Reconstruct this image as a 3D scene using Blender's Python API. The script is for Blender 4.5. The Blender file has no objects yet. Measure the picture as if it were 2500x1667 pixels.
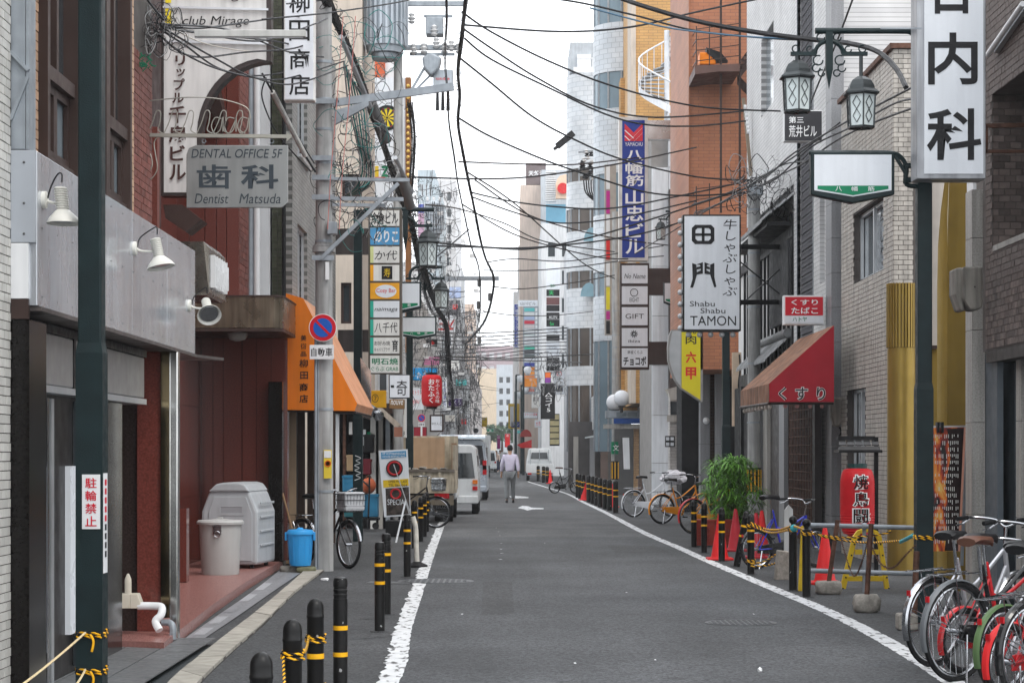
import bpy, bmesh, math, random
from mathutils import Vector, Matrix
R = math.radians
random.seed(11)
sc = bpy.context.scene
COL = sc.collection

# ---------------------------------------------------------------- camera, sky, sun
F, CX, HY, HC = 5000.0, 1250.0, 1102.0, 1.6      # focal length and principal point in photo pixels, eye height
cam = bpy.data.objects.new('camera', bpy.data.cameras.new('camera')); COL.objects.link(cam)
cam.location = (0, 0, HC); cam.rotation_euler = (R(90), 0, 0)
cam.data.sensor_width = 36; cam.data.lens = 72; cam.data.shift_y = 268.5 / 2500
cam.data.clip_start = .1; cam.data.clip_end = 5000
sc.camera = cam
world = bpy.data.worlds.new('World'); sc.world = world; world.use_nodes = True
nt = world.node_tree; bg = nt.nodes['Background']
sky = nt.nodes.new('ShaderNodeTexSky'); sky.sky_type = 'NISHITA'; sky.sun_disc = False
sky.sun_elevation = R(58); sky.sun_rotation = R(150); sky.air_density = 1; sky.dust_density = 4
mx = nt.nodes.new('ShaderNodeMix'); mx.data_type = 'RGBA'; mx.inputs[0].default_value = .86
mx.inputs[7].default_value = (16.5, 17.0, 17.6, 1)   # high white overcast in front of the blue
nt.links.new(sky.outputs[0], mx.inputs[6]); nt.links.new(mx.outputs[2], bg.inputs[0])
bg.inputs[1].default_value = .14
sun = bpy.data.objects.new('sun', bpy.data.lights.new('sun', 'SUN')); COL.objects.link(sun)
sun.data.energy = 1.3; sun.data.angle = R(16); sun.data.color = (1, .96, .9)
sun.rotation_euler = Vector((-.45, .55, -1)).to_track_quat('-Z', 'Y').to_euler()
sc.view_settings.view_transform = 'Standard'; sc.view_settings.look = 'None'
sc.view_settings.exposure = 0; sc.view_settings.gamma = 1
sc.cycles.max_bounces = 6; sc.cycles.diffuse_bounces = 3; sc.cycles.glossy_bounces = 3
sc.cycles.transmission_bounces = 4; sc.cycles.transparent_max_bounces = 8

# ---------------------------------------------------------------- pixel -> place
def P(px, py, d): return Vector(((px - CX) * d / F, d, HC - (py - HY) * d / F))
def gd(py): return F * HC / (py - HY)
def G(px, py):
    p = P(px, py, gd(py)); p.z = 0; return p
def xd(px, d): return (px - CX) * d / F
def zd(py, d): return HC - (py - HY) * d / F
def dX(px, X): return X * F / (px - CX)

# ---------------------------------------------------------------- materials
MATS = {}
def pm(name, col, rough=.6, metal=0., var=.12, scale=3., bump=0., bscale=80., streak=0., rnd=0., spec=.22, coat=0.):
    if name in MATS: return MATS[name]
    m = bpy.data.materials.new(name); m.use_nodes = True; MATS[name] = m
    n, l = m.node_tree.nodes, m.node_tree.links; b = n['Principled BSDF']
    b.inputs['Roughness'].default_value = rough; b.inputs['Metallic'].default_value = metal
    b.inputs['Specular IOR Level'].default_value = spec; b.inputs['Coat Weight'].default_value = coat
    c = (*col, 1)
    geo = n.new('ShaderNodeNewGeometry')
    def noise(sc_, vec=None, det=3):
        t = n.new('ShaderNodeTexNoise'); t.inputs['Scale'].default_value = sc_; t.inputs['Detail'].default_value = det
        l.new(vec or geo.outputs['Position'], t.inputs['Vector']); return t.outputs['Fac']
    def mul(a, lo, hi, f0=.3, f1=.7):
        r = n.new('ShaderNodeMapRange'); r.inputs[1].default_value = f0; r.inputs[2].default_value = f1
        r.inputs[3].default_value = lo; r.inputs[4].default_value = hi; l.new(a, r.inputs[0]); return r.outputs[0]
    fac = mul(noise(scale), 1 - var, 1 + var)
    def times(a, b_):
        t = n.new('ShaderNodeMath'); t.operation = 'MULTIPLY'; l.new(a, t.inputs[0]); l.new(b_, t.inputs[1]); return t.outputs[0]
    if streak:
        mp = n.new('ShaderNodeMapping'); mp.inputs['Scale'].default_value = (9, 9, .7); l.new(geo.outputs['Position'], mp.inputs[0])
        fac = times(fac, mul(noise(1.3, mp.outputs[0]), 1 - streak, 1 + streak * .25, .35, .6))
    if rnd:
        oi = n.new('ShaderNodeObjectInfo'); fac = times(fac, mul(oi.outputs['Random'], 1 - rnd, 1 + rnd, 0, 1))
    v = n.new('ShaderNodeVectorMath'); v.operation = 'SCALE'; v.inputs[0].default_value = col; l.new(fac, v.inputs['Scale'])
    l.new(v.outputs[0], b.inputs['Base Color'])
    if rough > .08:
        l.new(mul(noise(scale * 2.3), rough * .8, min(1, rough * 1.2)), b.inputs['Roughness'])
    if bump:
        bp = n.new('ShaderNodeBump'); bp.inputs['Strength'].default_value = bump; bp.inputs['Distance'].default_value = .01
        l.new(noise(bscale), bp.inputs['Height']); l.new(bp.outputs[0], b.inputs['Normal'])
    return m

# ---------------------------------------------------------------- mesh builder
class MB:
    def __init__(s): s.v = []; s.f = []
    def add(s, vs, fs):
        o = len(s.v); s.v += [tuple(p) for p in vs]; s.f += [tuple(i + o for i in f) for f in fs]; return s
    def box(s, x0, x1, y0, y1, z0, z1):
        return s.add([(x0,y0,z0),(x1,y0,z0),(x1,y1,z0),(x0,y1,z0),(x0,y0,z1),(x1,y0,z1),(x1,y1,z1),(x0,y1,z1)],
                     [(0,3,2,1),(4,5,6,7),(0,1,5,4),(1,2,6,5),(2,3,7,6),(3,0,4,7)])
    def bar(s, a, b, w, h=None, up=(0,0,1)):          # rectangular bar from a to b
        a, b = Vector(a), Vector(b); h = h or w; d = (b - a).normalized(); u = Vector(up)
        if abs(d.dot(u)) > .98: u = Vector((0,1,0))
        r = d.cross(u).normalized() * w / 2; u = r.cross(d).normalized() * h / 2
        return s.add([a-r-u,a+r-u,a+r+u,a-r+u,b-r-u,b+r-u,b+r+u,b-r+u],
                     [(0,3,2,1),(4,5,6,7),(0,1,5,4),(1,2,6,5),(2,3,7,6),(3,0,4,7)])
    def face(s, pts): return s.add(pts, [tuple(range(len(pts)))])
    def prism(s, pts, off):                            # polygon (3D points) pushed along off
        off = Vector(off); n = len(pts); A = [Vector(p) for p in pts]
        return s.add(A + [p + off for p in A], [tuple(range(n))[::-1], tuple(range(n, 2*n))] + [(i, (i+1) % n, n + (i+1) % n, n + i) for i in range(n)])
    def cyl(s, a, b, r0, r1=None, n=12, cap=True):
        a, b = Vector(a), Vector(b); r1 = r0 if r1 is None else r1; d = (b - a).normalized()
        u = d.cross(Vector((0,0,1)) if abs(d.z) < .9 else Vector((1,0,0))).normalized(); w = d.cross(u)
        vs = []; 
        for c, r in ((a, r0), (b, r1)):
            vs += [c + (u * math.cos(2*math.pi*i/n) + w * math.sin(2*math.pi*i/n)) * r for i in range(n)]
        fs = [(i, (i+1) % n, n + (i+1) % n, n + i) for i in range(n)]
        if cap: fs += [tuple(range(n))[::-1], tuple(range(n, 2*n))]
        return s.add(vs, fs)
    def tube(s, pts, r, n=6, close=False, taper=None):
        pts = [Vector(p) for p in pts]; N = len(pts); vs = []; pu = None
        for i, p in enumerate(pts):
            if close: t = pts[(i+1) % N] - pts[i-1]
            else: t = pts[min(i+1, N-1)] - pts[max(i-1, 0)]
            t = t.normalized() if t.length > 1e-9 else Vector((0,0,1))
            if pu is None: pu = t.cross(Vector((0,0,1)) if abs(t.z) < .9 else Vector((1,0,0))).normalized()
            u = (pu - t * pu.dot(t)); u = u.normalized() if u.length > 1e-6 else t.orthogonal().normalized(); pu = u; w = t.cross(u)
            rr = r if taper is None else r * taper[i]
            vs += [p + (u * math.cos(2*math.pi*k/n) + w * math.sin(2*math.pi*k/n)) * rr for k in range(n)]
        fs = []
        for i in range(N if close else N - 1):
            j = (i + 1) % N
            fs += [(i*n + k, i*n + (k+1) % n, j*n + (k+1) % n, j*n + k) for k in range(n)]
        if not close: fs += [tuple(range(n))[::-1], tuple(range((N-1)*n, N*n))]
        return s.add(vs, fs)
    def lathe(s, prof, c=(0,0,0), n=16, ax=None, squash=1):     # prof [(r,z)] round z (or along ax)
        c = Vector(c); vs = []
        ax = Vector(ax or (0,0,1)).normalized(); u = ax.orthogonal().normalized() if abs(ax.z) < .99 else Vector((1,0,0)); w = ax.cross(u)
        for r, z in prof:
            vs += [c + ax * z + (u * math.cos(2*math.pi*i/n + math.pi/n) + w * squash * math.sin(2*math.pi*i/n + math.pi/n)) * max(r, 1e-4) for i in range(n)]
        fs = [(k*n + i, k*n + (i+1) % n, (k+1)*n + (i+1) % n, (k+1)*n + i) for k in range(len(prof)-1) for i in range(n)]
        fs += [tuple(range(n))[::-1], tuple(range((len(prof)-1)*n, len(prof)*n))]
        return s.add(vs, fs)
    def ring(s, c, nrm, Rr, r, n=24, m=6, a0=0, a1=2*math.pi):
        nrm = Vector(nrm).normalized(); u = nrm.cross(Vector((0,0,1)) if abs(nrm.z) < .9 else Vector((1,0,0))).normalized(); w = nrm.cross(u); c = Vector(c)
        full = abs(a1 - a0 - 2*math.pi) < 1e-6
        pts = [c + (u * math.cos(a0 + (a1-a0)*i/n) + w * math.sin(a0 + (a1-a0)*i/n)) * Rr for i in range(n if full else n + 1)]
        return s.tube(pts, r, m, close=full)
    def ball(s, c, r, n=12, k=8, sz=1.):
        return s.lathe([(r * math.sin(math.pi*i/k), -r * sz * math.cos(math.pi*i/k)) for i in range(k+1)], c, n)
    def wall(s, o, u, v, W, H, holes=(), depth=.12):            # rectangle with openings and their reveals
        o, u, v = Vector(o), Vector(u), Vector(v); nn = u.cross(v).normalized()
        xs = sorted({0, W, *[h[0] for h in holes], *[h[1] for h in holes]}); ys = sorted({0, H, *[h[2] for h in holes], *[h[3] for h in holes]})
        for a, b in zip(xs, xs[1:]):
            for c, d in zip(ys, ys[1:]):
                mx_, my_ = (a+b)/2, (c+d)/2
                if any(h[0] < mx_ < h[1] and h[2] < my_ < h[3] for h in holes): continue
                s.face([o+u*a+v*c, o+u*b+v*c, o+u*b+v*d, o+u*a+v*d])
        for a, b, c, d in [h[:4] for h in holes]:
            q = [o+u*a+v*c, o+u*b+v*c, o+u*b+v*d, o+u*a+v*d]
            for i in range(4): s.face([q[i], q[(i+1) % 4], q[(i+1) % 4] - nn*depth, q[i] - nn*depth])
        return s
    def mesh(s, name, smooth=False, tri=False):
        me = bpy.data.meshes.new(name); me.from_pydata(s.v, [], s.f); me.validate(); me.update()
        if smooth: me.shade_smooth(); me.set_sharp_from_angle(angle=R(38))
        return me
    def obj(s, name, mat, parent=None, smooth=False, bevel=0, kind=None, label=None, local=False):
        return link(name, s.mesh(name, smooth), mat, parent, bevel, kind, label, local)

def link(name, me, mat, parent=None, bevel=0, kind=None, label=None, local=False):
    if mat is not None and not me.materials: me.materials.append(mat)
    o = bpy.data.objects.new(name, me); COL.objects.link(o)
    if parent is not None:
        o.parent = parent
        if parent.parent is None and not local: o.matrix_parent_inverse = parent.matrix_basis.inverted()
    if bevel:
        b = o.modifiers.new('bevel', 'BEVEL'); b.width = bevel; b.segments = 2; b.limit_method = 'ANGLE'; b.harden_normals = False
    if kind: o['kind'] = kind
    if label: o['label'] = label
    return o

LABELS = {}
def tag(o, label, cat, group=None, kind=None):
    o['label'] = label; o['category'] = cat
    if group: o['group'] = group
    if kind: o['kind'] = kind
    if label in LABELS and (not group or LABELS[label] != group): print('DUPLICATE LABEL', label)
    n = len(label.split())
    if n < 4 or n > 16: print('LABEL LENGTH', n, label)
    LABELS[label] = group; return o
def T(name, label, cat, loc=(0,0,0), group=None, rz=0):
    o = bpy.data.objects.new(name, None); COL.objects.link(o); o.empty_display_size = .1
    o.location = loc; o.rotation_euler = (0, 0, rz); return tag(o, label, cat, group)
def copy_tree(o, parent=None):
    c = o.copy(); COL.objects.link(c)
    if parent is not None: c.parent = parent
    for ch in o.children: copy_tree(ch, c)
    return c

# ---------------------------------------------------------------- lettering
TXT = {}
def text_mesh(body, bold=0., shear=0., vert=False, sp=1.):
    key = (body, bold, shear, vert, sp)
    if key in TXT: return TXT[key]
    c = bpy.data.curves.new('lettering', 'FONT')
    c.body = '\n'.join(body) if vert else body
    c.offset = bold; c.shear = shear; c.align_x = 'CENTER'; c.resolution_u = 3; c.space_line = sp; c.fill_mode = 'FRONT'
    o = bpy.data.objects.new('lettering', c); me = bpy.data.meshes.new_from_object(o)
    vs = [tuple(v.co) for v in me.vertices]; fs = [tuple(p.vertices) for p in me.polygons]
    bpy.data.objects.remove(o); bpy.data.curves.remove(c); bpy.data.meshes.remove(me)
    if not vs: vs = [(0,0,0)]
    x0, x1 = min(v[0] for v in vs), max(v[0] for v in vs); y0, y1 = min(v[1] for v in vs), max(v[1] for v in vs)
    TXT[key] = ([((v[0]-x0)/max(x1-x0, 1e-5), (v[1]-y0)/max(y1-y0, 1e-5)) for v in vs], fs); return TXT[key]
def txt(body, o, u, v, mat, parent, bold=.012, shear=0., vert=False, sp=1., name='lettering', local=False, mb=None):
    """lettering stretched over the parallelogram o + [0,1]u + [0,1]v"""
    o, u, v = Vector(o), Vector(u), Vector(v); vs, fs = text_mesh(body, bold, shear, vert, sp)
    m = mb or MB(); m.add([o + u*a + v*b for a, b in vs], fs)
    return m if mb is not None else m.obj(name, mat, parent, local=local)
def ftxt(body, x0, y0, x1, y1, d, mat, parent, **k):       # facing the street camera, box given in photo pixels
    a, b = P(x0, y1, d), P(x1, y0, d)
    return txt(body, a, (b.x - a.x, 0, 0), (0, 0, b.z - a.z), mat, parent, **k)

def sign(name, label, cat, box, d, th, face, frame, fr=3, texts=(), group=None, panels=None, back=None):
    """box sign facing down the street; box and lettering in photo pixels"""
    x0, y0, x1, y1 = box; a, b = P(x0, y1, d), P(x1, y0, d); w = fr * d / F
    t = T(name, label, cat, (a.x, d, a.z), group)
    m = MB().box(a.x, b.x, d, d + th, a.z, b.z); m.obj('frame', frame, t, bevel=.008)
    for q in (panels or [(x0 + fr, y0 + fr, x1 - fr, y1 - fr, face)]):
        c, e = P(q[0], q[3], d), P(q[2], q[1], d)
        MB().box(c.x, e.x, d - .012, d + .01, c.z, e.z).obj('panel', q[4] if q[4] is not None else face, t)
    for q in texts:
        ftxt(q[0], q[1], q[2], q[3], q[4], d - .016, q[5], t, **(q[6] if len(q) > 6 else {}))
    return t

# rows of bricks or tiles: the largest ones as parts, sharing one mesh per size, the rest joined
def bricks(parent, o, u, v, W, H, bw, bh, gap, mat, proud=.008, name='tile', limit=0, bond=True, holes=(), skip=None):
    """o = lower corner, u/v unit vectors, outward normal u x v. limit = how many stay single objects"""
    o, u, v = Vector(o), Vector(u), Vector(v); nn = u.cross(v).normalized(); rest = MB(); shared = {}; cnt = 0
    rows = int(round(H / bh))
    for j in range(rows):
        y0 = j * bh; y1 = y0 + bh - gap; x = -(bw / 2 if (bond and j % 2) else 0)
        while x < W - .004:
            a, b = max(x, 0), min(x + bw - gap, W); x += bw
            if b - a < .012: continue
            cx_, cy_ = (a+b)/2, (y0+y1)/2
            if any(h[0] - .001 < cx_ < h[1] + .001 and h[2] < cy_ < h[3] for h in holes): continue
            pr = proud * random.uniform(.75, 1.25); w = b - a
            if cnt < limit and (skip is None or not skip(o + u*cx_ + v*cy_)):
                k = (round(w, 3))
                if k not in shared:
                    z = Vector((0,0,0)); q = [z, u*w, u*w + v*(y1-y0), v*(y1-y0)]
                    m = MB().add([p - nn*.003 for p in q] + [p + nn*proud for p in q], [(4,5,6,7),(0,1,5,4),(1,2,6,5),(2,3,7,6),(3,0,4,7)])
                    me = m.mesh(name); me.materials.append(mat); shared[k] = me
                ob = link(name, shared[k], None, parent)
                ob.location = o + u*a + v*y0 + nn*random.uniform(-.002, .002); cnt += 1
            else:
                q = [o+u*a+v*y0, o+u*b+v*y0, o+u*b+v*y1, o+u*a+v*y1]
                rest.add([p - nn*.003 for p in q] + [p + nn*pr for p in q], [(4,5,6,7),(0,1,5,4),(1,2,6,5),(2,3,7,6),(3,0,4,7)])
    if rest.v: rest.obj('tile_field', mat, parent, kind='stuff')

# ---------------------------------------------------------------- cables
def sag(a, b, s, n=14):
    a, b = Vector(a), Vector(b)
    return [a.lerp(b, i/n) - Vector((0, 0, s * 4 * (i/n) * (1 - i/n))) for i in range(n + 1)]
def spline(pts, n=8):
    pts = [Vector(p) for p in pts]; out = []
    for i in range(len(pts) - 1):
        p0, p1, p2, p3 = pts[max(i-1, 0)], pts[i], pts[i+1], pts[min(i+2, len(pts)-1)]
        for k in range(n):
            t = k / n; out.append(.5 * ((2*p1) + (p2-p0)*t + (2*p0-5*p1+4*p2-p3)*t*t + (3*p1-p0-3*p2+p3)*t**3))
    return out + [pts[-1]]
# ---------------------------------------------------------------- shared materials
white = pm('white_paint', (.72,.73,.74), .45, var=.05, streak=.06)
acry = pm('sign_acrylic', (.70,.73,.77), .28, var=.03, scale=1.5, streak=.05)
acryw = pm('sign_acrylic_warm', (.72,.71,.68), .3, var=.04, streak=.10)
black = pm('black_paint', (.010,.010,.011), .42, var=.25, scale=9)
ink = pm('sign_ink', (.012,.012,.014), .5, var=.1)
inkb = pm('sign_ink_brown', (.055,.025,.022), .4, var=.1)
dgreen = pm('dark_green_paint', (.008,.019,.021), .45, var=.2, scale=6, bump=.15, bscale=150)
steel = pm('galvanised_steel', (.30,.33,.36), .5, .35, var=.14, scale=6, streak=.12)
alu = pm('aluminium', (.55,.57,.59), .38, .75, var=.08)
chrome = pm('chrome', (.42,.43,.45), .22, 1., var=.1, scale=20)
rubber = pm('rubber', (.011,.011,.012), .75, var=.3, scale=15)
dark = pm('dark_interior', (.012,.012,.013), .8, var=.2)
glass = pm('window_glass', (.03,.037,.042), .06, var=.2, scale=1, spec=.6)
glassl = pm('window_glass_pale', (.16,.19,.21), .08, var=.25, scale=.8, spec=.6)
concrete = pm('concrete', (.33,.32,.30), .85, var=.16, scale=5, bump=.3, bscale=60, streak=.16)
conpole = pm('pole_concrete', (.36,.36,.355), .8, var=.12, scale=4, bump=.2, streak=.28)
red = pm('red_paint', (.42,.008,.014), .42, var=.12)
redc = pm('red_plastic', (.62,.02,.022), .5, var=.12, scale=6)
yellow = pm('yellow_paint', (.66,.45,.02), .5, var=.12, scale=8)
yband = pm('yellow_band', (.78,.40,.01), .45, var=.15, scale=20)
green = pm('sign_green', (.0,.19,.085), .4, var=.05)
cable = pm('cable_sheath', (.016,.016,.018), .55, var=.2)
blue = pm('sign_blue', (.012,.035,.26), .35, var=.05)
brownp = pm('brown_frame', (.045,.028,.024), .45, var=.15, streak=.1)
rust = pm('rusty_steel', (.11,.055,.038), .75, .2, var=.4, scale=12, bump=.3)

def asphalt(name, base, warm=(1,1,1)):
    m = bpy.data.materials.new(name); m.use_nodes = True; n, l = m.node_tree.nodes, m.node_tree.links; b = n['Principled BSDF']
    g = n.new('ShaderNodeNewGeometry')
    def nz(s, det=4, vec=None):
        t = n.new('ShaderNodeTexNoise'); t.inputs['Scale'].default_value = s; t.inputs['Detail'].default_value = det
        l.new(vec or g.outputs['Position'], t.inputs['Vector']); return t.outputs['Fac']
    def mr(a, f0, f1, lo, hi):
        r = n.new('ShaderNodeMapRange'); l.new(a, r.inputs[0])
        for i, v in enumerate((f0, f1, lo, hi)): r.inputs[i+1].default_value = v
        return r.outputs[0]
    def mu(a, c):
        t = n.new('ShaderNodeMath'); t.operation = 'MULTIPLY'; l.new(a, t.inputs[0]); l.new(c, t.inputs[1]); return t.outputs[0]
    vor = n.new('ShaderNodeTexVoronoi'); vor.inputs['Scale'].default_value = 58; l.new(g.outputs['Position'], vor.inputs['Vector'])
    sep = n.new('ShaderNodeSeparateColor'); l.new(vor.outputs['Color'], sep.inputs[0])
    speck = mr(sep.outputs[0], 0, 1, .45, 1.65)
    mp = n.new('ShaderNodeMapping'); mp.inputs['Scale'].default_value = (1.6, .22, 1); l.new(g.outputs['Position'], mp.inputs[0])
    tracks = mr(nz(.9, 3, mp.outputs[0]), .35, .65, .88, 1.10)
    patch = mr(nz(.55, 6), .35, .65, .80, 1.16)
    stain = mr(nz(2.2, 7), .60, .72, 1, .70)
    fac = mu(mu(speck, patch), mu(tracks, stain))
    v = n.new('ShaderNodeVectorMath'); v.operation = 'SCALE'; v.inputs[0].default_value = [base*w for w in warm]; l.new(fac, v.inputs['Scale'])
    l.new(v.outputs[0], b.inputs['Base Color']); b.inputs['Roughness'].default_value = .82; b.inputs['Specular IOR Level'].default_value = .35
    bp = n.new('ShaderNodeBump'); bp.inputs['Strength'].default_value = .55; bp.inputs['Distance'].default_value = .006
    l.new(nz(110, 3), bp.inputs['Height']); l.new(bp.outputs[0], b.inputs['Normal'])
    return m
asp_road = asphalt('road_asphalt', .064, (.96, 1, 1.07)); asp_old = asphalt('old_asphalt', .078, (.98,1,1.03)); asp_side = asphalt('verge_asphalt', .052, (.97,1,1.05))
def worn(name, col, lo=.55, hi=.63, sc_=16., stretch=(1,.35,1), under=(.07,.07,.07), rough=.6):
    m = pm(name, col, rough, var=.12, scale=9); n, l = m.node_tree.nodes, m.node_tree.links; b = n['Principled BSDF']
    src = b.inputs['Base Color'].links[0].from_socket
    g = n.new('ShaderNodeNewGeometry'); mp = n.new('ShaderNodeMapping'); mp.inputs['Scale'].default_value = stretch; l.new(g.outputs['Position'], mp.inputs[0])
    t = n.new('ShaderNodeTexNoise'); t.inputs['Scale'].default_value = sc_; t.inputs['Detail'].default_value = 6; l.new(mp.outputs[0], t.inputs['Vector'])
    r = n.new('ShaderNodeMapRange'); r.inputs[1].default_value = lo; r.inputs[2].default_value = hi; l.new(t.outputs['Fac'], r.inputs[0])
    x = n.new('ShaderNodeMix'); x.data_type = 'RGBA'; l.new(r.outputs[0], x.inputs[0]); l.new(src, x.inputs[6]); x.inputs[7].default_value = (*under, 1)
    l.new(x.outputs[2], b.inputs['Base Color']); return m
linem = worn('road_line_paint', (.60,.61,.62))

# ---------------------------------------------------------------- ground and road
def struct(o): o['kind'] = 'structure'; return o
def sheet(name, pts, z, mat): return struct(MB().face([(p[0], p[1], z) for p in pts]).obj(name, mat))
sheet('ground', [(-260,-8),(260,-8),(260,1500),(-260,1500)], 0, asp_side)
LL = [(560,2200),(947,1667),(985,1535),(1026,1419),(1052,1345),(1078,1280),(1098,1235),(1122,1190),(1140,1160),(1158,1135),(1172,1118)]      # left edge line, photo pixels
RL = [(2700,1900),(2330,1668),(2257,1621),(2130,1547),(2007,1487),(1906,1445),(1828,1412),(1725,1368),(1659,1338),(1569,1299),(1480,1252),(1425,1226),(1386,1206),(1339,1191),(1294,1177),(1262,1160),(1235,1142),(1212,1128),(1195,1118)]
L3, R3 = [G(*p) for p in LL], [G(*p) for p in RL]
def cut(line, y):
    for a, b in zip(line, line[1:]):
        if a.y <= y <= b.y: return a.lerp(b, (y - a.y) / (b.y - a.y))
    return line[-1] if y > line[-1].y else line[0]
YB = 38.3
near = [p for p in L3 if p.y < YB] + [cut(L3, YB), cut(R3, YB)] + [p for p in reversed(R3) if p.y < YB]
sheet('road', near, .004, asp_road)
far = [cut(L3, YB)] + [p for p in L3 if p.y > YB] + [p for p in reversed(R3) if p.y > YB] + [cut(R3, YB)]
sheet('road_beyond', far, .004, asp_old)
def stripe(name, line, w, z, mat, jag=0, y0=0, y1=400, seed=1):
    rnd = random.Random(seed); ps = [cut(line, y0)] + [p for p in line if y0 < p.y < y1] + [cut(line, y1)]
    sp = spline(ps, 40); A, B = [], []
    for i, p in enumerate(sp):
        t = (sp[min(i+1, len(sp)-1)] - sp[max(i-1, 0)]).normalized(); n = Vector((-t.y, t.x, 0))
        ww = w * (1 if p.y < 45 else 1 - .4 * min(1, (p.y - 45) / 60))
        A.append(p + n * (ww/2 + rnd.uniform(-jag, jag) * (1 if i % 2 else .2))); B.append(p - n * (ww/2 + rnd.uniform(-.006, .006)))
    m = MB()
    for i in range(len(sp) - 1): m.add([(q.x, q.y, z) for q in (A[i], B[i], B[i+1], A[i+1])], [(0,1,2,3)])
    return struct(m.obj(name, mat))
stripe('road_edge_line', L3, .155, .008, linem, .03, 3, 46.5, 3)
stripe('road_edge_line', R3, .16, .008, linem, .008, 8, 112, 4)
# painted arrows and paint flecks
def mark(name, pts, mat=linem): return struct(MB().face([(p.x, p.y, .0085) for p in [G(*q) for q in pts]]).obj(name, mat))
mark('road_arrow', [(1264,1240),(1276,1234.5),(1290,1236),(1297,1239),(1327,1240.5),(1327,1243),(1300,1243.5),(1288,1246.5),(1279,1243)])
mark('road_arrow', [(1243,1212),(1252,1209),(1262,1210.5),(1290,1213),(1290,1216),(1262,1216.5),(1250,1216)])
fl = MB()
for k, (x, y, w) in enumerate([(1222,1366,12),(1224,1351,11),(1223,1341,9),(1222,1327,9),(1221,1308,7),(1217,1298,6),(1212,1289,5),(1330,1326,7),(1530,1447,6),(1840,1500,5),(1404,1620,7),(1128,1500,8),(1600,1612,6)]):
    c = G(x, y); r = w * c.y / F * .5
    fl.add([(c.x + r*random.uniform(.5,1.1)*math.cos(a), c.y + .06*random.uniform(.5,1.2)*math.sin(a), .0085) for a in [i*math.pi/4 for i in range(8)]], [tuple(range(8))])
struct(fl.obj('road_paint_flecks', linem))
for k, (q, z) in enumerate((([(860,1560),(985,1552),(1000,1545),(870,1548)], .003),([(880,1512),(1000,1506),(1005,1500),(890,1504)], .003),([(960,1412),(1030,1410),(1034,1405),(965,1407)], .003),([(1180,1420),(1250,1420),(1256,1500),(1175,1500)], .0062),([(1480,1330),(1600,1332),(1640,1350),(1505,1350)], .0062))):
    sheet('asphalt_patch', [G(*p) for p in q], z, asp_side)
# seam across the road
iron = pm('cast_iron', (.10,.105,.11), .5, .5, var=.25, scale=30, bump=.2)
def manhole(px, py, r, label):
    c = G(px, py); t = T('manhole_cover', label, 'manhole cover', (c.x, c.y, 0))
    MB().lathe([(r*1.12,.004),(r*1.12,.0085),(r*1.03,.0085)], (c.x, c.y, 0), 36).obj('collar', iron, t)
    MB().lathe([(r,.005),(r,.012)], (c.x, c.y, 0), 36).obj('lid', iron, t)
    st = MB()
    for i in range(-5, 6):
        for j in range(-5, 6):
            if math.hypot(i, j) < 5.4: st.box(c.x + i*r*.17 - r*.05, c.x + i*r*.17 + r*.05, c.y + j*r*.17 - r*.05, c.y + j*r*.17 + r*.05, .012, .0155)
    st.obj('tread_studs', iron, t, kind='stuff')
manhole(1064, 1419, .42, 'grey cast iron manhole cover lying across the left white road line')
manhole(1809, 1521, .30, 'dark round manhole cover in the asphalt near the right white line')
sheet('drain_strip', [G(905,1419), G(1000,1421), G(1000,1425), G(890,1424)], .006, iron)
# ================================================================ LEFT SIDE, near
ptile = pm('pale_tile', (.52,.51,.48), .4, var=.06, rnd=.10, streak=.08)
tantile = pm('tan_tile', (.46,.30,.20), .55, var=.14, scale=14, rnd=.14, streak=.1)
mortar = pm('dark_mortar', (.09,.08,.075), .9)
graymortar = pm('grey_mortar', (.25,.24,.23), .9)
granb = pm('black_granite', (.008,.007,.0065), .15, var=.5, scale=60)
granr = pm('red_granite', (.125,.032,.024), .16, var=.28, scale=70, spec=.5)
granrd = pm('red_granite_rough', (.16,.045,.034), .4, var=.25, scale=70)
stainless = pm('stainless', (.52,.52,.50), .16, 1., var=.12, scale=5)
bronze = pm('bronze_sheet', (.21,.17,.125), .3, .8, var=.15, scale=2, streak=.35)
redbrick = pm('dark_red_brick', (.17,.06,.048), .6, var=.25, scale=10, rnd=.2)
def brushed():
    m = pm('fascia_aluminium', (.60,.63,.67), .22, .62, var=.07, scale=1.2, streak=.12)
    n, l = m.node_tree.nodes, m.node_tree.links; g = n.new('ShaderNodeNewGeometry')
    t = n.new('ShaderNodeTexNoise'); t.inputs['Scale'].default_value = 1.6; t.inputs['Detail'].default_value = 3; l.new(g.outputs['Position'], t.inputs['Vector'])
    b = n.new('ShaderNodeBump'); b.inputs['Strength'].default_value = .22; b.inputs['Distance'].default_value = .05
    l.new(t.outputs['Fac'], b.inputs['Height']); l.new(b.outputs[0], n['Principled BSDF'].inputs['Normal']); return m
fascia_m = brushed()

t = T('tiled_building', 'pale white-tiled building at the far left edge of the street', 'building', (-4.5, 10, 0))
MB().box(-7.5, -2.953, 7, 12.04, 0, 6.4).obj('wall', mortar, t)
bricks(t, (-2.953, 11.74, .02), (0,1,0), (0,0,1), .3, 5.6, .1, .0545, .006, ptile, .006, limit=300)

t = T('steel_column', 'grey steel column with brackets beside the brown windows', 'column', (-2.9, 12.1, 3.4))
MB().box(-2.95, -2.866, 12.06, 12.32, 3.38, 6.3).obj('shaft', steel, t)
MB().box(-2.862, -2.845, 12.06, 12.10, 3.38, 6.3).obj('flange', steel, t)
m = MB().bar((-2.95,12.05,3.95), (-2.845,12.05,3.84), .03, .02).bar((-2.95,12.05,3.55), (-2.85,12.05,3.8), .02, .02); m.obj('bracket', steel, t)

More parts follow.
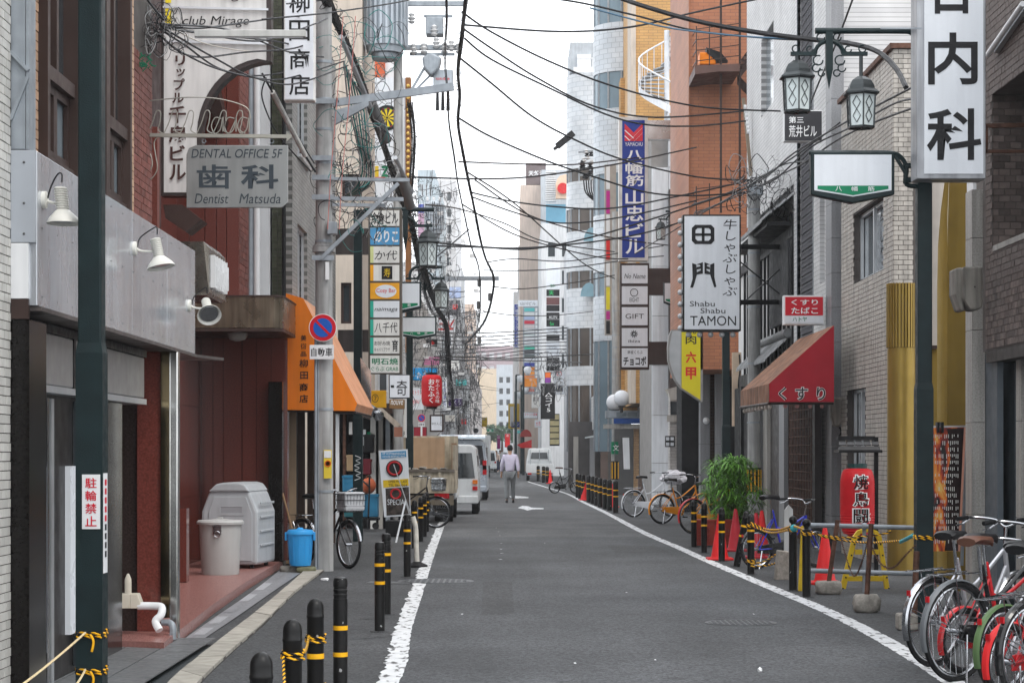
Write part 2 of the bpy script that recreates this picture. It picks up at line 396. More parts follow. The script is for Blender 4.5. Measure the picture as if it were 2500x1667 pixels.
# shop building with the metal fascia
t = T('fascia_shop_building', 'tan brick shop building with brown windows above a long riveted metal fascia', 'building', (-4, 14, 0)); TA = t
W0, W1 = 12.4, 16.2
MB().wall((-3.0, W0, 3.2), (0,1,0), (0,0,1), W1 - W0, 3.2, [(12.93-W0, 15.8-W0, .24, 3.2)], .1).box(-7, -3.12, 12.4, 16.2, 3.2, 6.4).obj('wall', mortar, t)
bricks(t, (-3.0, W0, 3.38), (0,1,0), (0,0,1), .53, 2.9, .107, .0618, .007, tantile, .01, name='brick', limit=160, bond=False)
bricks(t, (-3.0, 15.8, 3.38), (0,1,0), (0,0,1), .4, 2.9, .1, .0618, .007, tantile, .01, name='brick', limit=140, bond=False)
bays = [(12.93,13.9),(13.9,14.87),(14.87,15.8)]
for a, b in bays:
    fr = MB().box(-3.03, -2.93, a, a+.07, 3.42, 6.4).box(-3.03, -2.93, b-.07, b, 3.42, 6.4).box(-3.03, -2.95, a+.07, b-.07, 3.98, 4.07).box(-3.03, -2.955, a+.07, b-.07, 3.42, 3.49)
    w = fr.obj('window', brownp, t)
    MB().box(-3.06, -3.03, a+.07, b-.07, 4.07, 6.4).obj('pane', glass, w)
    mid = (a + b) / 2
    MB().box(-3.02, -2.975, mid-.03, mid+.03, 4.07, 6.4).obj('mullion', brownp, w)
    for p, q in ((a+.07, mid), (mid, b-.07)):
        s = MB().wall((-2.99, p, 3.49), (0,1,0), (0,0,1), q-p, .49, [(.05, q-p-.05, .06, .43)], .03).obj('sash', brownp, w)
    MB().box(-3.05, -3.025, a+.07, b-.07, 3.49, 3.98).obj('pane', glassl, w)
MB().box(-3.0, -2.9, 12.9, 15.85, 3.375, 3.42).obj('sill', alu, t)
# fascia
t2 = t
for a, b in ((12.075, 13.55), (13.55, 15.1), (15.1, 16.63), (16.63, 18.1)):
    MB().box(-2.99, -2.80, a + .002, b - .002, 2.46, 3.37).obj('fascia_panel', fascia_m, t2, bevel=.004)
MB().box(-2.948, -2.802, 12.045, 12.07, 2.83, 3.372).obj('end_panel', pm('painted_sheet', (.42,.45,.49), .35, .3, var=.05), t2)
MB().box(-2.948, -2.845, 12.045, 12.08, 2.50, 2.825).obj('end_panel', white, t2)
MB().box(-2.948, -2.845, 12.045, 12.08, 2.38, 2.497).obj('end_panel', brownp, t2)
rv = MB()
for y in [12.2 + i*.42 for i in range(15)]:
    for z in (3.31, 2.93, 2.52): rv.lathe([(.007, 0), (.005, .004), (0, .005)], (-2.80, y, z), 8, (1,0,0))
for z in (3.3, 3.06, 2.88): rv.lathe([(.008, 0), (.006, .006), (0, .008)], (-2.87, 12.045, z), 8, (0,-1,0))
rv.obj('rivets', pm('bolt_steel', (.12,.12,.12), .4, .7), t2, kind='stuff')
MB().prism([(-3.9,12.1,2.43),(-2.78,12.1,2.43),(-2.78,18.05,2.43),(-2.63,18.7,2.43),(-3.9,18.7,2.43)], (0,0,.025)).obj('soffit', pm('soffit_sheet', (.10,.085,.08), .5, .2, var=.15), t2)
MB().box(-2.95, -2.842, 12.06, 12.5, 0, 2.375).obj('pier', granb, t2)
# shop front under the fascia
MB().box(-3.4, -3.08, 12.5, 16.0, .06, 2.43).obj('shop_wall', pm('shop_wall', (.014,.013,.013), .35, var=.2), t2)
for a, b, z0, z1, mt, nm in ((12.52,13.16,.1,1.95,glass,'door_panel'),(13.18,13.36,.28,1.5,acry,'white_strip'),(13.4,13.46,.06,1.95,chrome,'door_frame'),(13.52,13.6,.06,1.95,alu,'door_frame'),(14.1,14.32,.34,1.5,acry,'white_strip'),(14.36,15.0,.1,1.95,glass,'door_panel'),(15.03,15.97,.06,2.4,granb,'stone_panel')):
    MB().box(-3.078, -3.04, a, b, z0, z1).obj(nm, mt, t2)
MB().box(-3.6, -3.30, 17.05, 17.3, .05, 2.43).obj('stone_panel', granb, t2)
MB().box(-3.30, -3.12, 17.1, 17.3, .05, 2.43).obj('stone_panel', pm('brown_granite', (.03,.02,.018), .2, var=.4, scale=60), t2)
lb = T('light_box', 'unlit grey light box hung under the shop soffit behind the green post', 'sign', (-3.1, 15, 1.95))
MB().box(-3.3, -2.98, 12.7, 16.6, 2.03, 2.36).obj('face', pm('greyed_acrylic', (.22,.21,.205), .35, var=.06), lb, bevel=.01)
MB().box(-3.32, -2.97, 12.65, 16.65, 1.98, 2.025).obj('bottom_rail', alu, lb)
MB().box(-3.32, -2.97, 12.65, 16.65, 2.362, 2.42).obj('top_rail', black, lb)
for y in (12.67, 13.9): MB().box(-3.31, -2.972, y, y+.06, 2.026, 2.361).obj('divider', black, lb)

# three spotlights on arms
def spot(y, label, turn):
    z = 3.1 if turn != 2 else 2.86; x = -2.8
    t = T('spotlight', label, 'spotlight', (x, y, z), 'spotlights on the metal fascia')
    lampw = pm('lamp_enamel', (.66,.65,.60), .4, var=.08, streak=.1)
    MB().lathe([(.052,0),(.052,.022),(.035,.028)], (x, y, z), 20, (1,0,0)).obj('wall_plate', lampw, t, smooth=True)
    hx = x + (.12, .18, .165)[turn]; hy = y - .03
    MB().tube(spline([(x+.02,y,z),(x+.04,y,z-.012),(x+.08,y-.01,z-.022),(hx,hy,z-.024)], 5), .009, 8).obj('arm', lampw, t, smooth=True)
    ax = {0: Vector((.12,-.05,-1)), 1: Vector((.22,-.1,-1)), 2: Vector((.25,-.75,-.62))}[turn].normalized(); c = Vector((hx, hy, z))
    prof = [(.02,-.075),(.036,-.07)]
    for k in range(9): prof += [(.04, -.066 + k*.0145), (.04, -.060 + k*.0145), (.032, -.058 + k*.0145), (.032, -.053 + k*.0145)]
    MB().lathe(prof + [(.038,.068)], c, 20, ax).obj('ribbed_body', lampw, t)
    sh = MB().lathe([(.04,.066),(.085,.112),(.103,.14),(.105,.148),(.098,.144),(.08,.115),(.036,.072)], c, 28, ax).obj('shade', lampw, t, smooth=True)
    MB().lathe([(.001,.09),(.03,.09),(.08,.13),(.078,.132)], c, 20, ax).obj('reflector', chrome, sh, smooth=True)
    MB().tube(spline([(x+.03,y,z+.01),(x+.05,y,z+.08),(hx-.03,y-.01,z+.15),(hx,hy,z+.15),(hx,hy,z+.1)], 5), .005, 6).obj('cord', cable, t)
spot(12.22, 'white spotlight on the metal fascia, nearest and left of the green post', 0)
spot(15.15, 'white spotlight pointing down on the fascia just right of the green post', 1)
spot(17.72, 'white spotlight at the far end of the fascia, its glass facing out', 2)

# ---- red granite building with the porch
t = T('granite_building', 'red granite building with recessed porch behind the dental sign', 'building', (-4, 22, 0)); TB = t
MB().box(-7, -3.1, 16.3, 17.6, 2.45, 6.5).obj('brick_wing', mortar, t)
bricks(t, (-3.1, 16.3, 2.5), (0,1,0), (0,0,1), 1.3, 2.4, .2, .062, .006, redbrick, .008, name='brick', limit=200)
MB().box(-3.42, -3.225, 18.62, 18.74, 2.45, 4.55).obj('granite_panel', granrd, t)
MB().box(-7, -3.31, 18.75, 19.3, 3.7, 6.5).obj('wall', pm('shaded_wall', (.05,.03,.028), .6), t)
# upper granite front with vertical joints, set back over the porch
xs = [xd(q, 27) for q in (395, 425, 462, 500, 528, 553, 583)]
for a, b in zip(xs, xs[1:]): MB().box(a + .004, b - .004, 27, 27.15, 3.62, 8.3).obj('granite_panel', granrd, t)
MB().box(-7, xs[-1] - .03, 27.16, 28.3, 3.6, 8.4).box(-7, -4.42, 18.76, 27.14, 2.9, 8.4).obj('wall', granrd, t)
bricks(t, (xs[-1], 27.0, 3.65), (0,1,0), (0,0,1), .9, 4.6, .3, .088, .008, redbrick, .008, name='brick', limit=100)
MB().box(xs[-1]-.025, xs[-1], 27.04, 27.9, 3.6, 8.4).obj('brick_return', redbrick, t)
# bronze corbels
for x0, y0, x1, y1, dd in ((500,185,548,320,26.6), (398,500,492,566,20.0)):
    MB().prism([P(x0,y0,dd), P((x0+x1)/2,y0,dd), P(x1,y1-30,dd), P((x0+x1)/2+8,y1,dd), P(x0+6,(y0+y1)/2,dd)], (0,.4,0)).obj('corbel', pm('bronze_dark', (.06,.035,.03), .45, .3, bump=.6, bscale=120), t)
# porch walls, panel by panel
MB().box(-4.5, -4.3, 17.3, 28.4, .1, 3.18).obj('wall', granr, t)
ys = [17.4 + i*1.37 for i in range(9)]
for a, b in zip(ys, ys[1:]):
    for z0, z1 in ((.12, 1.0), (1.005, 2.2), (2.205, 3.17)): MB().box(-4.3, -4.28, a+.004, b-.004, z0, z1).obj('granite_panel', granr, t)
px_ = [498, 520, 545, 590, 592, 626, 662, 698]
for a, b in zip(px_, px_[1:]):
    for z0, z1 in ((.12, .95), (.955, 2.1), (2.105, 3.17)): MB().box(xd(a,28.2)+.003, xd(b,28.2)-.003, 28.2, 28.26, z0, z1).obj('granite_panel', granr, t)
MB().box(-4.5, -3.1, 28.26, 28.5, .1, 3.2).obj('wall', granr, t)
MB().box(-3.32, -3.13, 27.9, 28.2, .1, 2.55).obj('pilaster', granb, t)
# porch floor and step
fl = [G(400,1600), G(432,1573), G(520,1500), G(600,1442), G(690,1385), Vector((-4.5,29,0)), Vector((-4.5,16.8,0))]
MB().prism([(p.x, p.y, .004) for p in fl], (0,0,.10)).obj('porch_floor', pm('porch_granite', (.27,.125,.11), .3, var=.14, scale=45), t)
# stainless corner post, mirror panel, low relief panel
MB().box(-2.845, -2.775, 17.0, 17.12, .02, 2.43).obj('corner_post', stainless, t, bevel=.01)
MB().box(-2.92, -2.848, 17.02, 17.1, .22, 2.43).obj('mirror_panel', pm('brass_mirror', (.24,.19,.11), .12, 1., var=.2), t)
MB().box(-3.12, -2.925, 17.05, 17.12, .02, 2.43).obj('granite_panel', granr, t)
rp = MB().box(-4.1, -3.72, 23.4, 23.6, .11, .95).obj('relief_panel', granr, t)
MB().box(-4.0, -3.8, 23.37, 23.395, .25, .85).obj('relief', granrd, rp, bevel=.02)
# canopy over the porch end
cp = [(-4.28,26.5),(-3.08,26.5),(-3.02,26.53),(-2.98,26.6),(-2.97,26.7),(-2.97,28.1),(-4.28,28.1)]
c = MB().prism([(x, y, 3.2) for x, y in cp], (0,0,.40)).obj('canopy', bronze, t)
MB().prism([(x + (.012 if x > -4 else 0), y - (.012 if y < 27 else 0), 3.6) for x, y in cp], (0,0,.022)).obj('canopy_rim', brownp, c)
MB().prism([(x, y, 3.155) for x, y in cp], (0,0,.04)).obj('canopy_underside', brownp, c)
MB().lathe([(.13,.0),(.13,-.03),(.10,-.08),(.03,-.1)], (-3.62, 27.0, 3.154), 14).obj('ceiling_lamp', pm('old_lamp_glass', (.25,.25,.23), .3), c)
# metal sign box with white letters on the street side
s = T('metal_letter_sign', 'brown metal sign box with white raised letters above the porch', 'sign', (-3.2, 20.4, 3.1))
MB().prism([(-3.75,19.9,3.12),(-2.98,19.9,3.12),(-2.95,19.93,3.15),(-2.95,19.93,3.58),(-3.0,19.9,3.64),(-3.75,19.9,3.64)], (0,1.15,0)).obj('box', pm('sign_sheet', (.19,.17,.145), .25, .85, var=.2, streak=.2), s)
lm = MB()
for i in range(6):
    y = 20.02 + i*.165
    lm.box(-2.948, -2.90, y, y+.03, 3.2, 3.52).box(-2.948, -2.905, y+.03, y+.12, 3.2 + .08*(i % 3), 3.23 + .08*(i % 3)).box(-2.948, -2.905, y+.03, y+.12, 3.42 - .03*(i % 2), 3.45 - .03*(i % 2))
    lm.box(-2.948, -2.9, y+.1, y+.125, 3.24, 3.4 + .08*(i % 2))
lm.obj('lettering', white, s)

# drain box and pipes by the shop corner
t = T('drain_pipe', 'cream drain box with white elbow pipe at the foot of the granite corner', 'drain pipe', (-3.1, 16.7, .2))
cr = pm('cream_plastic', (.52,.48,.40), .5, var=.1)
MB().box(-3.24, -3.12, 16.72, 16.85, .32, .44).prism([(-3.12,16.72,.32),(-3.05,16.72,.32),(-3.03,16.72,.36),(-3.06,16.72,.44),(-3.12,16.72,.44)], (0,.13,0)).obj('box', cr, t, bevel=.006)
MB().cyl((-3.14,16.75,.44), (-3.14,16.75,.53), .028, .028).lathe([(.028,0),(.026,.03),(.01,.07),(0,.075)], (-3.14,16.75,.53), 12).obj('cap_pipe', cr, t, smooth=True)
MB().tube(spline([(-3.06,16.75,.34),(-2.93,16.74,.34),(-2.86,16.72,.33),(-2.86,16.68,.27),(-2.90,16.66,.22),(-2.86,16.62,.15)], 5), .032, 10).obj('elbow_pipe', white, t, smooth=True)
MB().tube(spline([(-2.86,16.8,.2),(-2.8,16.75,.2),(-2.77,16.72,.17),(-2.77,16.72,.07)], 5), .028, 10).obj('elbow_pipe', steel, t, smooth=True)

# gutter, paving and drain along the shop
kerbm = pm('kerb_concrete', (.34,.32,.28), .85, var=.15, scale=7, bump=.3)
slate = pm('slate_paving', (.12,.125,.13), .45, var=.15, scale=10)
mosaic = pm('mosaic_band', (.24,.245,.26), .4, var=.25, scale=24)
sheet('shop_paving', [(-4.2,9),(-2.62,9),(-2.62,14.2),(-2.75,17.0),(-4.2,17.0)], .05, slate)
pv = bpy.data.objects['shop_paving']
for i in range(5):
    for j in range(9):
        MB().box(-3.95 + i*.3, -3.662 + i*.3, 11.6 + j*.6, 12.19 + j*.6, .05, .058).obj('paving_tile', slate, pv)
def strip(name, inner, outer, z, mat, h=None):
    m = MB(); a = spline([Vector((*p, 0)) for p in inner], 6); b = spline([Vector((*p, 0)) for p in outer], 6)
    for i in range(len(a) - 1):
        m.add([(a[i].x,a[i].y,z),(b[i].x,b[i].y,z),(b[i+1].x,b[i+1].y,z),(a[i+1].x,a[i+1].y,z)], [(0,1,2,3)])
        if h: m.add([(b[i].x,b[i].y,z-h),(b[i].x,b[i].y,z),(b[i+1].x,b[i+1].y,z),(b[i+1].x,b[i+1].y,z-h)], [(0,3,2,1)])
    return struct(m.obj(name, mat))
g = lambda *ps: [tuple(G(*p)[:2]) for p in ps]
strip('gutter_grating', g((240,1760),(330,1667),(425,1590),(465,1565)), g((330,1760),(420,1667),(500,1597),(510,1580)), .012, pm('grating', (.06,.07,.075), .45, .5, var=.3, scale=40))
strip('mosaic_gutter', g((425,1580),(520,1512),(610,1450),(690,1388)), g((470,1580),(580,1506),(660,1450),(745,1392)), .012, mosaic)
kin, kout = g((330,1780),(420,1667),(505,1595),(600,1520),(680,1455),(745,1396)), g((400,1800),(470,1690),(570,1590),(640,1530),(720,1450),(790,1396))
kp = strip('pavement_kerb', kin, kout, .024, mortar, .02)
ka, kc = [spline([Vector((*p, 0)) for p in q], 12) for q in (kin, kout)]
for i in range(0, len(ka)-3, 3):
    q = [ka[i].lerp(ka[i+3], .02), kc[i].lerp(kc[i+3], .02), kc[i].lerp(kc[i+3], .98), ka[i].lerp(ka[i+3], .98)]
    MB().prism([(p.x, p.y, .01) for p in q], (0,0,.028 + random.uniform(-.003,.003))).obj('kerb_block', pm('kerb_block', (.34,.32,.28), .85, var=.15, scale=7, bump=.3, rnd=.14), kp)
kb = [o for o in bpy.data.objects if o.name.startswith('mosaic_gutter')][0]
for i in range(7):
    f = i / 7; a = G(425 + 265*f, 1580 - 192*f); b = G(425 + 265*(f+.09), 1580 - 192*(f+.09))
    MB().add([(a.x+.03,a.y,.016),(a.x+.13,a.y,.016),(b.x+.13,b.y,.016),(b.x+.03,b.y,.016)], [(0,1,2,3)]).obj('mosaic_tile', pm('mosaic_light', (.40,.41,.43), .35, var=.2, scale=30) if i % 3 else mosaic, kb)

# ---- arch shaped sign
W = lambda px, py, d=25.4: P(px, py, d)
t = T('arch_sign', 'white arch-cut building sign with brown katakana above the dental board', 'sign', tuple(P(430,483,25.4)))
out = [(393,478),(393,-90),(662,-90),(662,150)] + [(662 - 170*math.sin(a), 335 - 185*math.cos(a)) for a in [R(x) for x in range(8, 91, 8)]] + [(490,478)]
pts = [W(*p) for p in out]
MB().prism(pts, (0,.24,0)).obj('box', pm('sign_edge_brown', (.05,.04,.038), .4, .3), t)
inn = [(400,470),(400,-90),(650,-90),(650,148)] + [(652 - 172*math.sin(a), 330 - 188*math.cos(a)) for a in [R(x) for x in range(8, 91, 8)]] + [(480,470)]
sw = pm('arch_sign_face', (.60,.60,.585), .35, var=.05, scale=2, streak=.14)
MB().prism([W(*p, 25.385) for p in inn], (0,.014,0)).obj('face', sw, t)
for y, w in ((18, 5), (101, 6)): MB().bar(W(398, y, 25.355), W(655, y + 6, 25.355), .02, w*.0052).obj('rail', alu, t)
for body, x0, y0, x1, y1 in (('リ',428,136,452,160),('ッ',430,168,452,187),('プ',424,192,451,221),('ル',420,227,449,252),('千',412,259,454,301),('扇',412,307,453,348),('ビ',415,355,452,393),('ル',413,402,454,440)):
    ftxt(body, x0, y0, x1, y1, 25.36, inkb, t, bold=.025)
ftxt('club Mirage', 446, 40, 608, 68, 25.36, ink, t, shear=.2, bold=0)
ftxt('age', 548, -16, 606, 4, 25.36, ink, t, shear=.2, bold=0)
for y0, y1 in ((-30, 8), (20, 60)): MB().box(xd(404,25.365), xd(418,25.365), 25.355, 25.365, zd(y1,25.365), zd(y0,25.365)).obj('yellow_patch', pm('sign_yellow', (.75,.6,.03), .4), t)

# ---- dental sign
t = T('dental_sign', 'grey metal dental office sign hanging from a thin bar with scrollwork', 'sign', tuple(P(578,507,17.5)))
d = 17.5; a, b = P(455,507,d), P(703,355,d); r = .06; n = 6
ol = []
for cx_, cz, a0 in ((b.x-r, b.z-r*.3, 90), (a.x+r, b.z-r, 90), (a.x+.004, a.z+.004, 180), (b.x-r, a.z+r, 270)):
    pass
ol = [(a.x, a.z), (b.x - .05, a.z), (b.x, a.z + .04), (b.x, b.z), (a.x + .08, b.z), (a.x + .02, b.z - .025), (a.x, b.z - .08)]
MB().prism([(x, d, z) for x, z in ol], (0,.03,0)).obj('board', pm('dull_sign_metal', (.27,.275,.27), .35, .65, var=.08, scale=3, streak=.12), t, bevel=.004)
inkg = pm('sign_slate', (.035,.045,.055), .5)
ftxt('DENTAL OFFICE 5F', 467, 364, 690, 386, d-.004, inkg, t, shear=.18, bold=.004)
ftxt('歯', 480, 402, 564, 461, d-.004, inkg, t, bold=.016); ftxt('科', 588, 402, 680, 461, d-.004, inkg, t, bold=.022)
ftxt('Dentist', 475, 473, 558, 497, d-.004, inkg, t, shear=.2, bold=0.); ftxt('Matsuda', 584, 473, 685, 497, d-.004, inkg, t, shear=.2, bold=0.)
for x in (498, 664): MB().ring(P(x,345,d+.015), (0,1,0), .016, .004, 12, 5).obj('hook', steel, t)
t = T('sign_bracket', 'thin metal bracket bar with wire script scrollwork over the dental sign', 'bracket', tuple(P(322,330,17.5)))
wm = pm('bracket_metal', (.33,.32,.28), .45, .6)
MB().bar(P(322,330,d), P(712,334,d), .035, .03).prism([P(700,322,d-.02), P(712,334,d-.02), P(700,346,d-.02)], (0,.04,0)).obj('bar', wm, t)
MB().bar(P(320,228,d), P(320,462,d), .016).obj('wall_stay', wm, t)
sw_ = MB()
def wire(pts): sw_.tube(spline([P(x, y, d - .01) for x, y in pts], 6), .005, 5)
wire([(325,262),(345,250),(400,243),(470,238),(540,243),(600,262),(612,290)])
wire([(328,268),(345,255),(360,265),(362,285),(345,298),(335,285),(345,275)])
for k in range(6): x = 360 + k*40; wire([(x,326),(x+12,300),(x+22,272),(x+32,275),(x+30,300),(x+26,318),(x+38,326)])
for k in range(3): x = 520 + k*32; wire([(x+20,290),(x+5,288),(x-4,308),(x+4,326),(x+18,316),(x+24,286),(x+24,322)])
wire([(322,360),(345,350),(368,380),(370,410),(350,425),(330,415),(325,395),(345,375)]); wire([(322,440),(345,446),(370,436),(384,412),(380,380),(376,350),(384,336)])
sw_.obj('scrollwork', wm, t)
# white strip light on the cables
t = T('strip_light', 'long white strip light across the club sign', 'light', tuple(P(610,80,18.0)))
MB().box(xd(474,18), xd(746,18), 18, 18.07, zd(90,18), zd(73,18)).obj('housing', pm('strip_light_grey', (.5,.5,.48), .5, streak=.15), t, bevel=.006)
MB().cyl(P(476,91,18.03), P(740,91,18.03), .012).obj('tube', white, t)
# ================================================================ LEFT SIDE, middle
gtile = pm('green_tile', (.055,.06,.038), .35, var=.2, scale=9, rnd=.25)
def brickmat(name, c1, c2, mortar_c, bw, bh, ax='yz', rough=.6, var=.5):
    m = bpy.data.materials.new(name); m.use_nodes = True; n, l = m.node_tree.nodes, m.node_tree.links; b = n['Principled BSDF']
    g = n.new('ShaderNodeNewGeometry'); s = n.new('ShaderNodeSeparateXYZ'); c = n.new('ShaderNodeCombineXYZ'); l.new(g.outputs['Position'], s.inputs[0])
    i0, i1 = ['xyz'.index(k) for k in ax]; l.new(s.outputs[i0], c.inputs[0]); l.new(s.outputs[i1], c.inputs[1])
    t = n.new('ShaderNodeTexBrick'); l.new(c.outputs[0], t.inputs['Vector']); t.inputs['Scale'].default_value = 1
    t.inputs['Brick Width'].default_value = bw; t.inputs['Row Height'].default_value = bh; t.inputs['Mortar Size'].default_value = bh*.06; t.inputs['Bias'].default_value = 0
    t.inputs['Color1'].default_value = (*c1,1); t.inputs['Color2'].default_value = (*c2,1); t.inputs['Mortar'].default_value = (*mortar_c,1)
    z = n.new('ShaderNodeTexNoise'); z.inputs['Scale'].default_value = 1.1; z.inputs['Detail'].default_value = 6; l.new(g.outputs['Position'], z.inputs['Vector'])
    r = n.new('ShaderNodeMapRange'); r.inputs[1].default_value = .3; r.inputs[2].default_value = .7; r.inputs[3].default_value = .82; r.inputs[4].default_value = 1.1; l.new(z.outputs['Fac'], r.inputs[0])
    v = n.new('ShaderNodeVectorMath'); v.operation = 'SCALE'; l.new(t.outputs['Color'], v.inputs[0]); l.new(r.outputs[0], v.inputs['Scale'])
    l.new(v.outputs[0], b.inputs['Base Color']); b.inputs['Roughness'].default_value = rough
    bp = n.new('ShaderNodeBump'); bp.inputs['Strength'].default_value = .4; bp.inputs['Distance'].default_value = .01; bp.invert = True
    l.new(t.outputs['Fac'], bp.inputs['Height']); l.new(bp.outputs[0], b.inputs['Normal']); return m
MATS['grey_tile_wall'] = gtw = brickmat('grey_tile_wall', (.30,.295,.285), (.24,.235,.225), (.10,.10,.095), .2, .06)
MATS['cream_panel'] = None; del MATS['cream_panel']
lgran2 = pm('pale_post', (.38,.36,.33), .7, streak=.3)
creamw = pm('cream_wall', (.52,.45,.38), .7, var=.06, streak=.12)

t = T('antique_shop_building', 'grey tiled antique shop building with green tile pier behind the orange awning', 'building', (-4, 30, 0)); TC = t
# green tile pier
MB().box(-3.345, -3.19, 28.55, 28.9, 0, 8.2).obj('pier', mortar, t)
bricks(t, (-3.345, 28.55, .05), (1,0,0), (0,0,1), .155, 8.0, .0775, .0535, .006, gtile, .008, limit=300, bond=False)
# white bay, down pipes
MB().box(-3.72, -3.37, 28.5, 29.2, 3.55, 8.2).obj('white_bay', white, t)
for px, r, mt in ((627, .045, white), (611, .05, steel), (693, .028, black)):
    MB().cyl((xd(px,28.3), 28.3, 3.55 if px < 650 else 2.9), (xd(px,28.3), 28.3, 8.2), r, r, 12).obj('down_pipe', mt, t, smooth=True)
# street wall with windows
wd0, wd1, X = 28.9, 36.0, -3.1
hz = [(29.6-wd0, 31.0-wd0, 3.55, 4.9), (29.6-wd0, 31.0-wd0, 5.9, 7.2), (32.2-wd0, 34.0-wd0, 3.55, 4.9)]
MB().wall((X, wd0, 0), (0,1,0), (0,0,1), wd1-wd0, 8.4, hz + [(.2, 6.6, .05, 2.5)], .15).box(-7, -3.75, 28.95, 36, 0, 8.4).box(-3.75, X-.003, 28.9, 28.95, 3.2, 8.4).obj('wall', gtw, t)
for a, b, z0, z1 in hz:
    w = MB().wall((X-.05, wd0+a, z0), (0,1,0), (0,0,1), b-a, z1-z0, [(.05,(b-a)/2-.025,.05,z1-z0-.05),((b-a)/2+.025,b-a-.05,.05,z1-z0-.05)], .04).obj('window', alu, t)
    MB().box(X-.12, X-.1, wd0+a, wd0+b, z0, z1).obj('pane', glass, w)
    MB().box(X-.02, X+.06, wd0+a-.05, wd0+b+.05, z0-.05, z0-.005).obj('sill', alu, w)
# shop front under the awning: shutter slats, dark opening
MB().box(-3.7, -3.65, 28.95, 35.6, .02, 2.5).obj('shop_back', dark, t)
sl = MB()
for i in range(26): MB().box(-3.24, -3.21, 29.0, 29.9, .3 + i*.082, .37 + i*.082).obj('shutter_slat', steel, t)
MB().box(-3.19, -3.05, 28.9, 28.97, .02, 2.5).obj('door_post', pm('timber_post', (.28,.2,.13), .7), t)
for y in (30.2, 31.6, 33.2, 35.4): MB().box(-3.16, -3.06, y, y+.1, .02, 2.5).obj('door_post', pm('dark_timber', (.05,.03,.022), .6), t)
# orange awning
orange = pm('awning_orange', (.78,.20,.012), .5, var=.07, scale=2, streak=.06)
orangef = pm('awning_faded', (.62,.30,.17), .6, var=.1, scale=2, streak=.14)
a = T('awning', 'orange fabric awning with the antique shop name on its side', 'awning', (-2.9, 29.5, 2.2)); d = 28.3
top0, top1, bot0, bot1, low0, low1 = P(698,716,d), P(740,728,d), P(690,990,d), P(872,985,d), P(690,1000,d), P(866,1003,d)
D = Vector((0, 3.3, 0))
MB().prism([top0, top1, bot1, low1, low0], (0,.012,0)).obj('side_panel', orange, a)
MB().add([top1, bot1, bot1 + D, top1 + D], [(0,1,2,3)]).add([p + Vector((0,0,-.012)) for p in (top1, bot1, bot1 + D, top1 + D)], [(3,2,1,0)]).obj('slope', orangef, a)
MB().add([top0, top1, top1 + D, top0 + D], [(0,1,2,3)]).obj('crown', orange, a)
MB().add([bot1, low1, low1 + D, bot1 + D], [(0,1,2,3)]).obj('valance', orangef, a)
for ch, x0, y0, x1, y1 in (('美',734,818,748,832),('術',734,838,748,852),('品',734,858,748,870),('柳',731,877,752,897),('田',733,907,752,925),('商',731,935,752,955),('店',731,963,752,983)):
    ftxt(ch, x0, y0, x1, y1, d - .006, ink, a, bold=.012)
MB().cyl(P(690,1002,d+.1), P(866,1006,d+.1), .018).cyl(P(866,1006,d+.1), P(866,1006,d+.1) + D, .018).obj('awning_rail', brownp, a)

# ---- big concrete utility pole
def pole(name, label, px, py, dia, h, group=None, n=24, taper=.78, bands=True, steps=True):
    g0 = G(px, py); t = T(name, label, 'utility pole', (g0.x, g0.y, 0), group)
    MB().cyl((g0.x,g0.y,-.02), (g0.x,g0.y,h), dia/2, dia/2*taper, n).obj('shaft', conpole, t, smooth=True)
    if bands:
        for z in (1.05, 2.15, 3.3, 4.4, 5.0, 5.45, 5.9, 6.3, 6.8):
            if z < h - .3: MB().cyl((g0.x,g0.y,z), (g0.x,g0.y,z+.035), dia/2*(1-(1-taper)*z/h)+.006, None, n).obj('strap', steel, t, smooth=True)
    return t, g0
tp, p0 = pole('utility_pole', 'weathered concrete utility pole carrying the no parking sign', 791, 1393, .255, 9.2); d0 = p0.y
MB().cyl((p0.x,p0.y,4.27), (p0.x,p0.y,4.34), .155, None, 24).cyl((p0.x,p0.y,4.345), (p0.x,p0.y,4.37), .142, None, 24).obj('collar', conpole, tp, smooth=True)
for px, r in ((771, .02), (777, .012)): MB().cyl((xd(px,d0-.1), d0-.1, 0), (xd(px,d0-.1), d0-.1, 3.2), r).obj('riser_pipe', steel, tp, smooth=True)
# meter boxes, plate, warning plates on the pole
MB().box(xd(800,d0-.18), xd(823,d0-.18), d0-.25, d0-.1, zd(576,d0), zd(546,d0)).obj('junction_box', steel, tp, bevel=.006)
MB().box(xd(794,d0-.18), xd(803,d0-.18), d0-.16, d0-.13, zd(685,d0), zd(642,d0)).obj('name_plate', white, tp)
pl = MB().box(xd(793,d0), xd(812,d0), d0-.16, d0-.13, zd(1167,d0), zd(1098,d0)).obj('warning_plate', pm('plate_yellow', (.72,.55,.05), .5), tp)
MB().lathe([(.045,0),(.045,.004),(.03,.004),(.03,0)], (xd(803,d0), d0-.165, zd(1131,d0)), 20, (0,-1,0)).obj('symbol', pm('plate_orange', (.75,.16,.01), .5), pl)
MB().box(xd(794,d0), xd(811,d0), d0-.166, d0-.161, zd(1117,d0), zd(1100,d0)).obj('print', white, pl)
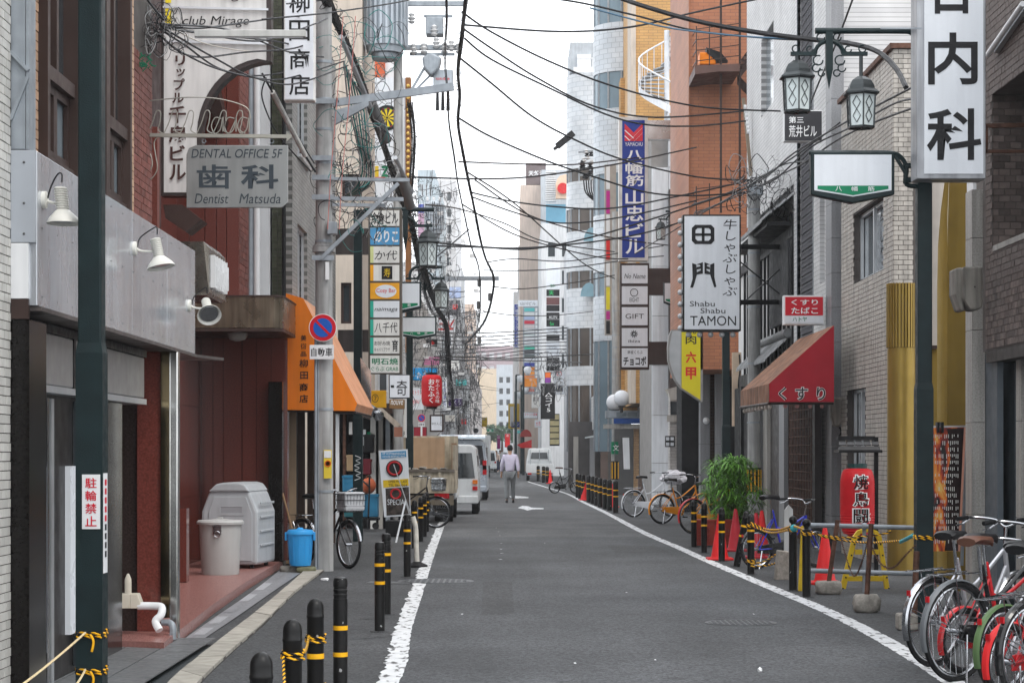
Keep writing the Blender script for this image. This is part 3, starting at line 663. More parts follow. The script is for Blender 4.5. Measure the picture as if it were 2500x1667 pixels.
# steel cross arms on the pole
for y0, y1, x1, h in ((252, 212, 1108, .10), (500, 502, 940, .045), (437, 440, 1000, .045), (485, 487, 985, .05)):
    MB().bar(P(812, y0, d0-.05), P(x1, y1, d0-.05), .06, h).obj('cross_arm', steel, tp)
MB().prism([P(816,270,d0-.1), P(816,305,d0-.1), P(900,258,d0-.1), P(900,246,d0-.1)], (0,.08,0)).obj('gusset', steel, tp)
MB().bar(P(783,632,d0-.15), P(973,448,d0-.15), .05, .05).obj('brace', steel, tp)
for y in (252, 390, 437, 485, 632): MB().box(xd(764,d0), xd(818,d0), d0-.16, d0-.12, zd(y+6,d0), zd(y-6,d0)).obj('clamp', steel, tp)

# ---- no parking sign
def no_parking(label, cx_, cy_, r, d, plate, group=None):
    c = P(cx_, cy_, d); rr = r * d / F; t = T('no_parking_sign', label, 'road sign', tuple(c), group)
    MB().cyl(c, c + Vector((0,.012,0)), rr, None, 40).obj('disc', white, t)
    MB().cyl(c - Vector((0,.004,0)), c - Vector((0,.0005,0)), rr*.95, None, 40).obj('red_rim', pm('sign_red', (.52,.008,.02), .35, var=.04), t)
    MB().cyl(c - Vector((0,.008,0)), c - Vector((0,.0045,0)), rr*.68, None, 40).obj('blue_field', pm('sign_blue_round', (.01,.09,.42), .35, var=.04), t)
    k = rr*.68*.707
    MB().bar(c + Vector((-k,-.0095,k)), c + Vector((k,-.0095,-k)), .003, rr*.17, up=(1,0,1)).obj('red_bar', MATS['sign_red'], t)
    x0, y0, x1, y1 = plate
    p = MB().box(xd(x0,d), xd(x1,d), d-.004, d+.008, zd(y1,d), zd(y0,d)).obj('plate', white, t, bevel=.004)
    ftxt('自動車', x0 + (x1-x0)*.06, y0 + (y1-y0)*.2, x1 - (x1-x0)*.06, y1 - (y1-y0)*.2, d-.006, ink, t, bold=.008)
    return t
no_parking('round red and blue no parking sign strapped to the concrete pole', 788, 800, 34, d0-.2, (756, 842, 815, 877))

# ---- the gap between: cream building, dark boxes
def block(name, label, X0, X1, y0, y1, h, wallm, cat='building', wins=(), winm=None, group=None, z0=0, frame=None):
    """building block; wins = list of ('F'|'S', u0, u1, z0, z1) on the end that faces the camera or the street side"""
    t = T(name, label, cat, ((X0+X1)/2, y0, 0), group); left = X1 < 0 or abs(X0) > abs(X1)
    xs = X1 if (X0 + X1) < (-.0047*y0*2) else X0; s = 1 if xs == X1 else -1
    fw = [w for w in wins if w[0] == 'F']; sw = [w for w in wins if w[0] == 'S']
    m = MB().wall((X0, y0, z0), (1,0,0), (0,0,1), X1-X0, h-z0, [(w[1]-X0, w[2]-X0, w[3]-z0, w[4]-z0) for w in fw], .14)
    if s > 0: m.wall((X1, y0, z0), (0,1,0), (0,0,1), y1-y0, h-z0, [(w[1]-y0, w[2]-y0, w[3]-z0, w[4]-z0) for w in sw], .14)
    else: m.wall((X0, y1, z0), (0,-1,0), (0,0,1), y1-y0, h-z0, [(y1-w[2], y1-w[1], w[3]-z0, w[4]-z0) for w in sw], .14)
    m.face([(X0,y0,h),(X1,y0,h),(X1,y1,h),(X0,y1,h)]); m.face([(X1,y1,z0),(X0,y1,z0),(X0,y1,h),(X1,y1,h)])
    if s > 0: m.face([(X0,y1,z0),(X0,y0,z0),(X0,y0,h),(X0,y1,h)])
    else: m.face([(X1,y0,z0),(X1,y1,z0),(X1,y1,h),(X1,y0,h)])
    m.obj('wall', wallm, t)
    fm = frame or alu
    for k, a, b, c, d in fw:
        w = MB().wall((a, y0+.08, c), (1,0,0), (0,0,1), b-a, d-c, [(.05,(b-a)-.05,.05,d-c-.05)], .03).obj('window', fm, t)
        MB().box(a, b, y0+.11, y0+.13, c, d).obj('pane', winm or glass, w)
    for k, a, b, c, d in sw:
        x = xs - s*.11
        w = MB().box(xs-s*.1, xs-s*.06, a, a+.05, c, d).box(xs-s*.1, xs-s*.06, b-.05, b, c, d).box(xs-s*.1, xs-s*.06, a, b, c, c+.05).box(xs-s*.1, xs-s*.06, a, b, d-.05, d).obj('window', fm, t)
        MB().box(min(x, x-s*.02), max(x, x-s*.02), a, b, c, d).obj('pane', winm or glass, w)
    return t
block('cream_building', 'cream building with a dark window box behind the concrete pole', -9, xd(884,43), 43, 47, 13, creamw,
      wins=[('F', xd(835,43), xd(880,43), zd(482,43), zd(425,43)), ('F', xd(832,43), xd(858,43), zd(790,43), zd(690,43))], frame=brownp)
t = T('stall_shop', 'dark open shop front with posts behind the hand cart', 'shop', (xd(900,44), 42.6, 0))
MB().box(xd(815,42.8), xd(960,42.8), 42.6, 42.9, 0, zd(1000,42.8)).obj('opening', dark, t)  # solid dark box; the unlit depth of the shop is put into its colour
for a, b, mt in ((820,829,white),(838,845,rust),(905,918,acryw),(925,935,lgran2),(942,952,steel),(866,872,brownp)): MB().box(xd(a,42.5), xd(b,42.5), 42.4, 42.58, 0, zd(1005,42.5)).obj('post', mt, t)
MB().box(xd(815,42.3), xd(960,42.3), 42.0, 42.5, zd(1010,42.3), zd(985,42.3)).obj('fascia', brownp, t)
for k in range(5): MB().box(xd(852+k*11,42.3), xd(860+k*11,42.3), 42.3, 42.38, zd(1060+k*9,42.3), zd(1030+k*6,42.3)).obj('notice', (acryw, redc, yellow, white, green)[k], t)
for y0, y1, x0, x1 in ((558,620,815,905),(805,858,825,903)): t = T('dark_sign_box', ('upper' if y0 < 600 else 'lower') + ' dark brown sign box between concrete pole and floor directory', 'sign', tuple(P(850,y1,38)), 'dark sign boxes'); MB().box(xd(x0,38), xd(x1,38), 38, 38.2, zd(y1,38), zd(y0,38)).obj('box', pm('rusted_brown', (.06,.05,.048), .5, .3, var=.2, streak=.3), t)
# dark street lamp post with scribbles
def lamp_post(label, px, d, w, h, lamps=True, arm=-1.0, z_arm=5.45, sign_txt=None, low_w=None, sign_z=None, name='lamp_post', gname=None):
    x = xd(px, d); t = T(name, label, 'lamp post', (x, d, 0), gname)
    lw = low_w or w * 1.14
    MB().box(x-lw/2, x+lw/2, d-lw/2, d+lw/2, -.02, 2.18).prism([(x-lw/2,d-lw/2,2.18),(x+lw/2,d-lw/2,2.18),(x+lw/2,d+lw/2,2.18),(x-lw/2,d+lw/2,2.18)], (0,0,.001)).obj('base_shaft', dgreen, t, bevel=.012)
    MB().add([(x-lw/2,d-lw/2,2.181),(x+lw/2,d-lw/2,2.181),(x+lw/2,d+lw/2,2.181),(x-lw/2,d+lw/2,2.181),(x-w/2,d-w/2,2.24),(x+w/2,d-w/2,2.24),(x+w/2,d+w/2,2.24),(x-w/2,d+w/2,2.24)], [(0,1,5,4),(1,2,6,5),(2,3,7,6),(3,0,4,7)]).obj('shoulder', dgreen, t)
    MB().box(x-w/2, x+w/2, d-w/2, d+w/2, 2.2, h).obj('shaft', dgreen, t, bevel=.01)
    return t
def lantern(t, c, s, drop=0):
    """hexagonal street lantern hanging from c (its stem top), overall size s"""
    c = Vector(c); n = 6
    m = MB().cyl(c, c - Vector((0,0,.12*s + drop)), .03*s); z = c.z - .1*s - drop
    m.lathe([(.02*s,0),(.07*s,-.005*s),(.17*s,-.07*s),(.215*s,-.15*s),(.225*s,-.2*s),(.30*s,-.26*s),(.30*s,-.285*s),(.23*s,-.285*s)], (c.x,c.y,z), 6)
    L = m.obj('lantern', pm('lantern_metal', (.055,.062,.065), .4, .5, var=.2), t)
    fr = MB(); top, bot, r0, r1 = z - .285*s, z - .80*s, .235*s, .21*s
    A = [Vector((math.cos(math.pi/3*i + math.pi/6), math.sin(math.pi/3*i + math.pi/6), 0)) for i in range(6)]
    for v in A: fr.bar(Vector((c.x,c.y,top)) + v*r0, Vector((c.x,c.y,bot)) + v*r1, .022*s)
    for i in range(6):
        a, b = A[i], A[(i+1) % 6]
        for z_, r in ((top,r0),(bot,r1)): fr.bar(Vector((c.x,c.y,z_)) + a*r, Vector((c.x,c.y,z_)) + b*r, .03*s)
        tq = lambda u, v: (Vector((c.x,c.y,top)).lerp(Vector((c.x,c.y,bot)), v) + (a*(1-u) + b*u) * (r0 + (r1-r0)*v) * 1.0)
        for v0, v1 in ((.08,.48),(.48,.88)):
            q = [tq(.5,v0), tq(.78,(v0+v1)/2), tq(.5,v1), tq(.22,(v0+v1)/2)]
            for k in range(4): fr.bar(q[k], q[(k+1) % 4], .009*s)
        fr.bar(Vector((c.x,c.y,bot-.02*s)), Vector((c.x,c.y,bot)) + a*r1, .02*s)
    fr.obj('lattice', MATS['lantern_metal'], L)
    gl = MB()
    gl.add([Vector((c.x,c.y,top)) + v*r0*.94 for v in A] + [Vector((c.x,c.y,bot)) + v*r1*.94 for v in A], [(i, (i+1) % 6, 6 + (i+1) % 6, 6 + i) for i in range(6)])
    gl.obj('frosted_glass', pm('lantern_glass', (.66,.73,.73), .3, var=.15, scale=6, spec=.4), L)  # opaque pale base; sky light through the panes is put into the colour
def lamp_arm(t, x, d, z, xa, s=1., mid=None, drop=(0, 0), sides=(-1, 1)):
    """pole at x, arm out to xa with drop post at mid, crossbar and two lanterns"""
    sg = 1 if xa > x else -1; mid = xa - sg*.16*s if mid is None else mid
    MB().tube(spline([(x,d,z-.4*s),(x+sg*.03*s,d,z-.15*s),(x+sg*.16*s,d,z-.02*s),(x+sg*.36*s,d,z),((x+xa)/2+sg*.1,d,z),(xa,d,z)], 6), .048*s, 10).obj('arm', dgreen, t, smooth=True)
    MB().box(mid-.055*s, mid+.055*s, d-.05*s, d+.05*s, z-.62*s, z-.02*s).add([(mid-.05*s,d-.05*s,z-.62*s),(mid+.05*s,d-.05*s,z-.62*s),(mid+.05*s,d+.05*s,z-.62*s),(mid-.05*s,d+.05*s,z-.62*s),(mid,d,z-.92*s)], [(0,1,4),(1,2,4),(2,3,4),(3,0,4)]).obj('drop_post', dgreen, t)
    cb = MB().bar((mid-.60*s,d,z-.36*s), (mid-.2*s,d,z-.36*s), .06*s).bar((mid+.2*s,d,z-.36*s), (mid+.60*s,d,z-.36*s), .06*s)
    cb.tube([(mid + .22*s*math.cos(a), d, z-.36*s + .2*s*math.sin(a)) for a in [math.pi*i/10 for i in range(11)]], .036*s, 6).obj('crossbar', dgreen, t)
    for e in (-1, 1):
        for ox, oz, r in ((.30,-.29,.05),(.52,-.28,.055),(.13,-.1,.06),(.17,-.46,.075),(.2,-.58,.06),(.12,-.66,.05)):
            MB().ring((mid + e*ox*s, d, z + oz*s), (0,1,0), r*s, .012*s, 14, 5, 0, 5.2).obj('scroll', dgreen, t)
    for k, e in enumerate(sides): lantern(t, (mid + e*.5*s, d, z-.36*s), s, drop[k])
def street_sign(t, x0, d, x1, z0, z1, ink_texts=True):
    """name board under an arm: white, green pointed foot"""
    h = z1 - z0; xm = (x0 + x1) / 2; zt = z0 + h*.26
    MB().prism([(x0-.03,d,z1+.03),(x0-.03,d,z0+.13*h-.03),(xm,d,z0-.06),(x1+.03,d,z0+.13*h-.03),(x1+.03,d,z1+.03)], (0,.12,0)).obj('name_board', dgreen, t, bevel=.01)
    MB().prism([(x0,d-.006,z1),(x0,d-.006,z0+.15*h),(xm,d-.006,z0),(x1,d-.006,z0+.15*h),(x1,d-.006,z1)], (0,.005,0)).obj('board_face', acry, t)
    e = .03*h
    MB().prism([(x0+.03,d-.01,zt),(x0+.03,d-.01,z0+.15*h+e),(xm,d-.01,z0+e),(x1-.03,d-.01,z0+.15*h+e),(x1-.03,d-.01,zt)], (0,.003,0)).obj('green_foot', green, t)
    w = x1 - x0
    for k, ch in enumerate('八幡筋'): txt(ch, (x0 + w*(.27 + .21*k), d-.014, zt - .13*h), (w*.085,0,0), (0,0,.11*h), white, t, bold=.006)

# near left green post
t = lamp_post('dark green square street post at left with red Japanese notice and ropes', 224, 12.1, .138, 5.6, low_w=.158)
x, d = xd(224,12.1), 12.1
s = MB().box(xd(199,12.0), xd(243,12.0), d-.086, d-.0795, zd(1291,12.0), zd(1158,12.0)).obj('notice', white, t)
signred = pm('notice_red', (.55,.01,.03), .4, var=.03)
for i, ch in enumerate('駐輪禁止'): ftxt(ch, 208, 1166 + i*31, 236, 1191 + i*31, d-.089, signred, t, bold=.012)
MB().box(x+.0795, x+.083, d-.06, d+.05, zd(1400,12.0), zd(1155,12.0)).obj('side_notice', white, t)
for i in range(9): MB().box(x+.083, x+.0845, d-.03, d+.02, zd(1185 + i*22, 12), zd(1170 + i*22, 12)).obj('side_print', signred if i < 5 else ink, t)
def rope(t, pts, r=.008, pitch=.07, name='rope', mb=None):
    """two-strand rope, one strand yellow and one black"""
    L = 0; out = [[], []]; pts = [Vector(p) for p in pts]
    for i, p in enumerate(pts):
        if i: L += (p - pts[i-1]).length
        tg = (pts[min(i+1, len(pts)-1)] - pts[max(i-1, 0)]).normalized()
        u = tg.orthogonal().normalized() if i == 0 else (pu - tg*pu.dot(tg)).normalized(); pu = u; w = tg.cross(u)
        for k in range(2):
            a = 2*math.pi*L/pitch + k*math.pi; out[k].append(p + (u*math.cos(a) + w*math.sin(a))*r*.6)
    MB().tube(out[0], r*.75, 5).obj(name + '_strand', yband, t); MB().tube(out[1], r*.75, 5).obj(name + '_strand', black, t)
def dense(pts, step):
    out = []
    for a, b in zip(pts, pts[1:]):
        a, b = Vector(a), Vector(b); n = max(1, int((b-a).length / step)); out += [a.lerp(b, i/n) for i in range(n)]
    return out + [Vector(pts[-1])]
def wrap(c, r, z, turns=2, sq=False, drop=.02):
    out = []
    for i in range(int(14*turns) + 1):
        a = 2*math.pi*i/14; k = r
        if sq: k = r / max(abs(math.cos(a)), abs(math.sin(a)))
        out.append((c[0] + k*math.cos(a), c[1] + k*math.sin(a), z - drop*i/14))
    return dense(out, .012)
ropem = pm('pale_rope', (.62,.5,.3), .8, var=.2, scale=60)
for k, (z, (ex, ey)) in enumerate(((zd(1540,12.0), (50,1667)), (zd(1630,12.0), (185,1667)))):
    t = T('tied_rope', ('upper' if k == 0 else 'lower') + ' yellow and black rope knotted round the left green post', 'rope', (x, d, z), 'ropes on the left green post')
    rope(t, wrap((x, d), .083, z, 2, True))
    MB().tube(spline([(x+.01,d-.09,z-.02),(x+.03,d-.1,z-.06),(x+.02,d-.1,z-.12)], 5), .008, 5).obj('loose_end', yband, t)
    e = P(ex, ey, 11.0); MB().tube(sag((x-.02,d-.09,z-.01), e + (e - Vector((x,d,z)))*.5, .02), .007, 6).obj('pale_line', ropem, t)
# dark post in the middle left with its street lamps and name boards
t = lamp_post('dark green lamp post with white graffiti in the middle of the left side', 874, 36.5, .15, 5.9)
dl = 36.4; gsc = pm('graffiti_paint', (.5,.52,.52), .6)
gm = MB(); gm.tube(spline([P(867 + (i % 2)*12 + 2*math.sin(i), 1112 + i*6, 36.3) for i in range(11)], 4), .008, 4); gm.obj('graffiti', gsc, t)
lamp_arm(t, xd(874,36.5), 36.5, zd(512,36.5), xd(1060,36.5), .80, xd(990,36.5), sides=(1,))
street_sign(t, xd(930,36.3), 36.3, xd(1024,36.3), zd(757,36.3), zd(692,36.3))
t = lamp_post('farther dark green lamp post with blank white name board on the left', 1000, 47, .15, 5.3)
lamp_arm(t, xd(1000,47), 47, zd(652,47), xd(1080,47), .74, xd(1038,47), sides=(1,))
street_sign(t, xd(980,47), 46.8, xd(1063,47), zd(823,47), zd(777,47))
# ================================================================ RIGHT SIDE, buildings
dbrick = pm('dark_brown_brick', (.125,.098,.088), .6, var=.18, scale=14, rnd=.42)
ctile = pm('cream_tile', (.44,.41,.37), .5, var=.12, scale=6, rnd=.12, streak=.22)
gold = pm('gold_panel', (.30,.205,.05), .36, .5, var=.1, scale=3, streak=.08)
ggran = pm('grey_granite', (.235,.24,.25), .45, var=.16, scale=50, streak=.12)
lgran = pm('light_granite', (.36,.345,.32), .5, var=.2, scale=60, streak=.25)
plaster = pm('white_plaster', (.66,.66,.66), .75, var=.05, streak=.1)
bluegrey = pm('blue_grey_steel', (.13,.15,.17), .4, .3)

t = T('dark_brick_building', 'dark brown brick building at the right edge of the street', 'building', (6, 20, 0)); X = 4.83
MB().wall((X, 20.86, 2.62), (0,-1,0), (0,0,1), 4.2, 4.6, [(.26, 4.2, 1.0, 2.56)], .6).box(5.45, 9, 14, 20.86, 0, 7.2).obj('wall', mortar, t)
MB().box(X, 9, 20.87, 21.0, 2.62, 7.2).obj('end_wall', mortar, t)
bricks(t, (X, 20.86, 2.64), (0,-1,0), (0,0,1), 1.9, 4.5, .115, .067, .007, dbrick, .008, name='brick', limit=150, holes=[(.26, 2, .98, 2.54)])
bricks(t, (X+.01, 20.60, 3.64), (1,0,0), (0,0,1), .42, 1.52, .115, .067, .007, dbrick, .008, name='brick', limit=110)
MB().box(X-.02, X+.09, 16.5, 20.5, 3.6, 3.655).obj('ledge', concrete, t)
MB().box(X-.005, 5.4, 16.6, 20.84, 2.50, 2.615).obj('lintel', pm('shop_lintel', (.05,.045,.042), .6), t)
# stone shop front below
for a, b, z0, z1, mt, nm in ((2373,2405,0,4.3,lgran,'stone_pier'),(2405,2420,0,2.6,bluegrey,'steel_jamb'),(2428,2472,0,2.55,lgran,'stone_pier'),(2472,2486,0,2.55,bluegrey,'steel_jamb')):
    if nm == 'stone_pier':
        k = 0.0
        while k < z1 - .01:
            h = min(.95, z1 - k); MB().box(xd(a,21.1), xd(b,21.1), 21.1 if a < 2400 else 20.0, 21.4 if a < 2400 else 20.2, k + .003, k + h - .003).obj('stone_block', mt, t); k += h
    else: MB().box(xd(a,21.12), xd(b,21.12), 20.6, 21.3, z0, z1).obj(nm, mt, t)
MB().box(5.0, 5.1, 15, 20.9, .0, 2.5).obj('shop_glass', glass, t)
MB().box(4.84, 5.6, 21.42, 21.6, 0, 2.6).obj('shop_back', dark, t)
# meter box, white tube light, rusty rail
t = T('wall_meter', 'weathered grey meter box on the dark brick wall', 'meter box', tuple(P(2370,700,20.2)))
wm_ = pm('weathered_plastic', (.23,.215,.19), .7, var=.2, streak=.45); dd = 20.3
MB().prism([P(2352,650,dd), P(2400,650,dd), P(2400,750,dd), P(2390,757,dd), P(2372,757,dd), P(2352,728,dd)], (0,.3,0)).obj('cover', wm_, t, bevel=.03)
MB().prism([P(2332,655,dd+.1), P(2351,652,dd+.1), P(2351,730,dd+.1), P(2358,760,dd+.1), P(2345,758,dd+.1), P(2332,718,dd+.1)], (0,.3,0)).obj('back_box', wm_, t, bevel=.02)
MB().cyl(P(2380,700,dd-.03), P(2380,700,dd), .008).obj('screw', black, t)
t = T('tube_light', 'white fluorescent tube light on the dark brick wall', 'light', (4.8, 19.6, 5.55))
MB().cyl((4.74,20.4,5.55), (4.74,19.0,5.75), .028).obj('tube', white, t, smooth=True); MB().bar((4.8,20.3,5.56),(4.8,19.1,5.74), .05, .04).obj('holder', alu, t)
t = T('rusty_rail', 'rusty red rail across the dark opening in the brick wall', 'rail', (4.9, 20, 4.3))
MB().bar(P(2405,308,20.4), P(2500,306,20.4), .03, .04).bar(P(2405,370,20.4), P(2500,370,20.4), .03, .03).bar(P(2408,308,20.4), P(2408,375,20.4), .03).obj('frame', rust, t)

# gold arch portal
t = T('gold_portal', 'gold panelled shop portal with tall curved arch', 'building', (5.1, 24, 0)); d = 23.5
def panel(px0, py0, px1, py1, d, th, mat, nm, par=None, bev=0): return MB().box(xd(px0,d), xd(px1,d), d, d+th, max(-.01, zd(py1,d)), zd(py0,d)).obj(nm, mat, par or t, bevel=bev)
MB().prism([P(2320,380,d), P(2372,380,d), P(2372,1445,d), P(2312,1445,d), P(2312,900,d), P(2312,650,d), P(2314,560,d), P(2317,460,d)], (0,.15,0)).obj('gold_panel', gold, t)
arc = [(2288,900),(2288,700),(2290,600),(2296,520),(2305,450),(2318,370)]
m = MB()
for (x0, y0), (x1, y1) in zip(arc, arc[1:]):
    m.add([P(x0,y0,d-.3), P(2313 + (y0 < 500)*((500-y0)*.06), y0, d-.002), P(2313 + (y1 < 500)*((500-y1)*.06), y1, d-.002), P(x1,y1,d-.3)], [(0,1,2,3)])
m.obj('arch_soffit', gold, t)
MB().prism([P(2288,900,d-.3), P(2312,900,d-.01), P(2312,1445,d-.01), P(2288,1445,d-.3)], (.01,.02,0)).obj('gold_jamb', gold, t)
panel(2255, 851, 2288, 1445, 24.6, .1, gold, 'gold_panel'); panel(2255, 843, 2290, 851, 24.55, .12, brownp, 'gold_rail')
panel(2268, 380, 2325, 843, 24.9, .1, pm('portal_plaster', (.50,.46,.42), .7, streak=.1), 'plaster_panel')
panel(2250, 380, 2276, 843, 24.7, .15, ggran, 'grey_edge')
panel(2376, 420, 2384, 900, 21.6, .3, white, 'white_edge')
t = T('gold_column', 'gold round column with ribbed top beside the cream tile wall', 'column', (5.13, 27, 0)); c = Vector((xd(2201,26.8), 26.8, 0)); r = 36*26.8/F
MB().cyl(c, c + Vector((0,0,zd(850,26.8))), r*.97, r*.97, 40).obj('shaft', gold, t, smooth=True)
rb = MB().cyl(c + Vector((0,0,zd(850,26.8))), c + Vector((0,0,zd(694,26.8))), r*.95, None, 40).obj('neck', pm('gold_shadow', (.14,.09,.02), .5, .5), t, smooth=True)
for i in range(30):
    a = 2*math.pi*i/30; u = Vector((math.cos(a), math.sin(a), 0))
    MB().bar(c + u*r*.98 + Vector((0,0,zd(849,26.8))), c + u*r*.98 + Vector((0,0,zd(693,26.8))), .026, .02, up=u).obj('rib', gold, rb)

# cream tiled building
t = T('cream_tile_building', 'cream tiled building with stained bricks behind the gold column', 'building', (6.5, 30, 0)); X = 5.22; y0, y1 = 28.0, 32.4
win = (31.3, 28.75, 4.16, 5.2); low = (31.9, 30.2, .35, 2.55); H = 7.1
hl = [(y1-win[0], y1-win[1], win[2], win[3]), (y1-low[0], y1-low[1], low[2], low[3])]
MB().wall((X, y1, 0), (0,-1,0), (0,0,1), y1-y0, H, hl, .18).wall((X, y0, 0), (1,0,0), (0,0,1), 3.5, H).box(X+.2, 9, 28.05, 32.4, 0, H).obj('wall', mortar, t)
bricks(t, (X, y0, .0), (1,0,0), (0,0,1), .262, H, .131, .067, .008, ctile, .01, limit=265)
bricks(t, (X, y1, .0), (0,-1,0), (0,0,1), y1-y0, H, .115, .067, .008, ctile, .01, holes=hl, limit=0)
MB().box(X-.06, 9, 27.94, 32.5, H, H+.07).obj('parapet_cap', rust, t)
for (a, b, c_, e) in hl:
    ya, yb = y1-a, y1-b; x = X + .1; mid = (ya+yb)/2
    w = MB().box(x, x+.05, yb, yb+.05, c_, e).box(x, x+.05, ya-.05, ya, c_, e).box(x, x+.05, yb, ya, c_, c_+.06).box(x, x+.05, yb, ya, e-.05, e).box(x-.02, x+.03, mid-.03, mid+.03, c_, e).obj('window', alu, t)
    MB().box(x+.06, x+.08, yb, ya, c_, e).obj('pane', glassl, w)
    if c_ > 3:
        for i, ch in enumerate('牛しゃぶ'): txt(ch, (x+.055, mid - .15, e - .32 - i*.24), (0,-.22,0), (0,0,.2), ink, w, bold=.0)

# grey granite pier and white tiled building
t = T('white_tile_building', 'tall white tiled building with grey granite pier and dark lattice strip', 'building', (6, 38, 0)); X = 5.16
k = 0
while k < 9.4:
    MB().box(xd(2030,33.0), xd(2057,33.0)+.02, 33.0, 33.6, k+.003, k+.557).obj('granite_block', ggran, t); k += .56
MATS['white_tile_wall'] = wtw = brickmat('white_tile_wall', (.60,.60,.60), (.54,.54,.545), (.24,.24,.24), .2, .075)
lat = pm('lattice_dark', (.035,.035,.04), .5)
Y0, Y1 = 33.6, 37.5; A0, A1 = 1.5, 3.4
hh = [(Y1-Y0-b, Y1-Y0-a, c_, e) for a, b, c_, e in ((.2, .75, 4.4, 6.1), (A0, A1, .2, 9.8))]
MB().wall((X, Y1, 0), (0,-1,0), (0,0,1), Y1-Y0, 10, hh, .15).box(X+.17, 10, 33.62, Y1, 0, 10).box(X+.02, 10, 33.15, 33.61, 7.3, 10).obj('wall', wtw, t)
MB().wall((X, 45, 6.5), (0,-1,0), (0,0,1), 45-Y1-.01, 8, [(2.6, 4.6, 2.0, 3.6)], .15).box(X+.17, 10, Y1, 45, 6.5, 14).obj('upper_wall', wtw, t)
for ya, yb, z0, z1 in ((Y0+.2, Y0+.75, 4.4, 6.1), (40.4, 42.4, 8.5, 10.1)):
    w = MB().box(X+.12, X+.14, ya, yb, z0, z1).obj('window', alu, t); MB().box(X+.1, X+.118, ya+.05, yb-.05, z0+.05, z1-.05).obj('pane', glassl, w)
lt = MB().box(X+.1, X+.13, Y0+A0, Y0+A1, .2, 9.8).obj('lattice_panel', lat, t)
lm = MB()
for i in range(64):
    for j in range(13): lm.ring((X+.06, Y0+A0+.07+j*.14, .3+i*.15), (1,0,0), .06, .014, 8, 4)
lm.obj('lattice_rings', pm('lattice_light', (.10,.10,.11), .5), lt, kind='stuff')
for y in (Y0+A0-.05, Y0+A1): MB().box(X-.01, X+.05, y, y+.06, .2, 9.8).obj('lattice_frame', bluegrey, t)
t2 = T('upper_white_wall', 'white rendered wall rising behind the cream tiled building', 'building', (7, 34.5, 0))
MB().box(xd(2085,36), 11, 36.0, 42, 0, 14).obj('wall', plaster, t2)
for px in (2117, 2160, 2205): MB().box(xd(px,36)-.006, xd(px,36)+.006, 35.985, 35.998, 6, 14).obj('joint', graymortar, t2)

# ---- tiled-roof restaurant with black timbers
t = T('timbered_restaurant', 'old style restaurant with tiled eaves, white plaster and black timbers', 'restaurant', (5, 43, 0))
MB().box(5.2, 9, 37.6, 47, 0, 6.4).obj('wall', plaster, t)
tim = pm('black_timber', (.012,.012,.014), .55, var=.2)
for i in range(14): MB().box(5.15, 5.197, 37.7+i*.6, 37.76+i*.6, 3.3, 6.0).obj('stud', tim, t)
MB().box(5.14, 5.2, 37.6, 47, 3.0, 3.3).obj('beam', tim, t); MB().box(5.14, 5.2, 37.6, 47, 5.55, 5.75).obj('beam', tim, t)
for i in range(17): MB().box(5.06, 5.12, 37.62+i*.16, 37.73+i*.16, 4.0, 5.5).obj('slat', pm('slat_timber', (.03,.031,.034), .6), t)
roof = pm('roof_tile', (.17,.175,.18), .5, var=.25, scale=8, rnd=.25)
def eave(t, x0, x1, y0, y1, z0, z1, ny, nx):
    for i in range(ny):
        for j in range(nx):
            a, b = j/nx, (j+1)/nx; y = y0 + (y1-y0)*i/ny; w = (y1-y0)/ny
            A = Vector((x0+(x1-x0)*a, y, z0+(z1-z0)*a)); B = Vector((x0+(x1-x0)*b, y, z0+(z1-z0)*b + .02))
            MB().add([A, A+Vector((0,w*.35,.05)), A+Vector((0,w*.7,.0)), A+Vector((0,w,.0)), B, B+Vector((0,w*.35,.05)), B+Vector((0,w*.7,.0)), B+Vector((0,w,.0)), A-Vector((0,0,.03)), A+Vector((0,w,-.03))],
                     [(0,4,5,1),(1,5,6,2),(2,6,7,3),(0,1,2,3,9,8)]).obj('roof_tile', roof, t)
eave(t, 4.6, 5.35, 37.7, 43.5, 5.85, 6.45, 22, 5); eave(t, 4.7, 5.15, 38, 43, 3.3, 3.72, 18, 4)
MB().cyl((5.3,37.6,6.55), (5.3,43.6,6.55), .11).obj('ridge', roof, t); MB().cyl((5.12,37.95,3.8), (5.12,43,3.8), .09).obj('ridge', roof, t)
MB().box(4.7, 5.2, 37.75, 43.4, 5.76, 5.84).obj('soffit', tim, t)
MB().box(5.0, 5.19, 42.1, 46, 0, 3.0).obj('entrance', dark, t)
for y in (42.3, 43.1, 44.2): MB().box(4.94, 5.0, y, y+.14, 0, 3.0).obj('post', tim, t)
# pharmacy front below the awning
t = T('pharmacy', 'dark pharmacy shop front with lattice grille under the red awning', 'shop', (5, 34, 0))
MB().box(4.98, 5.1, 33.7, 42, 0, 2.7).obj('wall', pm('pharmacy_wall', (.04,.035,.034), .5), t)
for a, b, mt, nm in ((36.9,37.6,ggran,'pier'),(39.4,40.0,lgran,'pier'),(40.6,41.2,ggran,'pier')): MB().box(4.9, 4.975, a, b, 0, 2.7).obj(nm, mt, t)
for k in range(16): MB().box(4.955, 4.975, 33.9, 36.7, .2+k*.15, .215+k*.15).obj('grille_bar', rust, t)
for k in range(15): MB().box(4.95, 4.97, 33.95+k*.19, 33.965+k*.19, .1, 2.6).obj('grille_bar', rust, t)
for k in range(7): MB().box(4.88, 4.898, 41.25+k*.09, 41.3+k*.09, .7, 2.2).obj('louvre', white, t)

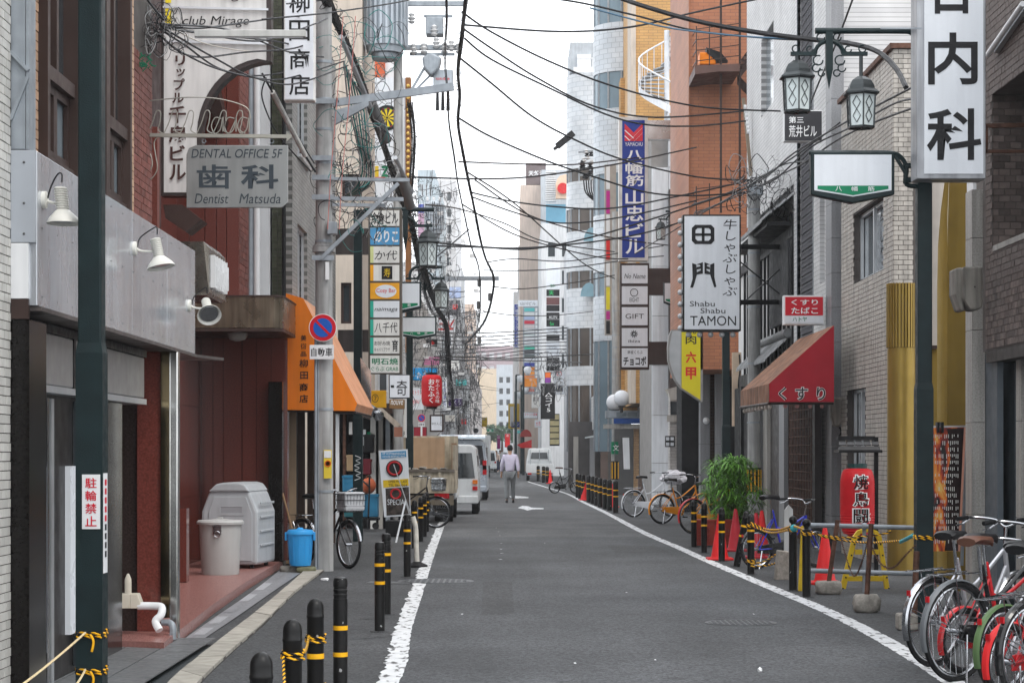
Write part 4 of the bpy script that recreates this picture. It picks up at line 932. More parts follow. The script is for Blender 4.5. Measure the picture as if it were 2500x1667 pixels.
# ---- red awning
ra = pm('awning_red', (.33,.012,.024), .55, var=.1, scale=3)
rw = pm('awning_worn', (.25,.125,.075), .75, var=.3, scale=3, streak=.45)
a = T('awning', 'red pharmacy awning with outlined hiragana on its side', 'awning', (4.4, 32, 2.4)); d = 31.0
q = [P(2036,794,d), P(1878,936,d), P(1878,981,d), P(2036,981,d)]; D = Vector((0,3.9,0))
MB().prism(q, (0,.012,0)).obj('side_panel', ra, a)
MB().add([q[0], q[1], q[1]+D, q[0]+D], [(0,3,2,1)]).obj('slope', rw, a); MB().add([q[1], q[2], q[2]+D, q[1]+D], [(0,3,2,1)]).obj('valance', rw, a)
whs = pm('awning_white', (.75,.75,.75), .5)
for ch, x0, x1 in (('く',1900,1921),('す',1941,1973),('り',1993,2016)):
    ftxt(ch, x0, 944, x1, 978, d-.004, whs, a, bold=.06, name='letter_outline'); ftxt(ch, x0+1, 945, x1-1, 977, d-.008, ink, a, bold=.012)
MB().cyl(q[2]+Vector((0,.05,-.02)), q[3]+Vector((0,.05,-.02)), .02).cyl(q[2]+Vector((0,.05,-.02)), q[2]+D, .02).obj('awning_rail', brownp, a)
for k in range(9): MB().lathe([(.012,0),(.03,-.02),(.035,-.05),(.02,-.075)], q[2]+Vector((.02, .1+k*.42, -.03)), 8).obj('bulb', pm('dusty_bulb', (.45,.40,.36), .3), a)
for px in (1917,1946,1978,2007): MB().lathe([(.012,0),(.03,-.02),(.035,-.05),(.02,-.075)], P(px,984,d+.1), 8).obj('bulb', pm('pink_bulb', (.42,.2,.19), .35), a)
t = T('wall_meter', 'tall grey meter cover on the granite pier under the awning corner', 'meter box', tuple(P(2043,1005,32.4)))
MB().prism([P(2029,970,32.4), P(2057,970,32.4), P(2058,1030,32.4), P(2048,1042,32.4), P(2036,1040,32.4), P(2029,1015,32.4)], (0,.2,0)).obj('cover', wm_, t, bevel=.03)
MB().tube(spline([P(2050,1042,32.5), P(2054,1055,32.5), P(2048,1065,32.5)], 5), .015, 6).obj('cable', cable, t)

# ---- orange brick building with fire escape
MATS['orange_brick_wall'] = obw = brickmat('orange_brick_wall', (.40,.155,.072), (.34,.125,.058), (.17,.075,.05), .26, .082, 'xz')
t = T('orange_brick_building', 'orange brick building with brown steel fire escape', 'building', (5.5, 50, 0)); d = 50
MB().box(xd(1683,d), 11, d, 56, 3.6, 16).obj('wall', obw, t)
MB().box(xd(1683,d)-.02, xd(1683,d)+.02, d-.05, d, 6.5, 16).obj('edge_strip', pm('brick_edge', (.30,.12,.06), .6), t)
MB().box(xd(1700,d), 11, 54.3, 56, 0, 3.6).obj('base', dark, t)
fe = brownp; d1 = 48.6
for x in (1760, 1806, 1857): MB().bar(P(x,-120,d1), P(x,520,d1), .05).obj('escape_post', fe, t)
for y in (170, 560):
    l = MB().prism([P(1697,y-10,d1-.3), P(1762,y-12,d1-.3), P(1806,y-14,d1-.3), P(1806,y+5,d1-.3), P(1755,y+5,d1-.3), P(1697,y+12,d1-.3)], (0,1.7,0)).obj('landing', pm('landing_steel', (.12,.07,.06), .6), t)
    rl = MB()
    for k in range(4): rl.bar(P(1700,y-20-k*26,d1-.3), P(1806,y-34-k*26,d1-.3), .02).bar(P(1700,y-20-k*26,d1-.3), P(1692,y-6-k*26,d1+1.4), .02)
    rl.bar(P(1700,y-10,d1-.3), P(1700,y-105,d1-.3), .025).bar(P(1732,y-10,d1-.3), P(1732,y-112,d1-.3), .025)
    rl.obj('railing', fe, l)
for q in ([(1806,170,-.2),(1882,75,-.2),(1882,95,-.2),(1806,192,-.2)], [(1806,150,.8),(1882,45,.8),(1882,65,.8),(1806,172,.8)], [(1800,180,.8),(1880,268,.8),(1880,292,.8),(1800,206,.8)]):
    MB().prism([P(x, y, d1+k) for x, y, k in q], (0,.05,0)).obj('stair_stringer', fe, t)
for k in range(9): MB().bar(P(1808+k*8,168-k*10.5,d1-.2), P(1808+k*8,160-k*10.5,d1+.8), .16, .02, up=(0,0,1)).obj('tread', fe, t)
t2 = T('orange_crate', 'orange plastic crate left on the fire escape landing', 'crate', tuple(P(1725,160,d1+.2)))
MB().box(xd(1708,d1), xd(1748,d1), d1, d1+.4, zd(158,d1), zd(128,d1)).obj('crate', pm('orange_plastic', (.8,.22,.01), .4), t2, bevel=.03)
MB().prism([P(1724,116,d1-.02), P(1760,128,d1-.02), P(1778,150,d1-.02), P(1750,150,d1-.02), P(1726,130,d1-.02)], (0,.3,0)).obj('shell', black, T('dark_tray', 'dark tray tipped against the orange crate', 'tray', tuple(P(1750,150,d1))))
# ---- gold brick building with spiral stair
MATS['yellow_brick_wall'] = ybw = brickmat('yellow_brick_wall', (.55,.31,.10), (.48,.26,.08), (.22,.13,.06), .32, .1, 'xz')
t = T('yellow_brick_building', 'yellow brick building with white spiral fire stair', 'building', (5, 72, 0)); d = 72
MB().box(xd(1552,d), 12, d, 80, 3.3, 20).obj('wall', ybw, t); MB().box(xd(1540,d), xd(1552,d), d-.1, d+2, 3.3, 20).obj('pilaster', creamw, t)
c = Vector((xd(1628,69), 69, 0)); wp = pm('stair_white', (.66,.68,.71), .5, streak=.1); Rr = .95
MB().cyl(c + Vector((0,0,zd(330,69))), c + Vector((0,0,zd(75,69))), .09, None, 10).obj('stair_core', wp, t)
hr = []; hl_ = []
for i in range(22):
    a = R(-60 - i*17); z = zd(300,69) + i*.16
    u = Vector((math.cos(a), math.sin(a), 0)); v = Vector((math.cos(a+R(20)), math.sin(a+R(20)), 0))
    MB().prism([c+Vector((0,0,z)), c+u*Rr+Vector((0,0,z)), c+v*Rr+Vector((0,0,z))], (0,0,.04)).obj('stair_tread', pm('stair_grey', (.33,.35,.37), .5), t)
    hr.append(c+u*Rr+Vector((0,0,z+.95))); hl_.append(c+u*Rr+Vector((0,0,z)))
MB().tube(hr, .03, 6).obj('stair_rail', wp, t)
bn = MB()
for a, b in zip(hr, hl_): bn.bar(a, b, .025)
bn.obj('balusters', wp, t)
m = MB()
for i in range(len(hl_)-1): m.add([hl_[i]-Vector((0,0,.1)), hl_[i+1]-Vector((0,0,.1)), hl_[i+1]+Vector((0,0,.16)), hl_[i]+Vector((0,0,.16))], [(0,1,2,3)])
m.obj('stair_skirt', wp, t)
# ---- white panelled building under the stair, with steel sign arms
t = T('white_panel_building', 'white panel clad building between blue sign and orange brick', 'building', (5, 62, 0)); d = 62
xs = [xd(q, d) for q in (1592, 1632, 1655, 1684)]; dz = [0, 1.25, 2.7, 4.2, 5.7, 7.2, 8.7, 10.2, 11.7, 13.2, 14.7]
for a, b in zip(xs, xs[1:]):
    for z0, z1 in zip(dz, dz[1:]):
        if (a == xs[0] and z0 > 9) or (a == xs[1] and z0 > 11): continue
        MB().box(a+.006, b-.006, d, d+.3, z0+.006, z1-.006).obj('wall_panel', pm('white_panel', (.60,.63,.66), .4, var=.04, streak=.12), t)
MB().box(xs[0], 9, d+.31, 68, 0, 11.6).obj('wall', graymortar, t)
MB().box(xd(1632,d), xd(1652,d), d-.25, d-.02, 2.8, 9.5).obj('dark_duct', pm('duct_brown', (.09,.075,.07), .5, .3), t)
MB().box(xd(1578,60), xd(1690,60), 60.0, 60.4, zd(340,60), zd(294,60)).obj('steel_band', pm('satin_steel', (.45,.44,.43), .25, .9, var=.2, scale=.8), t)
MB().box(xd(1578,60), xd(1650,60), 60.0, 60.3, zd(720,60), zd(655,60)).obj('sign_arm', brownp, t); MB().box(xd(1582,60), xd(1650,60), 60.0, 60.3, zd(890,60), zd(834,60)).obj('sign_arm', brownp, t)
# ---- curved buildings
def curved(name, label, px0, px1, d, bands, wallm, glassm, seg=14):
    """quarter-round corner tower; bands = (photo y top, photo y bottom, 'w' or 'g') from the roof down"""
    x0, x1 = xd(px0,d), xd(px1,d); r = x1 - x0; t = T(name, label, 'building', (x1, d+r, 0)); c = Vector((x1, d+r, 0))
    arc_ = [c + Vector((-math.cos(a), -math.sin(a), 0))*r for a in [math.pi/2*(i/seg) - .35*(1 - i/seg) for i in range(seg+1)]]
    for y0, y1, kd in bands:
        a, b = max(0, zd(y1,d)), zd(y0,d); k = 1. if kd == 'w' else .965; m = MB()
        for p, q in zip(arc_, arc_[1:]):
            p_, q_ = c + (p-c)*k, c + (q-c)*k
            m.add([(p_.x,p_.y,a),(q_.x,q_.y,a),(q_.x,q_.y,b),(p_.x,p_.y,b)], [(0,1,2,3)])
        if k == 1.: m.add([(*p.xy, a) for p in arc_] + [(c.x,c.y,a)], [tuple(range(seg+2))]).add([(*p.xy, b) for p in arc_] + [(c.x,c.y,b)], [tuple(range(seg+2))])
        o = m.obj('tile_band' if k == 1. else 'glazing', wallm if k == 1. else glassm, t, smooth=(k == 1.))
        if k != 1.:
            for p in arc_[::3]: MB().bar((*(c+(p-c)*.975).xy, a), (*(c+(p-c)*.975).xy, b), .07).obj('mullion', steel, o)
    return t
MATS['silver_tile'] = stl = brickmat('silver_tile', (.50,.54,.58), (.56,.59,.62), (.36,.39,.42), .30, .2, 'xz', .4)
curved('curved_tower', 'curved silver tiled tower with glass bands beside the yellow brick', 1452, 1541, 80, [(-140,52,'g'),(52,172,'w'),(172,262,'g'),(262,420,'w'),(420,520,'g'),(520,660,'w'),(660,720,'g'),(720,830,'w'),(830,1102,'g')], stl, pm('tower_glass', (.16,.22,.26), .1, var=.3, scale=.4))
curved('curved_tower', 'lower curved pale tiled tower with rooftop rail left of the silver tower', 1385, 1462, 92, [(176,408,'w'),(408,440,'g'),(440,507,'w'),(507,562,'g'),(562,660,'w'),(660,702,'g'),(702,800,'w'),(800,893,'g'),(893,940,'w'),(940,1102,'g')], brickmat('pale_mosaic', (.56,.59,.62), (.62,.64,.66), (.42,.45,.48), .34, .22, 'xz', .4), pm('tower_glass_brown', (.09,.075,.065), .15, var=.4, scale=.5))
for px, py in ((1446,555),(1438,690)):
    t = T('fabric_hood', 'pale blue fabric window hood on the curved tower, ' + ('upper' if py < 600 else 'lower') + ' one', 'awning', tuple(P(px,py,92)), 'blue hoods on the curved tower'); h = MB()
    for k in range(8):
        a, b = math.pi*k/8, math.pi*(k+1)/8; h.add([P(px-21*math.cos(a), py+34-34*math.sin(a), 89.5), P(px-21*math.cos(b), py+34-34*math.sin(b), 89.5), P(px-16*math.cos(b), py+30-6*math.sin(b), 92), P(px-16*math.cos(a), py+30-6*math.sin(a), 92)], [(0,1,2,3)])
    h.add([P(px-21*math.cos(math.pi*k/8), py+34-34*math.sin(math.pi*k/8), 89.5) for k in range(9)], [tuple(range(9))])
    h.obj('hood_cloth', pm('hood_blue', (.18,.31,.38), .6), t)
t = T('rooftop_hut', 'grey rooftop hut with white rail on the pale curved tower', 'building', tuple(P(1425,170,93)))
MB().box(xd(1392,93), xd(1460,93), 93, 97, zd(175,93), zd(104,93)).obj('wall', pm('hut_grey', (.42,.45,.48), .6, streak=.1), t)
MB().box(xd(1409,92.9), xd(1443,92.9), 92.9, 92.98, zd(170,93), zd(134,93)).obj('door', white, t)
rl = MB().bar(P(1410,143,92.5), P(1455,143,92.5), .06).bar(P(1400,172,92.5), P(1455,172,92.5), .25)
for k in range(10): rl.bar(P(1412+k*5,143,92.5), P(1412+k*5,172,92.5), .035)
rl.obj('rail', white, t)
# ================================================================ RIGHT SIDE, signs and street level
d = 18.7
t = sign('clinic_sign', 'tall white internal medicine sign with heavy black kanji at right', 'sign', (2238,-40,2407,437), d, .28, acry, pm('sign_edge_grey', (.33,.34,.36), .4, .4, streak=.3), 4,
     panels=[(2256,-36,2400,425,acry)], texts=[('内',2266,80,2387,207,ink,dict(bold=.02)),('科',2263,265,2396,391,ink,dict(bold=.02)),('古',2270,-98,2376,34,ink,dict(bold=.02))])
MB().bar(P(2150,70,d-.1), P(2250,70,d-.1), .015).obj('stay', steel, t)
# right lamp post
dp = 19.2; xp = xd(2255, dp)
t = lamp_post('dark green lamp post at right carrying two lanterns and a street name board', 2255, dp, .135, 5.9, low_w=.155)
lamp_arm(t, xp - .02, dp, zd(76,dp), xd(1990,dp), .60, xd(2024,dp), drop=(0, .15))
MB().tube(spline([(xp,dp,zd(455,dp)),(xd(2213,dp),dp,zd(450,dp)),(xd(2213,dp),dp,zd(410,dp)),(xd(2200,dp),dp,zd(385,dp)),(xd(2175,dp),dp,zd(374,dp)),(xd(2100,dp),dp,zd(373,dp)),(xd(1975,dp),dp,zd(373,dp))], 6), .022, 8).obj('board_arm', dgreen, t)
MB().bar(P(2185,380,dp), P(2212,425,dp), .03).obj('board_brace', dgreen, t)
for y in (405, 440): MB().box(xd(2208,dp), xp+.01, dp-.03, dp+.03, zd(y+6,dp), zd(y-6,dp)).obj('clamp', dgreen, t)
street_sign(t, xd(1986,dp), dp-.05, xd(2174,dp), zd(482,dp), zd(380,dp))

# restaurant box sign with bulbs
d = 38.0
t = sign('restaurant_sign', 'white shabu shabu restaurant box sign with black lettering and bulbs', 'sign', (1667,524,1809,808), d, .35, acry, black, 4, texts=[
    ('牛しゃぶしゃぶ',1764,536,1800,722,ink,dict(vert=True, bold=0., shear=.1)), ('Shabu',1684,735,1745,748,ink,dict(bold=.0)), ('Shabu',1710,752,1771,765,ink,dict(bold=.0)), ('TAMON',1685,771,1797,795,ink,dict(bold=0.))])
def ring2d(o, i, d, mat, par, nm='emblem'):      # outline polygon with a hole, photo pixels
    m = MB(); n = len(o)
    for k in range(n): m.add([P(*o[k],d), P(*o[(k+1) % n],d), P(*i[(k+1) % n],d), P(*i[k],d)], [(0,1,2,3)])
    return m.obj(nm, mat, par)
sq = lambda x0,y0,x1,y1,r: [(x0+r,y0),(x1-r,y0),(x1,y0+r),(x1,y1-r),(x1-r,y1),(x0+r,y1),(x0,y1-r),(x0,y0+r)]
ring2d(sq(1689,549,1744,596,8), sq(1698,557,1735,588,5), d-.018, ink, t)
MB().box(xd(1713,d), xd(1720,d), d-.02, d-.0155, zd(590,d), zd(555,d)).box(xd(1694,d), xd(1740,d), d-.02, d-.0155, zd(576,d), zd(570,d)).obj('emblem_cross', ink, t)
g1 = [[(1690,642),(1700,646),(1702,668),(1696,690),(1692,702),(1685,702),(1691,680)], [(1744,642),(1734,646),(1733,668),(1740,690),(1744,702),(1749,700),(1744,676)], [(1700,646),(1716,640),(1716,668),(1702,670),(1702,664),(1711,660),(1711,656),(1701,658),(1701,652),(1710,650),(1709,647)], [(1734,646),(1720,640),(1720,668),(1733,670),(1733,664),(1725,660),(1725,656),(1733,658),(1733,652),(1726,650),(1726,647)]]
for q in g1: MB().prism([P(x,y,d-.02) for x, y in q], (0,.004,0)).obj('emblem_stroke', ink, t)
bulb = pm('clear_bulb', (.42,.43,.44), .12, var=.1, spec=.8)
for k in range(10): MB().ball(P(1661, 540+k*29, d+.1), .055, 10, 6).obj('bulb', bulb, t, smooth=True)
for k in range(5): MB().ball(P(1681+k*27, 817, d+.1), .055, 10, 6).obj('bulb', bulb, t, smooth=True)
for y in (603, 738): MB().bar(P(1808,y,d+.2), P(1955,y,d+1.2), .07, .09).obj('beam', black, t)
MB().bar(P(1808,640,d+.2), P(1945,752,d+1), .02).bar(P(1808,745,d+.2), P(1950,615,d+1), .02).obj('cross_brace', black, t)

# blue vertical sign
d = 55.0; inkw = pm('letter_white', (.78,.79,.8), .4, var=.02)
fr = pm('cream_steel', (.55,.53,.50), .4, .3, streak=.1)
t = sign('blue_building_sign', 'tall blue vertical building sign with white kanji and red emblem', 'sign', (1511,286,1582,637), d, .35, blue, fr, 8,
     texts=[('YAMACHU',1526,348,1569,357,inkw,dict(bold=.0))] + [(c, 1527, a, 1571, b, inkw, dict(bold=.02)) for c, a, b in (('八',367,393),('幡',396,425),('筋',427,455),('山',465,500),('忠',503,540),('ビ',545,580),('ル',584,620))])
lr = pm('emblem_red', (.62,.03,.05), .4)
for q in ([(1525,302),(1547,324),(1569,302),(1569,345),(1525,345)],): MB().prism([P(x,y,d-.018) for x, y in q], (0,.004,0)).obj('emblem', lr, t)
for a, b in (((1525,318),(1547,338)),((1536,345),(1569,312)),((1548,346),(1569,325)),((1525,332),(1537,343))): MB().bar(P(*a,d-.02), P(*b,d-.02), .004, .025, up=(1,0,1)).obj('emblem_stripe', inkw, t)
t = sign('directory_sign', 'five panel white bar directory sign below the blue sign', 'sign', (1514,642,1585,902), d, .3, acry, brownp, 3,
     panels=[(1518,y0,1581,y1,acry) for y0, y1 in ((648,692),(699,743),(750,794),(801,845),(850,896))],
     texts=[('No Name',1524,668,1576,680,ink,dict(shear=.3,bold=0.)),('EIGHT',1537,727,1560,737,ink,dict(bold=0.)),('GIFT',1527,766,1572,778,ink,dict(bold=0.)),('ibiza',1534,829,1563,836,ink,dict(bold=0.)),('チョコボ',1522,870,1578,892,ink,dict(bold=.03)),('麻雀くらぶ',1532,855,1569,864,ink,dict(bold=0.))])
MB().ring(P(1548,714,d-.02), (0,1,0), .1, .008, 16, 4).obj('crest', ink, t)
for k in range(10):
    a = 2*math.pi*k/10; c = P(1548,815,d-.02); MB().bar(c + Vector((math.cos(a),0,math.sin(a)))*.03, c + Vector((math.cos(a+.5),0,math.sin(a+.5)))*.1, .006, .02).obj('sunburst_ray', ink, t)
# yellow grill sign with curved edge
d = 50.0
t = T('grill_sign', 'yellow grill restaurant sign with curved grey edge and red lettering', 'sign', tuple(P(1690,980,d)))
cv = [(1664 - 36*math.cos(R(a)), 820 - 0 + 80*math.sin(R(a)) ) for a in range(-60, 61, 12)]
arc_ = [(1630,848),(1631,880),(1637,905),(1648,930),(1662,948),(1712,982)]
MB().prism([P(x,y,d) for x, y in [(1640,805),(1633,820)] + arc_ + [(1716,980),(1716,805)]], (0,.3,0)).obj('frame', pm('sign_grey_edge', (.30,.29,.28), .4, .4), t)
MB().prism([P(x,y,d-.01) for x, y in [(1664,805),(1664,946),(1710,976),(1710,805)]], (0,.008,0)).obj('yellow_face', pm('sign_yellow_face', (.66,.56,.02), .4, var=.04), t)
MB().prism([P(x,y,d-.01) for x, y in [(1642,808),(1634,848),(1635,880),(1641,903),(1651,928),(1662,943),(1662,808)]], (0,.008,0)).obj('grey_face', pm('sign_grey_face', (.42,.43,.44), .4), t)
for c_, a, b, mt in (('焼',797,815,ink),('肉',818,840,ink),('六',858,886,redc),('甲',896,926,redc)): ftxt(c_, 1674, a, 1700, b, d-.014, mt, t, bold=.03 if mt is redc else .01)
# pharmacy small sign
d = 33.5
t = sign('pharmacy_sign', 'red and white medicine and tobacco sign above the red awning', 'sign', (1913,721,2013,793), d, .18, acry, white, 3,
     panels=[(1917,725,2009,770,pm('sign_red_face', (.55,.015,.03), .35, var=.03)),(1917,771,2009,789,acry)],
     texts=[('くすり',1932,731,1997,745,inkw,dict(bold=.02)),('たばこ',1932,750,1997,766,inkw,dict(bold=.02)),('ハトヤ',1935,773,1970,785,green,dict(bold=.008))])
d = 32.5
sign('black_building_sign', 'black building name sign half hidden behind the left lantern', 'sign', (1914,270,2008,346), d, .15, pm('sign_black_face', (.03,.03,.035), .35), white, 2,
     texts=[('第三',1926,285,1962,301,inkw,dict(bold=.01)),('荒井ビル',1926,306,1994,335,inkw,dict(bold=.006))])
# ---- second utility pole with guard
t, g0 = pole('utility_pole', 'brown grey utility pole with yellow and black guard beside the plant', 1841, 1302, .27, 6.75, taper=.85)
MB().cyl((g0.x,g0.y,zd(1203,40)), (g0.x,g0.y,zd(1141,40)), .142, None, 24).obj('guard', black, t)
for k in range(12):
    a = 2*math.pi*k/12; u = Vector((math.cos(a), math.sin(a), 0)); MB().bar(g0 + u*.144 + Vector((0,0,zd(1199,40))), g0 + u*.144 + Vector((0,0,zd(1146,40))), .03, .006, up=u).obj('guard_stripe', yband, t)
MB().box(xd(1832,39.6), xd(1862,39.6), 39.5, 39.75, zd(476,39.6), zd(452,39.6)).obj('junction_box', steel, t)
MB().bar(P(1862,420,39.8), P(1975,405,39.8), .07).obj('cross_arm', white, t)
t = T('spliced_mast', 'wooden service mast with white insulators in front of the orange brick', 'mast', tuple(P(1822,400,44)))
MB().bar(P(1815,240,44), P(1834,430,44), .07).obj('mast', pm('mast_wood', (.25,.2,.15), .8), t)
for k in range(7): MB().cyl(P(1816+k*1.2,262+k*10,43.93), P(1822+k*1.2,262+k*10,43.93), .05).obj('insulator', white, t)
# third pole
t, g3 = pole('utility_pole', 'thick grey utility pole with green school marker behind the bollards', 1505, 1207, .37, 10.5, taper=.85); d3 = g3.y
MB().cyl((g3.x,g3.y,zd(1170,d3)), (g3.x,g3.y,zd(1125,d3)), .2, None, 24).obj('guard', black, t)
for k in range(10):
    a = 2*math.pi*k/10; u = Vector((math.cos(a), math.sin(a), 0)); MB().bar(g3 + u*.203 + Vector((0,0,zd(1168,d3))), g3 + u*.203 + Vector((0,0,zd(1128,d3))), .05, .006, up=u).obj('guard_stripe', yband, t)
MB().cyl((g3.x,g3.y,zd(1108,d3)), (g3.x,g3.y,zd(1078,d3)), .2, None, 24).obj('marker', green, t)
ftxt('文', 1496, 1085, 1511, 1100, d3-.21, inkw, t, bold=.01)
pole('utility_pole', 'slender grey utility pole far down the right side', 1393, 1174, .3, 9.5)
# ---- street level of the right side
t = T('lattice_pier_front', 'grey granite piers framing a brown lattice strip beside the plant', 'shop front', (5, 53, 0))
for a, b, dd in ((1710,1733,53.0),(1748,1764,52.7)):
    for k in range(5): MB().box(xd(a,dd), xd(b,dd), dd, dd+.5, k*.9+.004, k*.9+.896).obj('granite_block', ggran, t)
MB().box(xd(1733,53.3), xd(1748,53.3), 53.3, 53.5, 0, 4.4).obj('lattice_back', rust, t)
lm = MB()
for i in range(50): lm.box(xd(1733,53.2), xd(1748,53.2), 53.2, 53.25, .1+i*.085, .125+i*.085)
for i in range(4): lm.box(xd(1734+i*4.4,53.18), xd(1735.2+i*4.4,53.18), 53.15, 53.19, .05, 4.4)
lm.obj('lattice_bars', pm('lattice_brown', (.14,.10,.085), .7), t, kind='stuff')
MB().box(xd(1764,54), 9, 54, 54.2, 0, 3.5).obj('recess', dark, t)
MB().box(xd(1800,46), xd(1834,46), 46, 46.12, 0, zd(1008,46)).obj('timber_door', pm('orange_timber', (.33,.13,.04), .5, streak=.1), t)
MB().box(xd(1788,46.5), xd(1816,46.5), 46.5, 46.6, zd(1040,46.5), zd(860,46.5)).obj('beige_board', pm('beige_board', (.55,.43,.32), .6), t)
MB().tube(spline([P(1805,865,46.4), P(1807,900,46.4), P(1803,940,46.4), P(1806,985,46.4)], 4), .02, 5).obj('brushed_script', ink, t)
lamp_post('dark green lamp post standing behind the shabu shabu sign', 1772, 48, .17, 6.2)
t = bpy.data.objects['lamp_post.003'] if 'lamp_post.003' in bpy.data.objects else None
t = lamp_post('dark green lamp post with lantern left of the shabu shabu sign', 1683, 57, .16, 6.4)
lamp_arm(t, xd(1683,57), 57, zd(516,57), xd(1625,57), .62, xd(1640,57), sides=(-1,))
street_sign(t, xd(1622,56.8), 56.7, xd(1668,56.8), zd(744,56.8), zd(692,56.8))
t = T('stone_clad_front', 'shop front with rough white stone pillars and a dark slab', 'shop front', (4.8, 57, 0))
rs = pm('rough_white_stone', (.50,.47,.45), .8, var=.25, scale=9, rnd=.25, bump=.5)
for a, b, dd, y0, y1 in ((1661,1674,57.2,948,1218),(1693,1711,55.5,975,1225)):
    z = 0.; rr = random.Random(int(a))
    while z < zd(y0,dd):
        h = rr.uniform(.09,.2); x = xd(a,dd)
        while x < xd(b,dd) - .02:
            w = min(rr.uniform(.1,.2), xd(b,dd) - x); MB().box(x+.004, x+w-.004, dd - rr.uniform(0,.05), dd+.2, z+.004, z+h-.004).obj('stone', rs, t, bevel=.008); x += w
        z += h
MB().box(xd(1675,56.5), xd(1691,56.5), 56.5, 57, 0, zd(960,56.5)).obj('dark_slab', pm('dark_slab', (.03,.03,.034), .3), t)
MB().box(xd(1690,55), xd(1713,55), 55, 55.2, zd(1128,55), zd(1031,55)).obj('blank_box', acryw, t, bevel=.01)
MB().cyl(P(1702,1024,54.9), P(1702,1024,55.2), .085, None, 16).obj('vent', steel, t)
MB().ball(P(1724,1027,53), .09, 10, 6).obj('lamp', white, t, smooth=True)
for k in range(5): MB().box(xd(1634,58), xd(1662,58), 58+.0, 58.3, 2.28+k*.0+.28*0, 2.3) if False else None
t2 = T('cornice_front', 'white brick front with moulded cornice and dark upper window', 'shop front', (4.5, 59, 0)); dd = 58.5
MB().prism([P(1626,950,dd), P(1660,942,dd), P(1660,975,dd), P(1636,978,dd), P(1633,962,dd)], (0,.5,0)).obj('cornice', pm('cornice_cream', (.52,.5,.46), .7, streak=.2), t2)
MB().box(xd(1635,dd), xd(1662,dd), dd+.02, dd+.5, 0, zd(978,dd)).obj('wall', brickmat('white_brick', (.5,.48,.46), (.44,.42,.4), (.28,.26,.25), .24, .085, 'xz'), t2)
MB().box(xd(1637,dd), xd(1660,dd), dd-.01, dd+.015, zd(1012,dd), zd(980,dd)).obj('window', glass, t2)
MB().box(xd(1628,dd), xd(1662,dd), dd-.06, dd+.015, zd(1030,dd), zd(1014,dd)).obj('sill', MATS['cornice_cream'], t2)
l = MB().box(xd(1624,dd-.3), xd(1647,dd-.3), dd-.4, dd-.2, zd(1091,dd), zd(1064,dd)).obj('grid_lamp', black, t2)
for i in range(2):
    for j in range(2): MB().box(xd(1626+i*11,dd-.4), xd(1634+i*11,dd-.4), dd-.41, dd-.402, zd(1075+j*13,dd), zd(1067+j*13,dd)).obj('pane', acry, l)
MB().box(xd(1560,66), xd(1664,66), 66.4, 66.6, 0, .75).obj('brick_plinth', pm('plinth_brick', (.14,.1,.085), .7, var=.25, scale=20), t2)
# balcony shop with globe lamps
t = T('balcony_shop', 'shop with steel balcony and blue strip under two white globe lamps', 'shop front', (4.3, 74, 0)); dd = 74.
MB().box(xd(1480,dd), xd(1590,dd), dd, dd+1, zd(1020,dd), zd(1002,dd)).obj('balcony', steel, t)
MB().box(xd(1498,dd), xd(1562,dd), dd-.05, dd-.01, zd(1034,dd), zd(1021,dd)).obj('blue_strip', pm('strip_blue', (.012,.06,.24), .4), t)
MB().box(xd(1476,dd), xd(1592,dd), dd+.1, dd+1.2, zd(1046,dd), zd(1035,dd)).obj('soffit', concrete, t)
for k in range(3): MB().box(xd(1505+k*28,dd), xd(1528+k*28,dd), dd-.03, dd-.005, zd(1017,dd), zd(1006,dd)).obj('glass_panel', glassl, t)
MB().box(xd(1500,76), xd(1590,76), 76, 78, 0, zd(1046,76)).obj('back_wall', pm('shop_grey', (.13,.13,.13), .6), t)
MB().box(xd(1548,74.5), xd(1560,74.5), 74.5, 74.9, 0, zd(1046,74.5)).obj('brick_pier', brickmat('ochre_brick', (.40,.25,.12), (.34,.2,.1), (.15,.1,.07), .2, .09, 'xz'), t)
MB().box(xd(1568,74), xd(1590,74), 75, 75.1, 0, zd(1046,74)).obj('door', pm('grey_door', (.24,.24,.24), .4), t); MB().box(xd(1572,74), xd(1588,74), 74.95, 74.99, zd(1078,74), zd(1056,74)).obj('poster', pm('poster_red', (.35,.06,.03), .5), t)
MB().prism([P(1520,1068,74.2), P(1536,1068,74.2), P(1538,1145,74.2), P(1523,1145,74.2)], (0,.1,0)).obj('tilted_panel', white, t)
MB().box(xd(1560,78), xd(1592,78), 76.5, 80, zd(1000,78), zd(640,78)).obj('duct', pm('duct_grey', (.27,.28,.27), .6, streak=.3), t)
MB().box(xd(1515,79), xd(1560,79), 79, 84, zd(1010,79), 16).obj('upper_wall', MATS['yellow_brick_wall'], t); MB().box(xd(1530,78.9), xd(1543,78.9), 78.9, 78.98, zd(985,79), zd(650,79)).obj('upper_window', glass, t)
for px, py, dd2 in ((1518,972,73.5),(1500,982,76)):
    t = T('globe_lamp', 'white globe lamp on the shop balcony, ' + ('front one' if px == 1518 else 'partly hidden rear one'), 'lamp', tuple(P(px,1005,dd2)), 'globe lamps on the balcony')
    MB().ball(P(px,py,dd2), 20*dd2/F, 20, 14).obj('globe', pm('globe_white', (.72,.74,.78), .25, var=.02), t, smooth=True)
    MB().lathe([(.16,0),(.12,.05),(.05,.07),(.05,-.2)], P(px,py+20,dd2) - Vector((0,0,.03)), 14).obj('collar', black, t)
MB
